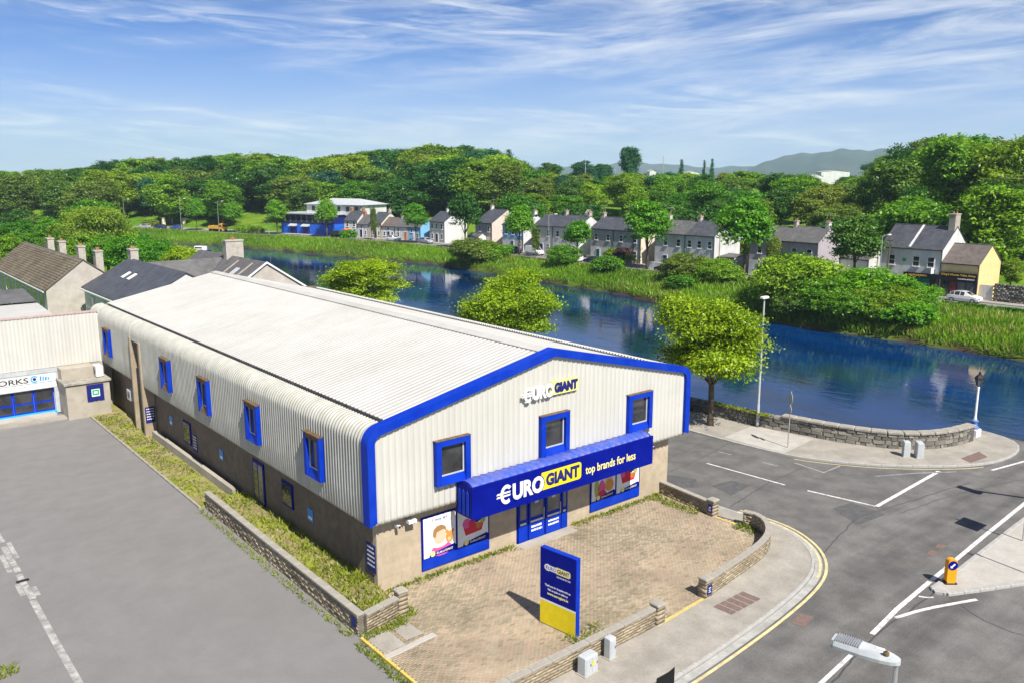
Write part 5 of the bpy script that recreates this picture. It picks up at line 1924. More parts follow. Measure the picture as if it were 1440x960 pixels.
def make_tree(name, seed, kind):
    """prototype tree: Empty with trunk and crown; returns (trunk mesh, crown mesh, height)"""
    if kind == 'maple':
        lb = lobes_round(seed, 3.9, 3.6, 5.5, 15, 0.40)
        return (trunk_mesh('trunk', seed, 5.2, 0.2, [(l[0] * .8, l[1] * .8, l[2]) for l in lb[1:]]),
                crown_mesh('crown', seed, lb, 620, 64, 0.105, 0.44, M['leaf_maple']), 9.0)
    if kind == 'broad':
        lb = lobes_round(seed, 5.8, 6.4, 8.0, 19, 0.40)
        return (trunk_mesh('trunk', seed, 9, 0.42, [(l[0] * .7, l[1] * .7, l[2]) for l in lb[1:7]]),
                crown_mesh('crown', seed, lb, 820, 24, 0.26, 0.60, M['leaf_mid'], 0.2, low=-0.85), 14.6)
    if kind == 'tall':
        lb = lobes_round(seed, 4.4, 7.4, 8.6, 19, 0.40)
        return (trunk_mesh('trunk', seed, 9.5, 0.35, [(l[0] * .7, l[1] * .7, l[2]) for l in lb[1:7]]),
                crown_mesh('crown', seed, lb, 700, 24, 0.25, 0.55, M['leaf_mid'], 0.2, low=-0.85), 16.2)
    if kind == 'street':
        q = random.Random(seed)
        lb = [(0, 0, 4.9, 2.1, 2.1, 2.7)] + [(1.2 * math.cos(a), 1.2 * math.sin(a), 4.2 + 1.6 * q.random(), 1.15, 1.15, 1.35) for a in (0, 1.2, 2.5, 3.7, 5.0)] + [(0.2, 0.1, 6.6, 1.2, 1.2, 1.2)]
        return (trunk_mesh('trunk', seed, 4.2, 0.13, [(l[0] * .7, l[1] * .7, l[2]) for l in lb[1:]]),
                crown_mesh('crown', seed, lb, 330, 26, 0.155, 0.32, M['leaf_street']), 7.8)
    if kind == 'bush':
        q = random.Random(seed)
        lb = [(0, 0, 1.1, 1.6, 1.6, 1.3)] + [(1.1 * math.cos(a), 1.1 * math.sin(a), 0.9 + q.random() * .7, 0.95, 0.95, 0.9) for a in (0.3, 1.5, 2.8, 4.0, 5.3)]
        return (trunk_mesh('stems', seed, 1.0, 0.07, [(l[0] * .8, l[1] * .8, l[2]) for l in lb[1:]]),
                crown_mesh('crown', seed, lb, 300, 14, 0.15, 0.24, M['leaf_mid'], 0.0), 2.6)
    if kind == 'thicket':
        q = random.Random(seed)
        lb = [(0, 0, 2.4, 2.9, 2.9, 2.7)] + [(2.2 * math.cos(a), 2.2 * math.sin(a), 1.6 + q.random() * 1.8, 1.7, 1.7, 1.6) for a in (0.1, 0.9, 1.8, 2.7, 3.5, 4.4, 5.4)]
        return (trunk_mesh('stems', seed, 2.2, 0.1, [(l[0] * .8, l[1] * .8, l[2]) for l in lb[1:]]),
                crown_mesh('crown', seed, lb, 620, 30, 0.14, 0.34, M['leaf_mid'], 0.0, low=-0.7), 5.3)
    if kind == 'conifer':
        lb = [(0, 0, 2.0 + k * 1.5, 3.0 * (1 - k / 9) + .25, 3.0 * (1 - k / 9) + .25, 1.0) for k in range(9)]
        return (trunk_mesh('trunk', seed, 13.5, 0.26, []),
                crown_mesh('crown', seed, lb, 480, 13, 0.30, 0.42, M['leaf_fir'], None, 0.4, 0.5), 15.3)
    if kind == 'willow':
        lb = lobes_round(seed, 6.5, 4.6, 6.6, 10, 0.5)
        return (trunk_mesh('trunk', seed, 6, 0.4, [(l[0] * .7, l[1] * .7, l[2]) for l in lb[1:]]),
                crown_mesh('crown', seed, lb, 900, 18, 0.28, 0.55, M['leaf_willow'], None, 0.3, 1.4), 11.4)


def true_height(p):
    co = np.zeros(len(p[1].vertices) * 3, np.float32)
    p[1].vertices.foreach_get('co', co)
    return (p[0], p[1], float(np.percentile(co[2::3], 99.5)))


PROTO = {}
for kind, n_ in (('broad', 5), ('tall', 3), ('street', 3), ('bush', 4), ('thicket', 4), ('conifer', 1), ('willow', 1)):
    PROTO[kind] = [true_height(make_tree(kind, 100 * (ord(kind[0]) % 17) + k, kind)) for k in range(n_)]


def plant(kind, x, y, top, label, mat=None, group=None, name=None, wide=1.0, var=None, z=None, cat='tree', rz=None):
    """a tree of the given top height above its ground, as an Empty with trunk and crown"""
    tm, cm, h0 = PROTO[kind][rnd.randrange(len(PROTO[kind])) if var is None else var]
    zz = H(x, y) if z is None else z
    nm = name or {'street': 'street_tree', 'bush': 'bush', 'thicket': 'bush', 'conifer': 'conifer_tree', 'willow': 'willow_tree'}.get(kind, 'broadleaf_tree')
    t = thing(nm, label, cat, (x, y, zz), rnd.uniform(0, 6.28) if rz is None else rz, group)
    s = top / h0
    t.scale = (s * wide, s * wide, s)
    mkobj('stems' if kind in ('bush', 'thicket') else 'trunk', tm, t)
    c = mkobj('crown', cm, t)
    if mat:
        c.material_slots[0].link = 'OBJECT'
        c.material_slots[0].material = M[mat]
    return t


# three maples on the riverside pavement
for k, (x, y, top, w, lab) in enumerate(((30.75, 6.3, 8.9, 1.0, 'bright green maple on the riverside pavement next to the white lamp post'),
                                        (30.9, 28.4, 8.75, 1.0, 'bright green maple rising behind the middle of the store roof'),
                                        (30.6, 54.6, 7.8, 1.12, 'bright green rounded maple behind the far end of the store roof'))):
    tm, cm, h0 = true_height(make_tree('maple', 31 + k * 7, 'maple'))
    t = thing('maple_tree', lab, 'tree', (x, y, 0.1), rnd.uniform(0, 6), 'maples along the riverside pavement')
    t.scale = (w * top / h0 * (0.98 if k == 0 else 1.14 if k == 1 else 1.3),) * 2 + (top / h0,)
    mkobj('trunk', tm, t)
    mkobj('crown', cm, t)

SKY_X = [0, 60, 100, 150, 200, 250, 300, 340, 400, 450, 500, 560, 600, 650, 690, 735, 760, 800, 850, 940, 1000, 1050, 1100, 1180, 1222, 1255, 1300, 1350, 1400, 1440, 1600]
SKY_Y = [240, 241, 239, 230, 224, 226, 220, 218, 222, 223, 219, 210, 208, 208, 212, 236, 243, 246, 248, 244, 246, 241, 247, 254, 246, 212, 196, 198, 200, 199, 200]
CA, SA = math.cos(R(50.4)), math.sin(R(50.4))


def view(x, y):
    dx, dy = x + 16.65, y + 29.01
    f_ = dx * CA + dy * SA
    r_ = dx * SA - dy * CA
    return 720 + 1209 * r_ / f_, f_


def top_limit(x, y):
    """how tall a tree may stand here so that the skyline of the wood keeps its known height"""
    px, f_ = view(x, y)
    return 17.5 + (245 - np.interp(px, SKY_X, SKY_Y)) * f_ / 1209.0 - H(x, y)


q = random.Random(5)
used_labels = {}
placed = []
tries = 0
LAND = ((150, 'at the far left, beyond the river bend'), (235, 'left of the row of parked cars'), (300, 'above the row of parked cars'), (365, 'above the yellow lorry'), (430, 'above the left end of the blue bar'),
        (490, 'above the hipped roof of the bar'), (560, 'above the low cottages'), (620, 'above the blue cottage'), (690, 'above the pinkish gable house'), (740, 'above the white van'), (820, 'behind the stone bell gable'),
        (890, 'above the grey and cream pair'), (960, 'above the white pair of houses'), (1040, 'above the white end house'), (1100, 'above the lavender houses'), (1200, 'right of the pale hoarding'), (1265, 'above the left half of the pub roof'),
        (1330, 'above the pub chimney'), (1390, 'above the yellow shop'), (9999, 'at the right edge above the red roof'))
KM = [('leaf_mid', .34), ('leaf_dark', .33), ('leaf_olive', .14), ('leaf_yel', .10), ('leaf_fir', .09)]
ADJ = {'leaf_mid': 'mid green', 'leaf_dark': 'dark green', 'leaf_olive': 'olive', 'leaf_yel': 'yellow green', 'leaf_fir': 'blue green'}
while len(placed) < 250 and tries < 9000:
    tries += 1
    y = q.uniform(-30, 430)
    x = q.uniform(-60, 260)
    d, s = river_dist(np.array([x]), np.array([y]))
    d, s = float(d[0]), float(s[0])
    if s < 0 or d < (26 if y > 215 else 36) or d > 165:
        continue
    px, f_ = view(x, y)
    if px < -40 or px > 1490:
        continue
    if 150 < y < 215 and d < 46:
        continue
    if 325 < px < 410 and d < 56:           # the mown lawn above the road
        continue
    if 1085 < px < 1180 and d < 62:         # hoarding, garden and hedge
        continue
    if 820 < px < 930 and d < 52:
        continue
    sp = 7.6 if d < 80 else 10.5
    if any(abs(x - a) < sp and abs(y - b) < sp and math.hypot(x - a, y - b) < sp for a, b in placed):
        continue
    lim = top_limit(x, y)
    if lim < 5:
        continue
    nat = q.uniform(11.5, 17.0) if (px > 1220 or px < 740) else q.uniform(7, 12)
    top = min(nat, lim + q.uniform(-1.2, 0.4)) if lim < nat else (lim if (lim < 21 and q.random() < 0.5 and d > 70) else nat)
    placed.append((x, y))
    m_ = q.choices([k for k, _ in KM], [w for _, w in KM])[0]
    where = next(w for lim_, w in LAND if px < lim_)
    rowd = 'front' if d < 52 else 'second row' if d < 72 else 'middle' if d < 100 else 'rear' if d < 130 else 'last row'
    kd = 'tall' if q.random() < 0.3 else 'broad'
    lab = ADJ[m_] + (' slim' if kd == 'tall' else '') + ' tree, ' + rowd + ' of wood, ' + where
    if lab in used_labels:
        lab2 = ('taller ' if top > used_labels[lab] else 'shorter ') + lab
        lab = lab2 if len(lab2.split()) <= 16 else lab
    used_labels.setdefault(lab, top)
    plant(kd, x, y, top, lab, m_, 'trees of the wood across the river', wide=q.uniform(1.05, 1.3) * (1.2 if top < 10 else 1) * (1.18 if px < 740 else 1))

# a few more trees carry the wood on past the left edge
for k in range(18):
    px, f_ = -50 - 14 * k, 230 + 37 * (k % 5)
    r_ = (px - 720) * f_ / 1209
    x, y = -16.65 + f_ * CA + r_ * SA, -29.01 + f_ * SA - r_ * CA
    plant('broad', x, y, 9 + (k % 4), 'broadleaf tree beyond the left edge of the picture', KM[k % 3][0], 'trees outside the left edge', wide=1.3, name='distant_tree')

# far trees on the plain behind, one by one
q = random.Random(9)
for k in range(46):
    px = -20 + k * 33 + q.uniform(-14, 14)
    f_ = q.uniform(420, 1500)
    r_ = (px - 720) * f_ / 1209
    x, y = -16.65 + f_ * CA + r_ * SA, -29.01 + f_ * SA - r_ * CA
    top = max(4.5, min(q.uniform(8, 15), top_limit(x, y) - q.uniform(-1, 2)))
    plant('broad' if k % 3 else 'tall', x, y, top, 'distant tree on the plain, ' + ('dark' if k % 2 else 'blue green') + ', ' + next(w for lim_, w in LAND if px < lim_), 'leaf_dark' if k % 2 else 'leaf_fir', 'far trees on the plain', wide=2.0, name='distant_tree')
# the tall blue-green tree and conifers on the skyline
for px, f_, ytop, kd, lab, m_, w in ((885, 330, 209, 'tall', 'tall blue green tree standing alone above the skyline in the middle', 'leaf_fir', 0.85),
                                     (716, 300, 213, 'conifer', 'pointed dark conifer at the right end of the wooded hill', None, 0.9),
                                     (958, 320, 226, 'conifer', 'small conifer on the skyline right of the tall blue green tree', None, .7),
                                     (990, 330, 227, 'conifer', 'small conifer on the skyline, leftmost of a close pair', None, .55),
                                     (1001, 330, 225, 'conifer', 'small conifer on the skyline, rightmost of a close pair', None, .6),
                                     (822, 330, 228, 'broad', 'teal green round tree on the skyline left of the tall one', 'leaf_fir', 1.2),
                                     (848, 335, 232, 'broad', 'smaller teal green round tree beside the tall skyline tree', 'leaf_fir', 1.2),
                                     (770, 320, 231, 'broad', 'dark round tree on the skyline right of the pointed conifer', 'leaf_dark', 1.3)):
    r_ = (px - 720) * f_ / 1209
    x, y = -16.65 + f_ * CA + r_ * SA, -29.01 + f_ * SA - r_ * CA
    plant(kd, x, y, 17.5 + (245 - ytop) * f_ / 1209 - H(x, y), lab, m_, wide=w)

# special trees on the slope
for kd, x, y, top, lab, m_, w in (('broad', 126, 27, 7.5, 'copper leaved tree behind the pub chimney', 'leaf_copper', 1.1),
                                  ('tall', 123, 33, 8.5, 'golden yellow conifer behind the pub roof', 'leaf_yel', 0.45),
                                  ('broad', 119, 19.5, 4.6, 'small round yellow green tree behind the yellow shop', 'leaf_yel', 0.8),
                                  ('broad', 122, 10, 3.6, 'low bright shrub tree at the right edge above the red roof', 'leaf_street', 1.4),
                                  ('broad', 120, 66, 8.5, 'bright yellow green tree behind the white end house', 'leaf_yel', 1.2),
                                  ('broad', 118, 84, 9.5, 'dense dark tree directly behind the grey and cream pair of houses', 'leaf_dark', 1.2),
                                  ('broad', 119, 75, 10.5, 'dense dark tree behind the white pair of houses', 'leaf_dark', 1.2),
                                  ('broad', 121, 112, 10.0, 'large dark tree behind the stone gable ruin', 'leaf_dark', 1.2)):
    plant(kd, x, y, top, lab, m_, wide=w)
for k, (x, y, top) in enumerate(((116, 46, 2.6), (117.5, 45, 2.8), (119, 44.2, 3.0), (120.5, 43.2, 3.2), (122, 42.3, 3.4), (114.5, 48.5, 2.0))):
    plant('bush', x, y, top, 'yellow green shrub in the hedge beside the pale blue hoarding', 'leaf_yel', 'hedge beside the hoarding', wide=1.2)

# street trees across the river
STREET = [(75.4, 234.6, 'a round street tree left of the yellow truck'), (81.0, 218.8, 'round street tree at the lawn beside the yellow truck'), (86.9, 202.0, 'round street tree at the left end of the blue building'),
          (93.1, 183.7, 'round street tree in front of the blue building'), (100.4, 150.3, 'round street tree before the blue cottage and the silver car'), (100.4, 129.5, 'tall dark street tree left of the pinkish gable'),
          (100.4, 110.0, 'round street tree between the black car and the pinkish house'), (100.4, 92.0, 'light street tree by the parked cars before the grey and blue houses'),
          (100.4, 73.8, 'broad street tree before the grey and cream pair of houses'), (100.4, 53.0, 'broad street tree at the right end of the white pair of houses'),
          (100.6, 34.0, 'dark street tree left of the white pub')]
tops = (9.6, 8.8, 9.8, 10.2, 9.8, 12.6, 10.4, 8.0, 12.2, 13.2, 11.0)
for k, ((x, y, lab), tp) in enumerate(zip(STREET, tops)):
    plant('street', x, y, tp, lab, 'leaf_dark' if k in (5, 10) else 'leaf_street', 'street trees along the far river road', var=k % 3, z=0.42, wide=1.12 if k > 6 else 1.0)
plant('tall', 98.0, 166.6, 8.3, 'slim ivy covered pole-like tree in front of the cream cottage', 'leaf_olive', wide=0.35, z=.4)
plant('tall', 100.2, 104.5, 6.2, 'slender pale tree beside the white van', 'leaf_olive', wide=0.55, z=.4)
plant('tall', 100.2, 47.5, 7.2, 'pale feathery birch in front of the lavender house', 'leaf_olive', wide=0.6, z=.4)

# bushes on the far bank
BUSH = [(70, 262, 2.6, 1.2, 'leaf_olive', 'rounded olive bush on the far bank by the parked cars at the left'), (82, 214, 2.6, 1.2, 'leaf_mid', 'dark bush on the far bank left of the blue building'),
        (84.2, 210, 2.2, 1.2, 'leaf_olive', 'brownish bush beside the dark bush on the far bank'), (93.6, 172.5, 2.6, 1.1, 'leaf_street', 'small bright bush by the far river wall before the red truck'),
        (90.5, 113.5, 5.2, 1.3, 'leaf_olive', 'large loose bush on the far bank below the tall dark street tree'), (93.0, 111, 4.0, 1.1, 'leaf_mid', 'grey green bush right of the large loose bush'),
        (95, 110, 2.8, 1.2, 'leaf_street', 'low bright bush at the foot of the river wall'), (95.3, 90.5, 3.9, 1.15, 'leaf_mid', 'round dark bush on the bank before the parked blue car'),
        (94.0, 77.5, 2.9, 1.2, 'leaf_mid', 'rounded bush on the bank below the flowering garden'), (93.6, 59.5, 4.4, 1.2, 'leaf_olive', 'tall bush on the bank below the white pair of houses'),
        (94.6, 53.6, 4.0, 1.3, 'leaf_mid', 'broad green bush on the bank right of the tall bush'), (89, 56.5, 2.2, 1.4, 'leaf_mid', 'low spreading bush at the water below the tall bush'),
        (88.2, 35.5, 6.8, 1.2, 'leaf_mid', 'huge dark willow bush leaning over the water'), (91.5, 38.5, 6.0, 1.1, 'leaf_dark', 'dark bush behind the huge willow bush'),
        (86.0, 29.5, 4.8, 1.35, 'leaf_mid', 'large dense bush on the waterline right of the huge willow bush'), (89.5, 25.5, 5.2, 1.3, 'leaf_street', 'large bright bush before the white pub'),
        (87.0, 22.5, 4.2, 1.35, 'leaf_yel', 'yellowish bush at the water before the yellow shop'), (91.0, 20.5, 3.6, 1.2, 'leaf_street', 'bright feathery bush left of the white parked car'),
        (84.5, 25.5, 3.8, 1.35, 'leaf_mid', 'dense waterside bush below the pub'), (85.5, 18.8, 3.2, 1.3, 'leaf_street', 'waterside bush below the white parked car'), (84.6, 33.0, 3.6, 1.3, 'leaf_dark', 'dark waterside bush under the huge willow bush')]
for k, (x, y, top, w, m_, lab) in enumerate(BUSH):
    plant('thicket' if top > 3.4 else 'bush', x, y, top, lab, m_, 'bushes on the far bank', wide=w, var=k % 4)

# near bank, behind the terraced houses at the left
plant('willow', 26, 150, 11.2, 'big pale green willow beyond the brown tiled roof', None, wide=1.05)
q = random.Random(21)
NBL = ('left of the pale willow', 'behind the left of the brown roof', 'behind the leftmost chimney of the brown roof', 'behind the second chimney of the brown roof', 'behind the gap between brown roof chimneys', 'behind the right chimneys of the brown roof', 'right of the brown roof chimneys',
       'just right of the willow', 'by the water right of the willow', 'rising behind the willow', 'by the far road behind the willow', 'at the river bend, left', 'at the river bend, far left', 'behind the roof window house', 'beside the roof window house chimney',
       'left of the wide two-pot chimney', 'before the moored boat, left', 'right of the wide two-pot chimney', 'above the white-edged gable', 'outside the left edge', 'before the willow on the left', 'below the willow')
for k, (px, f_, top, m_) in enumerate(((15, 175, 8, 'leaf_mid'), (40, 160, 7, 'leaf_mid'), (75, 150, 6.5, 'leaf_dark'), (105, 150, 6.8, 'leaf_mid'), (140, 145, 7.2, 'leaf_mid'), (170, 140, 7.5, 'leaf_street'), (198, 138, 7.0, 'leaf_street'),
                                       (160, 175, 8.2, 'leaf_mid'), (185, 190, 7.5, 'leaf_mid'), (120, 205, 11.5, 'leaf_street'), (150, 215, 10.5, 'leaf_dark'), (50, 230, 10, 'leaf_dark'), (20, 240, 11, 'leaf_dark'), (245, 128, 6.6, 'leaf_maple'), (268, 124, 5.8, 'leaf_maple'),
                                       (300, 122, 4.9, 'leaf_maple'), (222, 150, 6.2, 'leaf_street'), (378, 120, 5.2, 'leaf_maple'), (405, 112, 4.6, 'leaf_maple'), (-10, 150, 7.0, 'leaf_mid'), (60, 190, 8.0, 'leaf_street'), (90, 178, 7.0, 'leaf_mid'))):
    r_ = (px - 720) * f_ / 1209
    x, y = -16.65 + f_ * CA + r_ * SA, -29.01 + f_ * SA - r_ * CA
    plant('broad', x, y, top, ADJ.get(m_, 'fresh green') + ' near bank tree ' + NBL[k], m_, 'trees on the near bank beyond the terraced houses', wide=1.15)


# ------------------------------------------------------------------ grass and weeds (uncountable)
def blades(name, pts, hmin, hmax, w, mat, seed, lean=0.35):
    g = np.random.default_rng(seed)
    P = np.array(pts)
    n_ = len(P)
    a = g.uniform(0, 2 * np.pi, n_)
    t = np.stack([np.cos(a), np.sin(a), np.zeros(n_)], -1)
    h = g.uniform(hmin, hmax, n_)[:, None]
    up = np.stack([g.normal(size=n_) * lean, g.normal(size=n_) * lean, np.ones(n_)], -1)
    ww = w * g.uniform(.6, 1.4, n_)[:, None]
    V = np.stack([P - t * ww * .5, P + up * h * .5 + t * ww * .9, P + up * h, P + up * h * .5 - t * ww * .9], 1).reshape(-1, 3)
    return np_mesh(name, V, np.arange(n_ * 4).reshape(-1, 4), M[mat], g.uniform(0, 1, n_) * 0.7 + 0.3 * (np.sin(P[:, 1] * .15) * .5 + .5))


g = np.random.default_rng(3)
yy = 270 * g.uniform(0, 1, 330000) ** 1.5
xx = g.uniform(40, 100, 330000)
dd, ss = river_dist(xx, yy)
zz = height(xx, yy)
k = (ss > 0) & (dd > -0.3) & (dd < 17) & (zz > -1.9)
P = np.stack([xx[k], yy[k], zz[k] - 0.05], -1)
keep = P[:, 0] < np.interp(P[:, 1], [0, 150, 178, 206, 240, 270, 305], [96.2, 96.2, 90.0, 80.5, 69, 56, 39])
P = P[keep]
kd_ = (np.sin(P[:, 1] * .31 + P[:, 0]) + np.sin(P[:, 1] * .13) + g.normal(size=len(P)) * 1.1) > 2.0
stuff(mkobj('dry_reeds', blades('dry_reeds', P[kd_], 0.4, 1.3, 0.07, 'reed_dry', 14)), 'pale dry stems standing among the reeds on the far bank', 'reeds')
P = P[~kd_]
stuff(mkobj('bank_grass', blades('bank_grass', P, 0.35, 1.15, 0.075, 'grass_bank', 4)), 'tall bright reeds and grass covering the far river bank', 'grass')
pts = []
for _ in range(5200):
    y = rnd.uniform(-2.1, 14.2)
    x = rnd.uniform(-1.95, -0.02)
    den = 0.35 + 0.65 * (0.5 + 0.5 * math.sin(y * 1.7 + x * 2)) * (1.0 if x > -1.0 else .35)
    if rnd.random() < den * (1.0 if y < 4.5 else .5):
        pts.append((x, y, 0.41))
stuff(mkobj('weeds', blades('weeds', pts, 0.08, 0.36, 0.035, 'weed', 5, 0.6)), 'weeds and grass growing in the raised bed beside the store', 'weeds')
pts = []
for _ in range(4500):
    y = rnd.uniform(14.4, 36.5)
    x = rnd.uniform(-2.3, -0.6)
    if rnd.random() < 0.25 + 0.5 * (0.5 + 0.5 * math.sin(y * 1.1 + x * 3)):
        pts.append((x, y, 0.06))
stuff(mkobj('moss_grass', blades('moss_grass', pts, 0.03, 0.13, 0.05, 'weed', 6, 0.9)), 'thin mossy grass on the strip beside the car park', 'grass')
pts = []
for x0, x1, y0, y1, n_ in ((0.3, 7.3, -0.35, -0.02, 700), (11.2, 17.9, -0.35, -0.02, 650), (-2.2, -0.3, -2.95, -2.5, 350), (-0.5, 0.4, -2.5, -1.7, 200), (16.9, 17.65, -3.2, -0.3, 420), (17.2, 17.95, -6.6, -5.4, 260),
                            (3.6, 5.4, -8.6, -7.6, 260), (-2.75, -2.4, -6.6, -2.8, 320), (-2.7, -2.4, -2.2, 14, 500), (-13.6, -12.9, 3.2, 4.0, 120)):
    for _ in range(n_):
        pts.append((rnd.uniform(x0, x1), y1 - (y1 - y0) * abs(rnd.gauss(0, .55)) if y0 == -0.35 else rnd.uniform(y0, y1), 0.08 if x0 > -2.3 else 0.0))
stuff(mkobj('weeds', blades('weeds', pts, 0.05, 0.24, 0.03, 'weed', 8, 0.7)), 'weeds along the foot of the store front and walls', 'weeds')
g = np.random.default_rng(12)
pts = [(33.0 + rnd.uniform(-.3, .25), rnd.uniform(3.0, 8.2), 1.05) for _ in range(900)]
stuff(mkobj('wall_moss', blades('wall_moss', pts, 0.05, 0.16, 0.06, 'weed', 9, 0.8)), 'green grass growing on top of the rough part of the quay wall', 'grass')
#==SECTION5==
# ------------------------------------------------------------------ far river road
FL = [(106, -60), (106, 100), (106, 150), (99.5, 178), (90, 206), (78, 240), (64, 270), (40, 302), (0, 330), (-60, 350)]
FLs = smooth_path(FL, 2)


def slab(path, w0, w1, z0, z1, mat, name):
    a, b = offset_path(path, w0), offset_path(path, w1)
    n = len(path)
    mb = MB()
    mb.add([(x, y, z1) for x, y in a] + [(x, y, z1) for x, y in b] + [(x, y, z0) for x, y in a] + [(x, y, z0) for x, y in b],
           sum([[(i + 1, i, n + i, n + i + 1), (i, i + 1, 2 * n + i + 1, 2 * n + i), (n + i + 1, n + i, 3 * n + i, 3 * n + i + 1)] for i in range(n - 1)], []))
    return mb.build(name, M[mat])


struct(slab(FLs, 1.7, 8.1, -0.6, 0.42, 'carpark', 'road'))
struct(slab(FLs, -3.0, 1.7, -0.6, 0.52, 'pavement', 'pavement'))
rw = slab(FLs, 7.7, 8.1, -0.9, 0.66, 'oldstone', 'river_wall')
tag(rw, 'long low stone wall between the far road and the river bank', 'wall')
rw2 = mkobj('garden_wall', MB().box(96.9, 97.4, 6, 19.5, -1.2, 1.2).mesh('garden_wall', M['oldstone']))
tag(rw2, 'ivy covered stone river wall in front of the white parked car', 'wall')
g = np.random.default_rng(17)
n_ = 2600
P = np.stack([np.full(n_, 96.85) - g.uniform(0, .25, n_), g.uniform(6, 19.5, n_), 1.25 - 1.5 * g.uniform(0, 1, n_) ** 1.6], -1)
P = P[(np.sin(P[:, 1] * 1.3) + g.normal(size=n_) * .5) > -0.5]
t_ = unit(g.normal(size=P.shape))
b_ = unit(np.cross(t_, g.normal(size=P.shape)))
V = np.stack([P - t_ * .14, P + b_ * .1, P + t_ * .14, P - b_ * .1], 1).reshape(-1, 3)
iv = mkobj('ivy', np_mesh('ivy', V, np.arange(len(P) * 4).reshape(-1, 4), M['leaf_street'], g.uniform(0, 1, len(P))))
stuff(iv, 'ivy hanging over the river wall by the white car', 'ivy')


def win(parent, x, y, z, w, h, frame='white', glass='glass', sub=2):
    """window on a wall facing -x: frame with bars, pane, sill"""
    f_ = MB()
    f_.box(x - .05, x, y - w / 2, y - w / 2 + .08, z, z + h)
    f_.box(x - .05, x, y + w / 2 - .08, y + w / 2, z, z + h)
    f_.box(x - .05, x, y - w / 2 + .08, y + w / 2 - .08, z, z + .08)
    f_.box(x - .05, x, y - w / 2 + .08, y + w / 2 - .08, z + h - .08, z + h)
    f_.box(x - .05, x, y - w / 2 + .08, y + w / 2 - .08, z + h / 2 - .035, z + h / 2 + .035)
    f_ = f_.build('window', M[frame], parent)
    MB().box(x - .03, x - .005, y - w / 2 + .08, y + w / 2 - .08, z + .08, z + h - .08).build('pane', M[glass], f_)
    MB().box(x - .14, x - .002, y - w / 2 - .08, y + w / 2 + .08, z - .1, z - .003).build('sill', M['offwhite'], f_)


def house(name, label, x, y, W, D, eave, ridge, wall, roof='slate', rz=0.0, wins=(), doors=(), chim=(), lower=None, front_upper=None, cat='house', z=0.5, ws=(0.9, 1.35)):
    """house with its front on the street line: origin at the near front corner, y along the street, x into the house"""
    t = thing(name, label, cat, (x, y, z), rz)
    mb = MB()
    gwall(mb, 0, D, 0, W, eave, ridge)
    mb.build('wall', M[wall], t)
    rs = [m_.build('roof', M[roof], t) for m_ in groof(0, D, 0, W, eave, ridge, 0.22, 0.12, 0.06)]
    MB().box(D / 2 - .1, D / 2 + .1, -0.08, W + .08, ridge + .06, ridge + .17).build('ridge_tiles', M['gutter'], t)
    MB().tube([(-.26, -0.05, eave - .12), (-.26, W + .05, eave - .12)], 0.07, 6).build('gutter', M['black'], t)
    MB().tube([(-.07, 0.12, 0), (-.07, 0.12, eave - .15)], 0.05, 6).build('downpipe', M['black'], t)
    if lower:
        MB().box(-0.03, D + .03, -0.03, W + 0.0, -0.2, eave * 0.45).build('lower_wall', M[lower], t)
    if front_upper:
        MB().box(-0.025, 0.0, 0.0, W, eave * 0.46, eave - .05).build('upper_front', M[front_upper], t)
    fx = -0.03 if (lower or front_upper) else 0.0
    for (yc, zz) in wins:
        win(t, fx - .001, yc, zz, *ws)
    for (yc, m_) in doors:
        d_ = MB().box(fx - .07, fx - .002, yc - .55, yc + .55, 0, 2.25).build('door', M['white'], t)
        MB().box(fx - .09, fx - .072, yc - .43, yc + .43, 0.05, 2.1).build('door_leaf', M[m_], d_)
    if chim:
        ya_ = chim[0][0]
        ae = MB().tube([(D / 2 + .3, ya_, ridge + .2), (D / 2 + .3, ya_, ridge + 2.4)], .025, 5)
        ae.tube([(D / 2 + .3, ya_ - .6, ridge + 2.3), (D / 2 + .3, ya_ + .5, ridge + 2.3)], .018, 4)
        for k_ in range(4):
            ae.tube([(D / 2, ya_ - .5 + k_ * .3, ridge + 2.32), (D / 2 + .6, ya_ - .5 + k_ * .3, ridge + 2.32)], .014, 4)
        ae.build('aerial', M['steel'], t)
    for (yc, m_) in chim:
        chimney(t, D / 2, yc, ridge - .5, ridge + .8, 0.75, 0.6, 2, M[m_])
    return t


R13, R18 = R(13.1), R(18.7)
house('cottage', 'white cottage with slate roof and two red brick chimneys at the terrace end', 99.5, 178.1, 4.8, 6, 4.4, 6.8, 'render_w', 'slate', R18, ((1.2, 2.7), (3.6, 2.7), (1.0, .8)), ((2.6, 'doorred'),), ((0.3, 'brick'), (4.5, 'brick')))
house('cottage', 'low white cottage with grey roof next to the brick chimney cottage', 100.5, 173.8, 4.2, 5.5, 3.6, 5.9, 'render_w', 'slategrey', R13, ((2.8, 2.2), (1.2, .7)), ((2.9, 'navy'),), ((4.0, 'brick'),), ws=(.8, 1.1))
house('cottage', 'cream cottage with dark roof behind the ivy covered pole', 101.6, 168.9, 4.6, 7, 4.0, 6.7, 'render_c', 'slate', R13, ((1.0, .8), (3.2, .8), (2.2, 2.6)), ((2.2, 'darkshop'),), ((0.3, 'chimney'),), ws=(.8, 1.1))
house('cottage', 'low white cottage with brown slate roof and three windows', 102.8, 164.0, 4.9, 5.5, 3.4, 5.5, 'render_w', 'slatebrown', R13, ((1.0, .8), (3.9, .8), (2.5, 2.0)), ((2.4, 'navy'),), (), ws=(.8, 1.1))
house('cottage', 'low white cottage with pale roof and orange door', 103.8, 159.4, 4.6, 5.5, 3.4, 5.5, 'render_w', 'slategrey', R13, ((3.4, 2.0), (3.4, .7)), ((0.8, 'dooror'),), ((4.4, 'chimney'),), ws=(.8, 1.1))
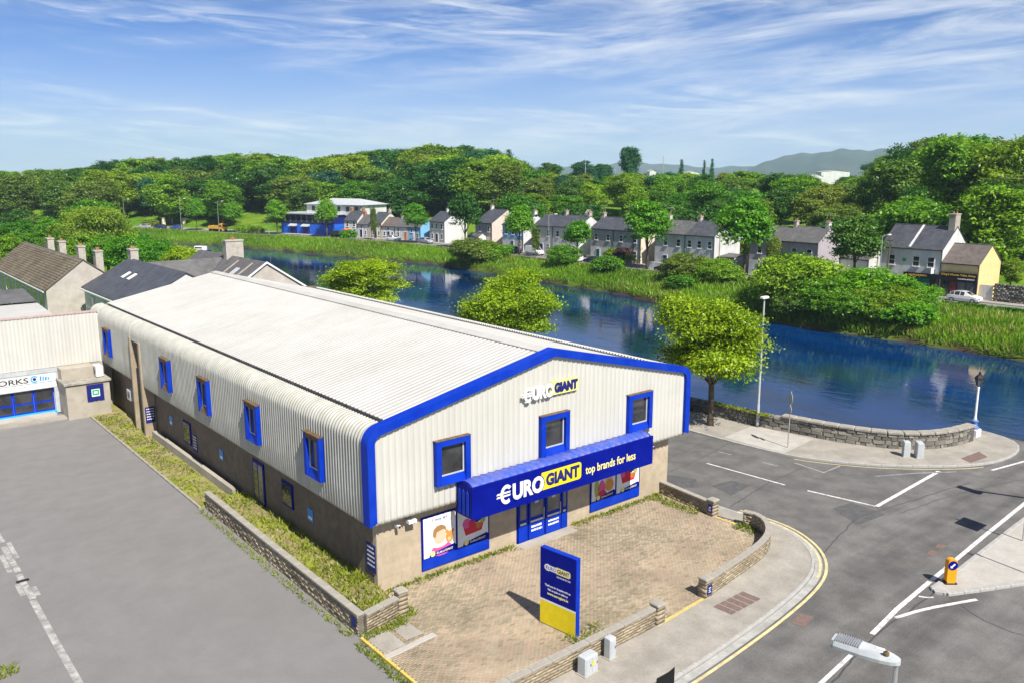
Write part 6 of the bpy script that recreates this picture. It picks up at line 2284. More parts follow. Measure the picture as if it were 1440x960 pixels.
house('cottage', 'small bright blue cottage half hidden by a street tree', 104.9, 155.0, 4.3, 5.5, 3.5, 5.6, 'render_b', 'slategrey', R13, ((1.0, .8), (3.2, 2.0)), ((2.2, 'white'),), (), ws=(.8, 1.1))
house('townhouse', 'white two storey house with white gable right of the blue cottage', 106, 145.8, 6.6, 7, 5.2, 7.5, 'render_w', 'slate', 0, ((1.2, 3.3), (3.4, 3.3), (5.4, 3.3), (1.2, .8), (5.4, .8)), ((3.3, 'darkshop'),), ((3.4, 'offwhite'),))
house('townhouse', 'pinkish house with broad plain sunlit gable behind the tall dark tree', 106.5, 127.2, 6.4, 9.5, 5.7, 8.6, 'render_p', 'slate', 0, ((1.2, 3.6), (4.6, 3.6)), ((2.8, 'white'),), ((5.9, 'offwhite'),), front_upper='render_g')
house('cottage', 'single storey white annex in front of the pinkish gable house', 104.2, 129.4, 4.2, 2.2, 2.5, 3.2, 'render_w', 'slategrey', 0, ((1.0, .9), (3.0, .9)), (), (), ws=(.8, 1.0))
house('townhouse', 'slate roofed house with a porch right of the pinkish gable', 106.2, 115.5, 7.4, 7.5, 5.7, 8.0, 'render_w', 'slate', 0, ((1.2, 3.5), (3.6, 3.5), (6, 3.5), (1.2, .9)), ((3.8, 'teal'),), ((0.3, 'offwhite'),), front_upper='render_b')
house('townhouse', 'pale blue fronted house of the pair behind the white van, nearer one', 106, 97.6, 7.8, 7, 6.1, 8.3, 'render_w', 'slate', 0, ((1.4, 3.8), (4.0, 3.8), (6.4, 3.8), (1.4, .9), (6.4, .9)), ((4.0, 'navy'),), ((0.35, 'chimney'), (7.4, 'chimney')))
house('townhouse', 'darker slate house of the pair behind the white van, farther one', 106, 105.5, 6.2, 7, 6.0, 8.2, 'render_w', 'slate', 0, ((1.4, 3.8), (4.4, 3.8), (1.4, .9)), ((3.6, 'navy'),), ())
house('townhouse', 'grey and cream house with orange tinted wall behind the copper shrub, nearer of its pair', 106, 80.4, 7.1, 7, 6.2, 8.3, 'render_c', 'slate', 0, ((1.5, 3.9), (5.2, 3.9), (1.5, .9)), ((4.6, 'doorred'),), ((6.8, 'chimney'),), front_upper='render_g')
house('townhouse', 'grey and cream house with a chimney at its far gable, farther of its pair', 106, 87.6, 6.4, 7, 6.2, 8.3, 'render_w', 'slate', 0, ((1.5, 3.9), (4.8, 3.9)), ((4.2, 'teal'),), ((6.1, 'chimney'),), front_upper='render_g')
house('townhouse', 'white end house with three upper windows and navy door', 106, 63.2, 6.4, 7.5, 6.2, 8.5, 'render_w', 'slate', 0, ((1.0, 3.9), (3.3, 3.9), (5.5, 3.9), (1.0, .9), (5.5, .9)), ((3.5, 'navy'),), ((0.35, 'offwhite'), (6.2, 'chimney')))
house('townhouse', 'white house with dark shutter-like windows joined to the white end house', 106, 69.7, 7.2, 7.5, 6.2, 8.4, 'render_w', 'slategrey', 0, ((1.6, 3.9), (4.6, 3.9), (1.6, .9)), ((4.6, 'navy'),), ((6.9, 'offwhite'),))
gh = house('garage', 'low white flat garage with grey door at the gable of the white end house', 107, 59.6, 3.4, 6, 2.6, 2.9, 'render_w', 'slategrey', 0, (), (), (), cat='garage')
MB().box(-.06, -.002, 0.4, 3.0, 0, 2.2).build('garage_door', M['greycab'], gh)
house('townhouse', 'lavender and white house with white chimney on its near gable', 106, 43.2, 6.4, 6.6, 6.3, 8.5, 'render_l', 'slategrey', 0, ((1.5, 3.9), (4.2, 3.9), (3.6, .9)), ((1.6, 'pink'),), ((0.4, 'offwhite'), (6.2, 'chimney')), lower='render_w')
house('townhouse', 'lavender house farther from the pub, behind the birch', 106, 49.7, 6.2, 6.6, 6.2, 8.3, 'render_l', 'slategrey', 0, ((1.5, 3.9), (4.2, 3.9), (1.4, .9)), ((4.0, 'navy'),), (), lower='render_w')
house('outbuilding', 'low grey roofed rear extension behind the lavender house', 112.8, 38.2, 6.0, 5, 3.6, 5.2, 'render_w', 'slategrey', 0, (), (), (), cat='house')

# white pub with its dark shopfront
pb = house('pub', 'white pub with dark green shopfront, green cross and a tall chimney', 106, 24.0, 9.0, 8.0, 6.5, 9.5, 'render_w', 'slate', 0, ((1.5, 3.9), (3.6, 3.9), (7.2, 3.9), (6.0, .7), (7.3, .7)), ((8.4, 'doorred'),), (), cat='pub', ws=(1.0, 1.5))
chimney(pb, 4.0, 0.5, 6.0, 11.3, 1.6, 0.9, 2, M['concrete'])
MB().extr([(0, 0), (5.0, 0), (5.0, .3), (0, .3)], (0.0, 4.6, 6.6), (0.80, 0, 0.60), (0, 1, 0), (-0.6, 0, 0.8), 0.1).build('roof_verge', M['render_w'], pb)
sf = MB().box(-.35, -.002, 0.15, 5.0, 0, 3.0).build('shopfront', M['darkshop'], pb)
MB().box(-.5, -.352, 0.1, 5.1, 2.45, 3.05).build('fascia', M['black'], sf)
smallprint(sf, (-.502, 4.3, 2.6), (0, -1, 0), 2.7, .28, M['gold'], 8)
for k in range(3):
    MB().box(-.375, -.352, 1.35 + k * 1.2, 2.45 + k * 1.2, 0.9, 2.35).build('pane', M['teal'], sf)
MB().box(-.375, -.352, 0.3, 1.15, 0.05, 2.2).build('door_leaf', M['black'], sf)
gc = MB()
for a_ in range(6):
    th = R(a_ * 60 + 15)
    gc.extr([(5.35 + .12 * math.cos(th - 1), 4.7 + .12 * math.sin(th - 1)), (5.35 + .42 * math.cos(th), 4.7 + .42 * math.sin(th)), (5.35 + .12 * math.cos(th + 1), 4.7 + .12 * math.sin(th + 1))], (-.03, 0, 0), (0, 1, 0), UZ, (-1, 0, 0), .05)
gc.build('green_sign', M['green'], pb)
MB().box(-1.0, -.1, 0.9, 0.98, 3.1, 3.9).build('hanging_sign', M['white'], pb)
ys_ = house('shop', 'yellow take-away shop with brown roof and black fascia beside the pub', 106, 18.9, 5.05, 7.0, 4.8, 7.2, 'render_y', 'slatebrown', 0, (), (), (), cat='shop')
sf = MB().box(-.12, -.002, 0.05, 4.95, 0, 2.6).build('shopfront', M['darkshop'], ys_)
MB().box(-.3, -.122, 0.05, 5.0, 2.4, 3.5).build('fascia', M['black'], sf)
text_mesh("King's House Take Away", M['gold'], -4.85, -0.25, 2.98, 3.35, (-.302, 0, 0), (0, -1, 0), UZ, 0.02, 0.03, 'lettering', sf)
smallprint(sf, (-.302, 2.6, 2.6), (0, -1, 0), 2.2, .18, M['white'], 9)
for y0, y1, m_ in ((0.5, 1.5, 'glasslight'), (1.6, 2.6, 'glasslight'), (2.75, 3.65, 'doorred'), (3.8, 4.6, 'glass')):
    MB().box(-.14, -.122, y0, y1, 0.9 if m_ != 'glass' else .1, 2.25).build('pane', M[m_], sf)
rh = house('shop', 'cream building with red roof at the right edge beyond the stone gate', 113, 4.0, 10.5, 7, 4.6, 6.4, 'render_y', 'redroof', 0, ((3, 1.2), (6, 1.2)), ((8.8, 'doorred'),), (), cat='house')
MB().box(-0.9, -0.005, 0, 10.5, 4.0, 4.9).build('canopy', M['render_b'], rh)
gw = thing('stone_gateway', 'rough stone gate wall beside the sunlit yellow gable', 'wall', (106.6, 13.0, 0.5))
rects, tint = [], []
for c in range(9):
    for k in range(9):
        rects.append(((rnd.uniform(-.03, .03), k * .45 + (c % 2) * .2, .14 + c * .27), .28, .21, .125, rnd.uniform(-.05, .05)))
        tint.append(rnd.random())
stuff(mkobj('rubble', boxes_mesh('rubble', rects, M['stonetint'], tint), gw))
MB().box(-.22, .22, -.1, 3.9, -.1, 2.4).build('core', M['mortar'], gw)
yf = thing('yard_gate', 'closed grey timber yard gate between the yellow shop and the stone wall', 'gate', (106.5, 17.1, 0.5))
for k in range(7):
    MB().box(-.03, .03, k * .25 + .01, k * .25 + .24, 0.05, 2.1).build('board', M['offwhite'], yf)

# blue bar and hotel at the left end
hb = thing('hotel', 'bright blue bar with glazed upper floor and white hipped roof block behind', 'building', (96.6, 186.5, 0.5), R18)
MB().box(0, 12, 0, 20.5, -.3, 3.1).build('ground_floor', M['pubblue'], hb)
MB().box(0.8, 11.8, 0.3, 20.0, 3.1, 5.6).build('upper_wall', M['navy'], hb)
MB().box(0.0, 12.2, -0.2, 20.7, 5.65, 6.0).build('roof_deck', M['greycab'], hb)
MB().box(-.06, 0, -.1, 20.6, 3.0, 3.35).build('balcony_rail', M['darkshop'], hb)
for k in range(9):
    w_ = MB().box(0.72, 0.8, 0.8 + k * 2.2, 2.5 + k * 2.2, 3.3, 5.4).build('window', M['darkshop'], hb)
    MB().box(0.69, 0.718, 0.9 + k * 2.2, 1.6 + k * 2.2, 3.4, 5.3).build('pane', M['glass'], w_)
    MB().box(0.69, 0.718, 1.7 + k * 2.2, 2.4 + k * 2.2, 3.4, 5.3).build('pane', M['glasslight'], w_)
for yc in (10.5, 15.5):
    MB().box(-.08, -.003, yc - 1.3, yc + 1.3, 0, 2.4).build('doorway', M['navy'], hb)
    MB().extr([(0, 2.4), (-1.0, 2.2), (-1.0, 2.35), (0, 2.9)], (0, yc - 1.4, 0), (1, 0, 0), UZ, (0, 1, 0), 2.8).build('awning', M['greycab'], hb)
MB().box(5, 16, -6, 15, 5.4, 8.4).build('rear_block', M['render_w'], hb)
mb = MB()
mb.add([(4.3, -6.7, 8.4), (16.7, -6.7, 8.4), (16.7, 15.7, 8.4), (4.3, 15.7, 8.4), (10.5, -1, 10.0), (10.5, 10, 10.0)], [(0, 1, 4), (1, 2, 5, 4), (2, 3, 5), (3, 0, 4, 5), (3, 2, 1, 0)])
mb.build('hipped_roof', M['greycab'], hb)
for k in range(6):
    w_ = MB().box(4.92, 5.0, -4.8 + k * 3.3, -3.7 + k * 3.3, 6.6, 7.9).build('window', M['darkshop'], hb)
    MB().box(4.89, 4.918, -4.7 + k * 3.3, -3.8 + k * 3.3, 6.7, 7.8).build('pane', M['glass'], w_)
MB().box(-2.2, -0.3, 0, 18, 0.0, 0.12).build('terrace', M['concrete_new'], hb)

# ruined stone gable, hoarding up the slope, sheds beyond
rg = thing('stone_gable', 'old stone bell gable standing behind the terrace', 'ruin', (116, 107.5, H(116, 107.5) - 1.0), 0)
MB().extr([(0, -.5), (6, -.5), (6, 6.0), (4.0, 8.0), (3.8, 9.6), (3.0, 10.4), (2.2, 9.6), (2.0, 8.0), (0, 6.0)], (0, 0, 0), (1, 0, 0), UZ, (0, 1, 0), .8).build('gable_wall', M['oldstone'], rg)
MB().extr(disc(3, 9.2, .35, .6), (0, -0.02, 0), (1, 0, 0), UZ, (0, 1, 0), .015).build('bell_opening', M['black'], rg)
ho = thing('hoarding', 'pale blue green hoarding climbing the slope behind the lavender houses', 'fence', (0, 0, 0))
pts = resample([(113.5, 57.5), (121, 55), (131, 50.5), (141, 46)], 2.4)
for (x0, y0), (x1, y1) in zip(pts[:-1], pts[1:]):
    z0, z1 = H(x0, y0), H(x1, y1)
    MB().add([(x0, y0, z0 - .2), (x1, y1, z1 - .2), (x1, y1, z1 + 2.3), (x0, y0, z0 + 2.3), (x0, y0 + .05, z0 - .2), (x1, y1 + .05, z1 - .2), (x1, y1 + .05, z1 + 2.3), (x0, y0 + .05, z0 + 2.3)],
             [(0, 1, 2, 3), (7, 6, 5, 4), (3, 2, 6, 7), (0, 3, 7, 4), (1, 5, 6, 2)]).build('panel', M['hoarding'], ho)
for k, (px, f_, yt, w, lab) in enumerate(((1175, 640, 240, 40, 'long pale industrial shed near the far hill at the right'), (1150, 560, 246, 16, 'small white gabled shed below the far hill'), (838, 450, 251, 22, 'white flat roofed shed seen between the skyline trees'),
                                          (918, 520, 239, 9, 'small white block building on the skyline'), (975, 560, 241, 16, 'white shed behind the small conifers'), (765, 420, 260, 9, 'white house front glimpsed among the trees'), (82, 420, 272, 9, 'white gable house among trees at the far left'),
                                          (24, 460, 248, 8, 'grey house on the rise at the far left'))):
    r_ = (px - 720) * f_ / 1209
    x, y = -16.65 + f_ * CA + r_ * SA, -29.01 + f_ * SA - r_ * CA
    zt = 17.5 + (245 - yt) * f_ / 1209
    hgt = 5.5
    t = thing('shed', lab, 'building', (x, y, zt - hgt), R(50.4 - 90))
    W_ = w * f_ / 1209
    mb = MB()
    mb.extr([(-W_ / 2, -12), (W_ / 2, -12), (W_ / 2, hgt - 1), (0, hgt), (-W_ / 2, hgt - 1)], (0, 0, 0), (1, 0, 0), UZ, (0, 1, 0), 12)
    mb.build('wall', M['render_w'], t)
    for s in (-1, 1):
        MB().add([(0, -.3, hgt + .05), (s * (W_ / 2 + .3), -.3, hgt - 1.05), (s * (W_ / 2 + .3), 12.3, hgt - 1.05), (0, 12.3, hgt + .05)], [(0, 1, 2, 3)]).build('roof', M['greycab'], t)
# wind turbines on the far hill
for k, (px, yb, hpx) in enumerate(((1110, 236, 11), (1129, 237, 9), (1135, 237, 13), (1186, 238, 13), (1241, 226, 7))):
    f_ = 3900
    r_ = (px - 720) * f_ / 1209
    x, y = -16.65 + f_ * CA + r_ * SA, -29.01 + f_ * SA - r_ * CA
    hh = hpx * f_ / 1209 * 0.68
    t = thing('wind_turbine', ('wind turbine on the far hill, ' + ('leftmost', 'shorter of the close pair', 'taller of the close pair', 'alone right of the pair', 'small one at the crest by the big trees')[k]), 'wind turbine', (x, y, 17.5 + (245 - yb) * f_ / 1209), R(50.4 - 90 + 20 * (k % 3)))
    MB().tube([(0, 0, -40), (0, 0, hh)], [2.2, 1.4], 8).build('tower', M['white'], t)
    MB().box(-1.5, 1.5, -3, 4, hh - 1.5, hh + 1.5).build('nacelle', M['white'], t)
    for b in range(3):
        a_ = R(30 * k + 120 * b)
        mb = MB()
        L_ = hh * .46
        mb.extr([(-1.0, 0), (1.3, 0), (1.6, L_ * .2), (.3, L_), (-.2, L_)], (0, -3.6, hh), (math.cos(a_), 0, -math.sin(a_)), (math.sin(a_), 0, math.cos(a_)), (0, 1, 0), .5)
        mb.build('blade', M['white'], t)


# ------------------------------------------------------------------ vehicles
HATCH = [(-2.10, .38, .70, .78, .74, .60), (-2.0, .24, .92, 1.04, .86, .68), (-1.62, .20, .97, 1.34, .89, .63), (-1.1, .19, .95, 1.45, .90, .61), (-0.35, .19, .94, 1.50, .90, .61), (0.25, .19, .92, 1.43, .90, .61), (1.12, .19, .93, .97, .89, .74), (1.75, .22, .80, .86, .87, .70), (2.05, .26, .66, .73, .80, .62), (2.14, .38, .52, .57, .68, .5)]
SUV = [(-2.2, .45, .9, 1.0, .80, .66), (-2.1, .35, 1.05, 1.25, .90, .7), (-1.8, .32, 1.08, 1.66, .93, .68), (-0.4, .30, 1.08, 1.74, .94, .68), (0.5, .30, 1.06, 1.68, .94, .68), (1.15, .30, 1.08, 1.12, .93, .8), (2.0, .34, .95, 1.0, .90, .74), (2.25, .45, .7, .76, .80, .62)]
VAN = [(-2.3, .40, .95, 1.80, .86, .78), (-2.25, .30, .98, 1.90, .91, .80), (-1.0, .28, .98, 1.94, .92, .80), (0.1, .28, .98, 1.92, .92, .80), (0.75, .28, .98, 1.72, .92, .74), (1.45, .28, 1.0, 1.06, .91, .8), (2.05, .30, .88, .93, .88, .74), (2.25, .42, .66, .7, .8, .6)]


def paint(name, c):
    return pm('paint_' + name, tuple(v * .97 for v in c), c, 2, 0.25, 0, None, 0.5, coat=0.6)


def car(label, x, y, rz, col, st=HATCH, group='cars parked along the far river road', cat='car', name='parked_car', z=0.425, blind=False):
    t = thing(name, label, cat, (x, y, z), rz, group)
    V = []
    for (yy, zl, zb, zt, w, wt) in st:
        V += [(-w * .92, yy, zl), (-w, yy, (zl + zb) / 2), (-w * .97, yy, zb), (-wt, yy, zt), (wt, yy, zt), (w * .97, yy, zb), (w, yy, (zl + zb) / 2), (w * .92, yy, zl)]
    n = len(st)
    Fq = [(i * 8 + k, (i + 1) * 8 + k, (i + 1) * 8 + (k + 1) % 8, i * 8 + (k + 1) % 8) for i in range(n - 1) for k in range(8)]
    mb = MB()
    mb.add(V, Fq + [tuple(range(8)), tuple(range(n * 8 - 1, n * 8 - 9, -1))])
    mb.build('body', col, t)

    def quadpart(nm, pts, mat, lift):
        p = [Vector(v) for v in pts]
        nn = (p[1] - p[0]).cross(p[3] - p[0]).normalized()
        c = sum(p, Vector()) / 4
        if nn.dot(c - Vector((0, 0, .9))) < 0:
            nn = -nn
        p = [c + (v - c) * .86 + nn * lift for v in p]
        MB().add([tuple(v) for v in p] + [tuple(v - nn * .02) for v in p], [(0, 1, 2, 3), (0, 4, 5, 1), (1, 5, 6, 2), (2, 6, 7, 3), (3, 7, 4, 0)]).build(nm, mat, t)
    for i in range(1, n - 3):
        if st[i + 1][3] - st[i + 1][2] < .2 or (blind and i < 3):
            continue
        for a_, b_ in ((2, 3), (5, 4)):
            quadpart('side_window', [V[i * 8 + a_], V[(i + 1) * 8 + a_], V[(i + 1) * 8 + b_], V[i * 8 + b_]], M['glass'], .012)
    i = next(k for k in range(2, n) if st[k][3] - st[k][2] < .2) - 1
    quadpart('windscreen', [V[i * 8 + 3], V[i * 8 + 4], V[(i + 1) * 8 + 4], V[(i + 1) * 8 + 3]], M['glass'], .012)
    j = 1 if st is not VAN else 0
    if not blind:
        quadpart('rear_window', [V[j * 8 + 3], V[j * 8 + 4], V[(j + 1) * 8 + 4], V[(j + 1) * 8 + 3]], M['glass'], .012)
    yb, yf = st[0][0], st[-1][0]
    for s in (-1, 1):
        MB().box(s * .62 - .14, s * .62 + .14, yf - .16, yf + .015, .60 * st[-1][3] / .63, .60 * st[-1][3] / .63 + .13).build('headlight', M['glasslight'], t)
        MB().box(s * .64 - .1, s * .64 + .1, yb - .015, yb + .12, .72, .90).build('tail_light', M['red'], t)
        for yw in (yb + .75, yf - .8):
            w_ = MB()
            nseg = 14
            r_ = .31 if st is HATCH else .34
            P0 = [(s * (st[3][4] - .17), yw + r_ * math.cos(2 * math.pi * k / nseg), r_ + r_ * math.sin(2 * math.pi * k / nseg)) for k in range(nseg)]
            P1 = [(s * (st[3][4] + .01), p[1], p[2]) for p in P0]
            w_.add(P0 + P1, [(k, (k + 1) % nseg, nseg + (k + 1) % nseg, nseg + k) for k in range(nseg)] + [tuple(range(nseg)), tuple(range(2 * nseg - 1, nseg - 1, -1))])
            w_ = w_.build('wheel', M['rubber'], t)
            P0 = [(s * (st[3][4] + .012), yw + r_ * .62 * math.cos(2 * math.pi * k / nseg), r_ + r_ * .62 * math.sin(2 * math.pi * k / nseg)) for k in range(nseg)]
            P1 = [(s * (st[3][4] + .024), p[1], p[2]) for p in P0]
            MB().add(P0 + P1, [(k, (k + 1) % nseg, nseg + (k + 1) % nseg, nseg + k) for k in range(nseg)] + [tuple(range(nseg)), tuple(range(2 * nseg - 1, nseg - 1, -1))]).build('rim', M['steel'], w_)
    MB().box(-.24, .24, yf + .001, yf + .02, .42, .53).build('number_plate', M['white'], t)
    return t


pw, pk, pn, ps, pr2, pb2 = (paint('white', (.75, .75, .75)), paint('black', (.02, .021, .025)), paint('navy', (.015, .03, .10)), paint('silver', (.38, .40, .42)), paint('red', (.5, .03, .03)), paint('blue', (.03, .08, .3)))
car('white hatchback parked before the yellow shop', 103.2, 19.3, R(180), pw)
car('dark blue car half hidden by the dark street tree before the pub', 103.2, 37.5, R(180), pn)
car('black car parked at the white garage by the end house', 103.1, 60.6, R(0), pk)
car('black car behind the broad street tree, right of the white pair', 99.9, 49.0, R(0), pk, SUV)
car('dark navy car on the near side before the grey and cream pair', 99.8, 87.0, R(0), pn)
car('white estate car just behind the navy car on the near side', 99.8, 92.5, R(0), pw)
car('white panel van parked before the pale blue house', 102.9, 107.8, R(180), pw, VAN, name='delivery_van', cat='van', blind=True)
car('black car parked left of the white van', 102.9, 115.0, R(180), pk)
car('white car parked before the white end house', 103.1, 67.6, R(180), pw)
car('dark car on the near side before the white pair of houses', 99.9, 69.0, R(0), pk)
car('silver car parked before the cream garden wall', 102.9, 133.5, R(180), ps)
car('red car on the near side below the slate roofed porch house', 99.9, 121.0, R(0), pr2)
car('silver hatchback under the street tree by the blue cottage', 102.3, 148.5, R(180), ps)
car('white hatchback parked before the low white cottages', 100.3, 160.8, R(193), pw)
for k, (x, y, col, lab) in enumerate(((72.0, 243.5, pb2, 'dark blue car, nearest of the row parked before the stone gate pillars'), (69.0, 249.5, pn, 'navy car in the row before the stone gate pillars'), (65.8, 255.2, ps, 'silver car in the middle of the row at the left'),
                                      (61.6, 260.5, pr2, 'red car parked in the row at the left'), (57.0, 266.3, pw, 'white car at the far end of the row at the left'))):
    car(lab, x, y, R(26 + 3 * k), col)


def lorry(label, x, y, rz, colm, bed, tip=False):
    t = thing('lorry', label, 'truck', (x, y, .425), rz)
    MB().bevbox(-1.05, 1.05, 1.2, 2.9, .6, 2.35, .12).build('cab', colm, t)
    MB().box(-.9, .9, 2.902, 2.92, 1.5, 2.15).build('windscreen', M['glass'], t)
    for s in (-1, 1):
        MB().box(s * 1.06 - .01, s * 1.06 + .01, 1.7, 2.6, 1.5, 2.1).build('side_window', M['glass'], t)
        for yw in (2.2, -1.6, -2.6):
            mb = MB()
            mb.tube([(s * .75, yw, .45), (s * 1.06, yw, .45)], .45, 14)
            mb.build('wheel', M['rubber'], t)
    MB().box(-.5, .5, -3.0, 2.6, .55, .8).build('chassis', M['black'], t)
    b = MB()
    b.box(-1.1, 1.1, -3.1, 1.0, .85, 1.0)
    for q_ in ((-1.1, -1.02, -3.1, 1.0), (1.02, 1.1, -3.1, 1.0), (-1.02, 1.02, -3.1, -3.02), (-1.02, 1.02, .92, 1.0)):
        b.box(*q_, 1.0, 1.75)
    b.build('load_bed', bed, t)
    MB().box(-.5, .5, 1.5, 1.8, 2.36, 2.5).build('beacon_bar', M['orange'], t)
    return t


lorry('yellow works lorry on the far road below the lawn', 78.6, 225.5, R(200), paint('amber', (.75, .36, .01)), paint('amber2', (.7, .4, .03)))
lorry('red cab lorry parked beside the blue bar', 95.2, 179.5, R(198), paint('lorryred', (.6, .09, .04)), M['darkshop'])
bt = thing('motor_boat', 'small white cabin boat with blue hull moored on the river', 'boat', (59.2, 187, -2.2), R(30))
hull = MB()
V = []
for (yy, w, zb) in ((-2.6, .95, .0), (-1, 1.1, -.1), (1, 1.0, -.05), (2.2, .55, .15), (2.9, .06, .35)):
    V += [(-w, yy, .75), (-w * .7, yy, zb - .15), (w * .7, yy, zb - .15), (w, yy, .75)]
hull.add(V, [(i * 4 + k, i * 4 + (k + 1) % 4, (i + 1) * 4 + (k + 1) % 4, (i + 1) * 4 + k) for i in range(4) for k in range(4)] + [(0, 1, 2, 3)])
hull.build('hull', M['bluedark'], bt)
MB().bevbox(-.8, .8, -1.6, 1.3, .76, 1.75, .12).build('cabin', M['white'], bt)
MB().box(-.82, .82, -1.2, .9, 1.25, 1.55).build('cabin_window', M['glass'], bt)


# ------------------------------------------------------------------ street lights and poles across the river
def lamp(label, x, y, h, rz, z=.42, arm=1.6, group='street lights along the far river road', wood=False):
    t = thing('street_light', label, 'street light', (x, y, z), rz, group)
    MB().tube([(0, 0, 0), (0, 0, 1.2)], .11, 8).build('base', M['steel'], t)
    MB().tube([(0, 0, 1.2), (0, 0, h)], [.075, .05], 8).build('column', M['steel'], t)
    MB().tube([(0, 0, h - .05), (arm * .5, 0, h + .1), (arm, 0, h + .12)], .035, 6).build('arm', M['steel'], t)
    MB().bevbox(arm - .1, arm + .65, -.14, .14, h + .05, h + .2, .04).build('lantern', M['offwhite'], t)
    return t


for x, y, h, lab in ((62, 262, 9, 'tall street light above the red car'), (72.5, 240, 9.5, 'tall street light behind the row of parked cars'), (78, 223.3, 9, 'street light by the yellow lorry'), (85, 203.5, 9, 'street light at the left end of the blue bar'),
                     (98.3, 98.3, 9, 'street light before the pale blue house pair'), (98.3, 29.0, 8.6, 'street light before the white pub')):
    lamp(lab, x, y, h, R(0) if y < 150 else R(20))
for x, y, h, lab in ((98.4, 75.5, 6.5, 'rusty brown pole on the bank side by the broad street tree'), (105.2, 61.5, 8.6, 'grey pole at the front of the white end house'), (105.3, 33.0, 7.0, 'pale pole at the left corner of the white pub'), (104.6, 31.0, 8.0, 'wooden pole with crossarm before the pub windows'),
                     (97.6, 167.5, 8.5, 'wooden pole beside the ivy covered tree')):
    t = thing('utility_pole', lab, 'pole', (x, y, .42))
    MB().tube([(0, 0, -.3), (0, 0, h)], [.13, .09], 8).build('pole', M['bark'] if 'wood' in lab or 'brown' in lab else M['concrete'], t)
    MB().box(-.06, .06, -.5, .5, h - .5, h - .38).build('crossarm', M['bark'], t)
for px, f_, yt, lab in ((823, 300, 226, 'thin mast on the skyline left of the teal trees'), (865, 290, 235, 'thin mast left of the tall blue green tree'), (932, 300, 220, 'tall thin mast right of the tall blue green tree'), (992, 310, 228, 'thin mast by the small conifers')):
    r_ = (px - 720) * f_ / 1209
    x, y = -16.65 + f_ * CA + r_ * SA, -29.01 + f_ * SA - r_ * CA
    t = thing('mast', lab, 'mast', (x, y, H(x, y)))
    zt = 17.5 + (245 - yt) * f_ / 1209 - H(x, y)
    MB().tube([(0, 0, -.3), (0, 0, zt)], [.16, .1], 6).build('pole', M['steel'], t)
    MB().box(-.6, .6, -.05, .05, zt - 1.2, zt - 1.05).build('crossarm', M['steel'], t)
for k, (x, y, h) in enumerate(((70.6, 262.5, 2.2), (66.2, 256.6, 2.5), (73.4, 258.0, 2.2))):
    t = thing('gate_pillar', 'pale stone gate pillar behind the parked cars at the left, ' + ('leftmost', 'nearest the road', 'rightmost')[k], 'pillar', (x + 9, y + 9, .4))
    MB().bevbox(-.5, .5, -.5, .5, 0, h, .03).build('shaft', M['render_c'], t)
    MB().bevbox(-.6, .6, -.6, .6, h + .002, h + .3, .1).build('cap', M['coping'], t)

# front garden walls and gardens of the terrace
for k, (y0, y1, m_, lab) in enumerate(((63.5, 77.5, 'render_w', 'low white garden wall before the white pair of houses'), (80.5, 93.5, 'oldstone', 'low dark stone garden wall before the grey and cream pair'), (97.5, 104, 'brick', 'low red brick garden wall behind the white van'), (126.5, 134, 'render_c', 'cream garden wall before the pinkish gable house'))):
    t = tag(mkobj('garden_wall', MB().bevbox(104.25, 104.5, y0, y1, .4, 1.35, .02).mesh('garden_wall', M[m_])), lab, 'wall')
for x, y, top, m_, lab in ((105.0, 84.3, 2.9, 'leaf_copper', 'dark red shrub in the garden of the grey and cream pair'), (105.0, 87.0, 2.6, 'leaf_yel', 'yellow green shrub left of the dark red shrub'), (104.9, 82.2, 1.7, 'leaf_yel', 'small yellow shrub right of the dark red shrub'),
                           (105.0, 71.5, 1.7, 'leaf_yel', 'golden shrub in the white front garden'), (105.0, 69.9, 2.8, 'leaf_mid', 'dark upright shrub in the white front garden')):
    plant('bush', x, y, top, lab, m_, 'shrubs in the front gardens', z=.5, wide=.8, cat='shrub')
#==SECTION6==
# ------------------------------------------------------------------ near street furniture
t = thing('street_light', 'tall white street light on the riverside pavement beside the maple', 'street light', (33.0, 3.95, .12))
MB().tube([(0, 0, 0), (0, 0, 1.6)], .105, 10).build('base', M['greycab'], t)
MB().tube([(0, 0, 1.6), (.05, .05, 9.1)], [.085, .055], 10).build('column', M['greycab'], t)
MB().bevbox(-.35, .35, -.16, .16, 9.05, 9.2, .05).build('lantern', M['offwhite'], t)
MB().box(-.06, .06, -.112, -.104, .4, .9).build('service_door', M['steel'], t)

t = thing('road_sign', 'round road sign seen edge-on on a slim grey post at the kerb', 'sign', (30.55, -0.05, .12), R(11))
MB().tube([(0, 0, -.1), (0, 0, 3.75)], .04, 8).build('post', M['steel'], t)
for z, r_ in ((3.3, .38), (2.55, .28)):
    MB().extr(disc(0, z, r_, r_, 20), (-.07, 0, 0), (math.sin(R(50)), math.cos(R(50)), 0), UZ, (math.cos(R(50)), -math.sin(R(50)), 0), .02).build('sign_plate', M['greycab'], t)

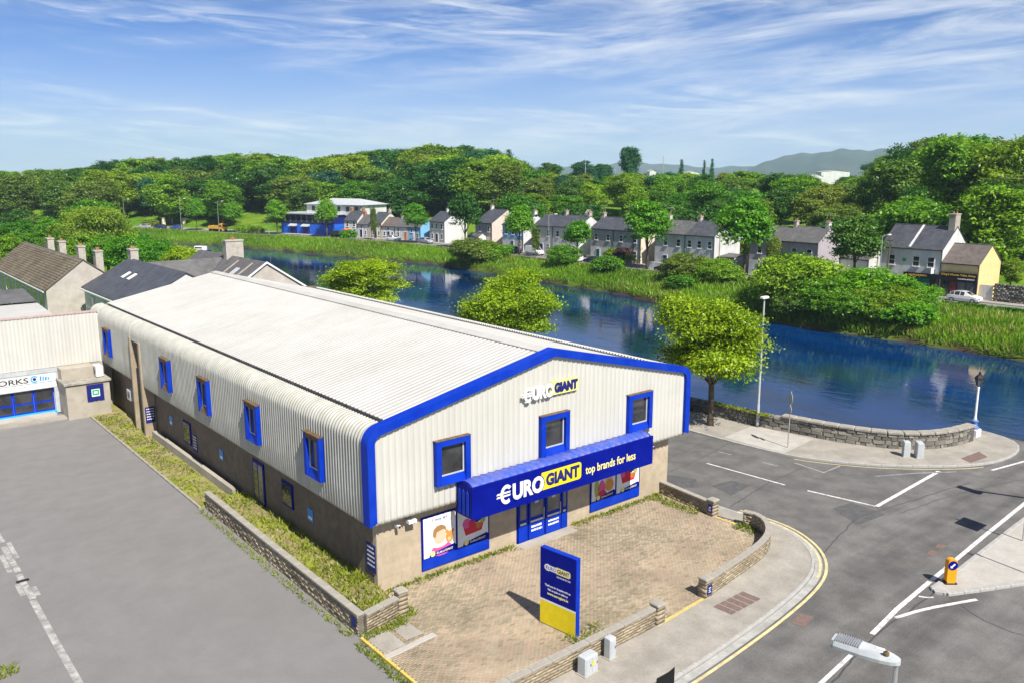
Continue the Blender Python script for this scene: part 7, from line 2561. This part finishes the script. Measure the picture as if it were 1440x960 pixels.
# ornate lamp at the quay end
t = thing('ornate_lamp', 'ornate white lamp standard with black lantern at the end of the quay wall', 'street light', (42.6, -6.6, .1))
MB().bevbox(-.36, .36, -.36, .36, 0, .5, .04).build('plinth', M['white'], t)
MB().lathe([(.3, .5), (.3, .62), (.2, .7), (.17, .95), (.24, 1.0), (.24, 1.06), (.14, 1.14)], (0, 0), 14).build('pedestal', M['pedblue'], t)
MB().lathe([(.12, 1.14), (.085, 1.4), (.075, 3.3), (.10, 3.34), (.05, 3.42)], (0, 0), 12).build('column', M['white'], t)
for s in (-1, 1):
    MB().tube([(0, 0, 3.42), (s * .15, 0, 3.5), (s * .2, 0, 3.6)], .02, 6).build('bracket', M['black'], t)
lh = MB().lathe([(.13, 3.5), (.26, 3.98), (.27, 4.0)], (0, 0), 6).build('lantern_glass', M['glasslight'], t)
MB().lathe([(.31, 4.0), (.3, 4.05), (.16, 4.22), (.08, 4.28), (.09, 4.36), (.02, 4.5)], (0, 0), 6).build('lantern_roof', M['black'], t)
for k in range(6):
    a_ = 2 * math.pi * k / 6
    MB().tube([(.135 * math.cos(a_), .135 * math.sin(a_), 3.49), (.275 * math.cos(a_), .275 * math.sin(a_), 4.0)], .012, 5).build('lantern_rib', M['black'], lh)


def cabinet(label, x, y, w, d, h, rz, warn=False, z=.11):
    t = thing('utility_cabinet', label, 'cabinet', (x, y, z), rz)
    MB().bevbox(-w / 2, w / 2, -d / 2, d / 2, .03, h, .03).build('case', M['greycab'], t)
    MB().box(-w / 2 - .04, w / 2 + .04, -d / 2 - .04, d / 2 + .04, 0, .035).build('base', M['concrete'], t)
    for s in ((-1, 1) if w > .5 else (0,)):
        x0, x1 = (s * w / 4 - w / 4 + .03, s * w / 4 + w / 4 - .03) if s else (-w / 2 + .04, w / 2 - .04)
        d_ = MB().box(x0, x1, -d / 2 - .012, -d / 2 - .001, .1, h - .08).build('door', M['greycab'], t)
        MB().box(x1 - .06, x1 - .03, -d / 2 - .03, -d / 2 - .013, h * .5, h * .62).build('handle', M['gutter'], d_)
    if warn:
        MB().extr([(-.02, .38), (.16, .38), (.07, .58)], (0, -d / 2 - .013, 0), (1, 0, 0), UZ, (0, -1, 0), .004).build('warning_sign', M['yellow'], t)
    return t


cabinet('wide grey utility cabinet with yellow warning triangle on the street pavement', 2.75, -9.78, .66, .40, .74, R(3), True)
cabinet('narrow grey utility cabinet on the street pavement', 4.05, -9.62, .34, .32, .84, R(3))
cabinet('pale utility cabinet by the quay wall, front one', 35.2, -6.35, .68, .4, 1.0, R(40))
cabinet('darker utility cabinet by the quay wall, rear one', 34.75, -5.75, .46, .4, 1.0, R(40))

# keep-left bollard
t = thing('traffic_bollard', 'orange traffic bollard with blue arrow disc on the tip of the island', 'bollard', (19.6, -15.0, .11), R(-40))
MB().bevbox(-.26, .26, -.17, .17, 0, .06, .01).build('base', M['black'], t)
mb = MB()
pr_ = [(-.16, .06), (.16, .06), (.2, .16), (.2, .98), (.17, 1.08), (.09, 1.14), (-.09, 1.14), (-.17, 1.08), (-.2, .98), (-.2, .16)]
mb.extr(pr_, (0, -.14, 0), (1, 0, 0), UZ, (0, 1, 0), .28)
mb.build('body', M['orange'], t)
MB().extr(disc(0, .88, .205, .205, 22), (0, -.142, 0), (1, 0, 0), UZ, (0, -1, 0), .02).build('sign_disc', M['bluedark'], t)
MB().extr([(-.11, .77), (.0, .77), (-.03, .80), (.1, .93), (.05, .98), (-.08, .85), (-.11, .88)], (0, -.163, 0), (1, 0, 0), UZ, (0, -1, 0), .004).build('arrow', M['white'], t)

# the street light whose lantern is seen from above, bottom right
t = thing('street_light', 'street light with grey finned lantern seen from above at the bottom right', 'street light', (-3.55, -23.25, .1), R(0))
MB().tube([(0, 0, 0), (0, 0, 1.5)], .09, 10).build('base', M['steel'], t)
MB().tube([(0, 0, 1.5), (0, 0, 9.38)], [.065, .042], 10).build('column', M['steel'], t)
lan = bpy.data.objects.new('lantern', None)
mb = MB()
half = [(0.0, .02), (.05, .08), (.14, .125), (.3, .165), (.48, .185), (.62, .19), (1.05, .175), (1.10, .14)]
ring_t = [(u, w * .80) for u, w in half] + [(u, -w * .80) for u, w in half[::-1]]
ring_m = half + [(u, -w) for u, w in half[::-1]]
n = len(ring_m)
ztop = lambda u: 9.50 + .035 * math.sin(min(1, u / .6) * 1.57)
V = [(u, w, ztop(u)) for u, w in ring_t] + [(u, w, 9.46) for u, w in ring_m] + [(u, w * .95, 9.40) for u, w in ring_m]
mb.add(V, [tuple(range(n))] + [(i, (i + 1) % n, n + (i + 1) % n, n + i) for i in range(n)] + [(n + i, n + (i + 1) % n, 2 * n + (i + 1) % n, 2 * n + i) for i in range(n)] + [tuple(range(3 * n - 1, 2 * n - 1, -1))])
la = R(103)
lo = mb.build('lantern', M['greycab'], t, (-.02, -.08, 0), la)
for k in range(11):
    u = .64 + k * .038
    MB().box(u, u + .016, -.14, .14, 9.535, 9.562).build('fin', M['steel'], lo)
MB().lathe([(.05, 9.53), (.05, 9.575), (.028, 9.58), (.028, 9.60)], (.22, .05), 14).build('photocell', M['rust'], lo)
MB().box(.28, .42, -.13, -.06, 9.51, 9.535).build('cover_plate', M['offwhite'], lo)

# signs and signals just outside the frame whose shadows fall on the road
t = thing('road_sign', 'rectangular direction sign on a post at the right edge of the traffic island', 'sign', (26.75, -15.35, .11))
MB().tube([(0, 0, -.1), (0, 0, 3.9)], .045, 8).build('post', M['steel'], t)
MB().box(-.6, .6, -.06, -.03, 2.3, 3.7).build('sign_plate', M['greycab'], t)
t = thing('road_sign', 'round sign on a slim post at the right edge, nearer the bollard', 'sign', (23.15, -16.75, .11))
MB().tube([(0, 0, -.1), (0, 0, 2.9)], .04, 8).build('post', M['steel'], t)
MB().extr(disc(0, 2.65, .3, .3, 20), (-.02, .05, 0), (.3, .95, 0), UZ, (.95, -.3, 0), .02).build('sign_plate', M['greycab'], t)
t = thing('traffic_signal', 'traffic signal with long mast arm standing outside the right edge', 'traffic light', (34.2, -21.7, .11))
MB().tube([(0, 0, -.1), (0, 0, 5.6)], [.1, .08], 10).build('pole', M['greycab'], t)
MB().tube([(0, 0, 5.4), (-2.8, 6.2, 5.5)], .1, 8).build('mast_arm', M['greycab'], t)
hd = MB().bevbox(-3.1, -2.6, 6.1, 6.5, 4.9, 6.1, .03).build('signal_head', M['black'], t)
for k, m_ in enumerate(('green', 'orange', 'red')):
    MB().extr(disc(6.3, 5.2 + .33 * k, .11, .11), (-3.11, 0, 0), (0, 1, 0), UZ, (-1, 0, 0), .02).build('signal_lens', M[m_], hd)
t = thing('pavement_sign', 'dark navy pointed sign board at the bottom edge of the street pavement', 'sign', (3.9, -12.35, 0.0), R(-40))
MB().tube([(0, 0, -.05), (0, 0, .5)], .03, 8).build('post', M['black'], t)
MB().extr([(-.3, .45), (.3, .45), (.3, 1.15), (.1, .95), (-.3, .7)], (0, -.03, 0), (1, 0, 0), UZ, (0, -1, 0), .03).build('sign_plate', M['black'], t)
# low wall end with a black flagstaff base at the lower left
t = thing('car_park_kerb', 'low pale coping wall at the lower left corner of the car park', 'wall', (-13.9, 0, 0))
MB().bevbox(-.35, .2, -1, 3.35, 0, .34, .03).build('wall', M['coping'], t)
MB().extr([(0, 0), (.16, 0), (.1, .3), (0, .55)], (.2, 3.42, .02), (1, 0, 0), UZ, (0, 1, 0), .04).build('marker', M['black'], t)

# ------------------------------------------------------------------ air
hz = MB().box(-7400, 7400, -7400, 7400, -40, 330).build('haze', None)
hm = bpy.data.materials.new('haze_air')
hm.use_nodes = True
nt = hm.node_tree
nt.nodes.clear()
o_ = nt.nodes.new('ShaderNodeOutputMaterial')
v_ = nt.nodes.new('ShaderNodeVolumePrincipled')
v_.inputs['Color'].default_value = (0.62, 0.80, 1.0, 1)
v_.inputs['Density'].default_value = 0.00012
v_.inputs['Anisotropy'].default_value = 0.0
nt.links.new(v_.outputs[0], o_.inputs['Volume'])
hz.data.materials.clear()
hz.data.materials.append(hm)
hz['kind'] = 'stuff'
tag(hz, 'thin blue air haze over the whole valley', 'haze')
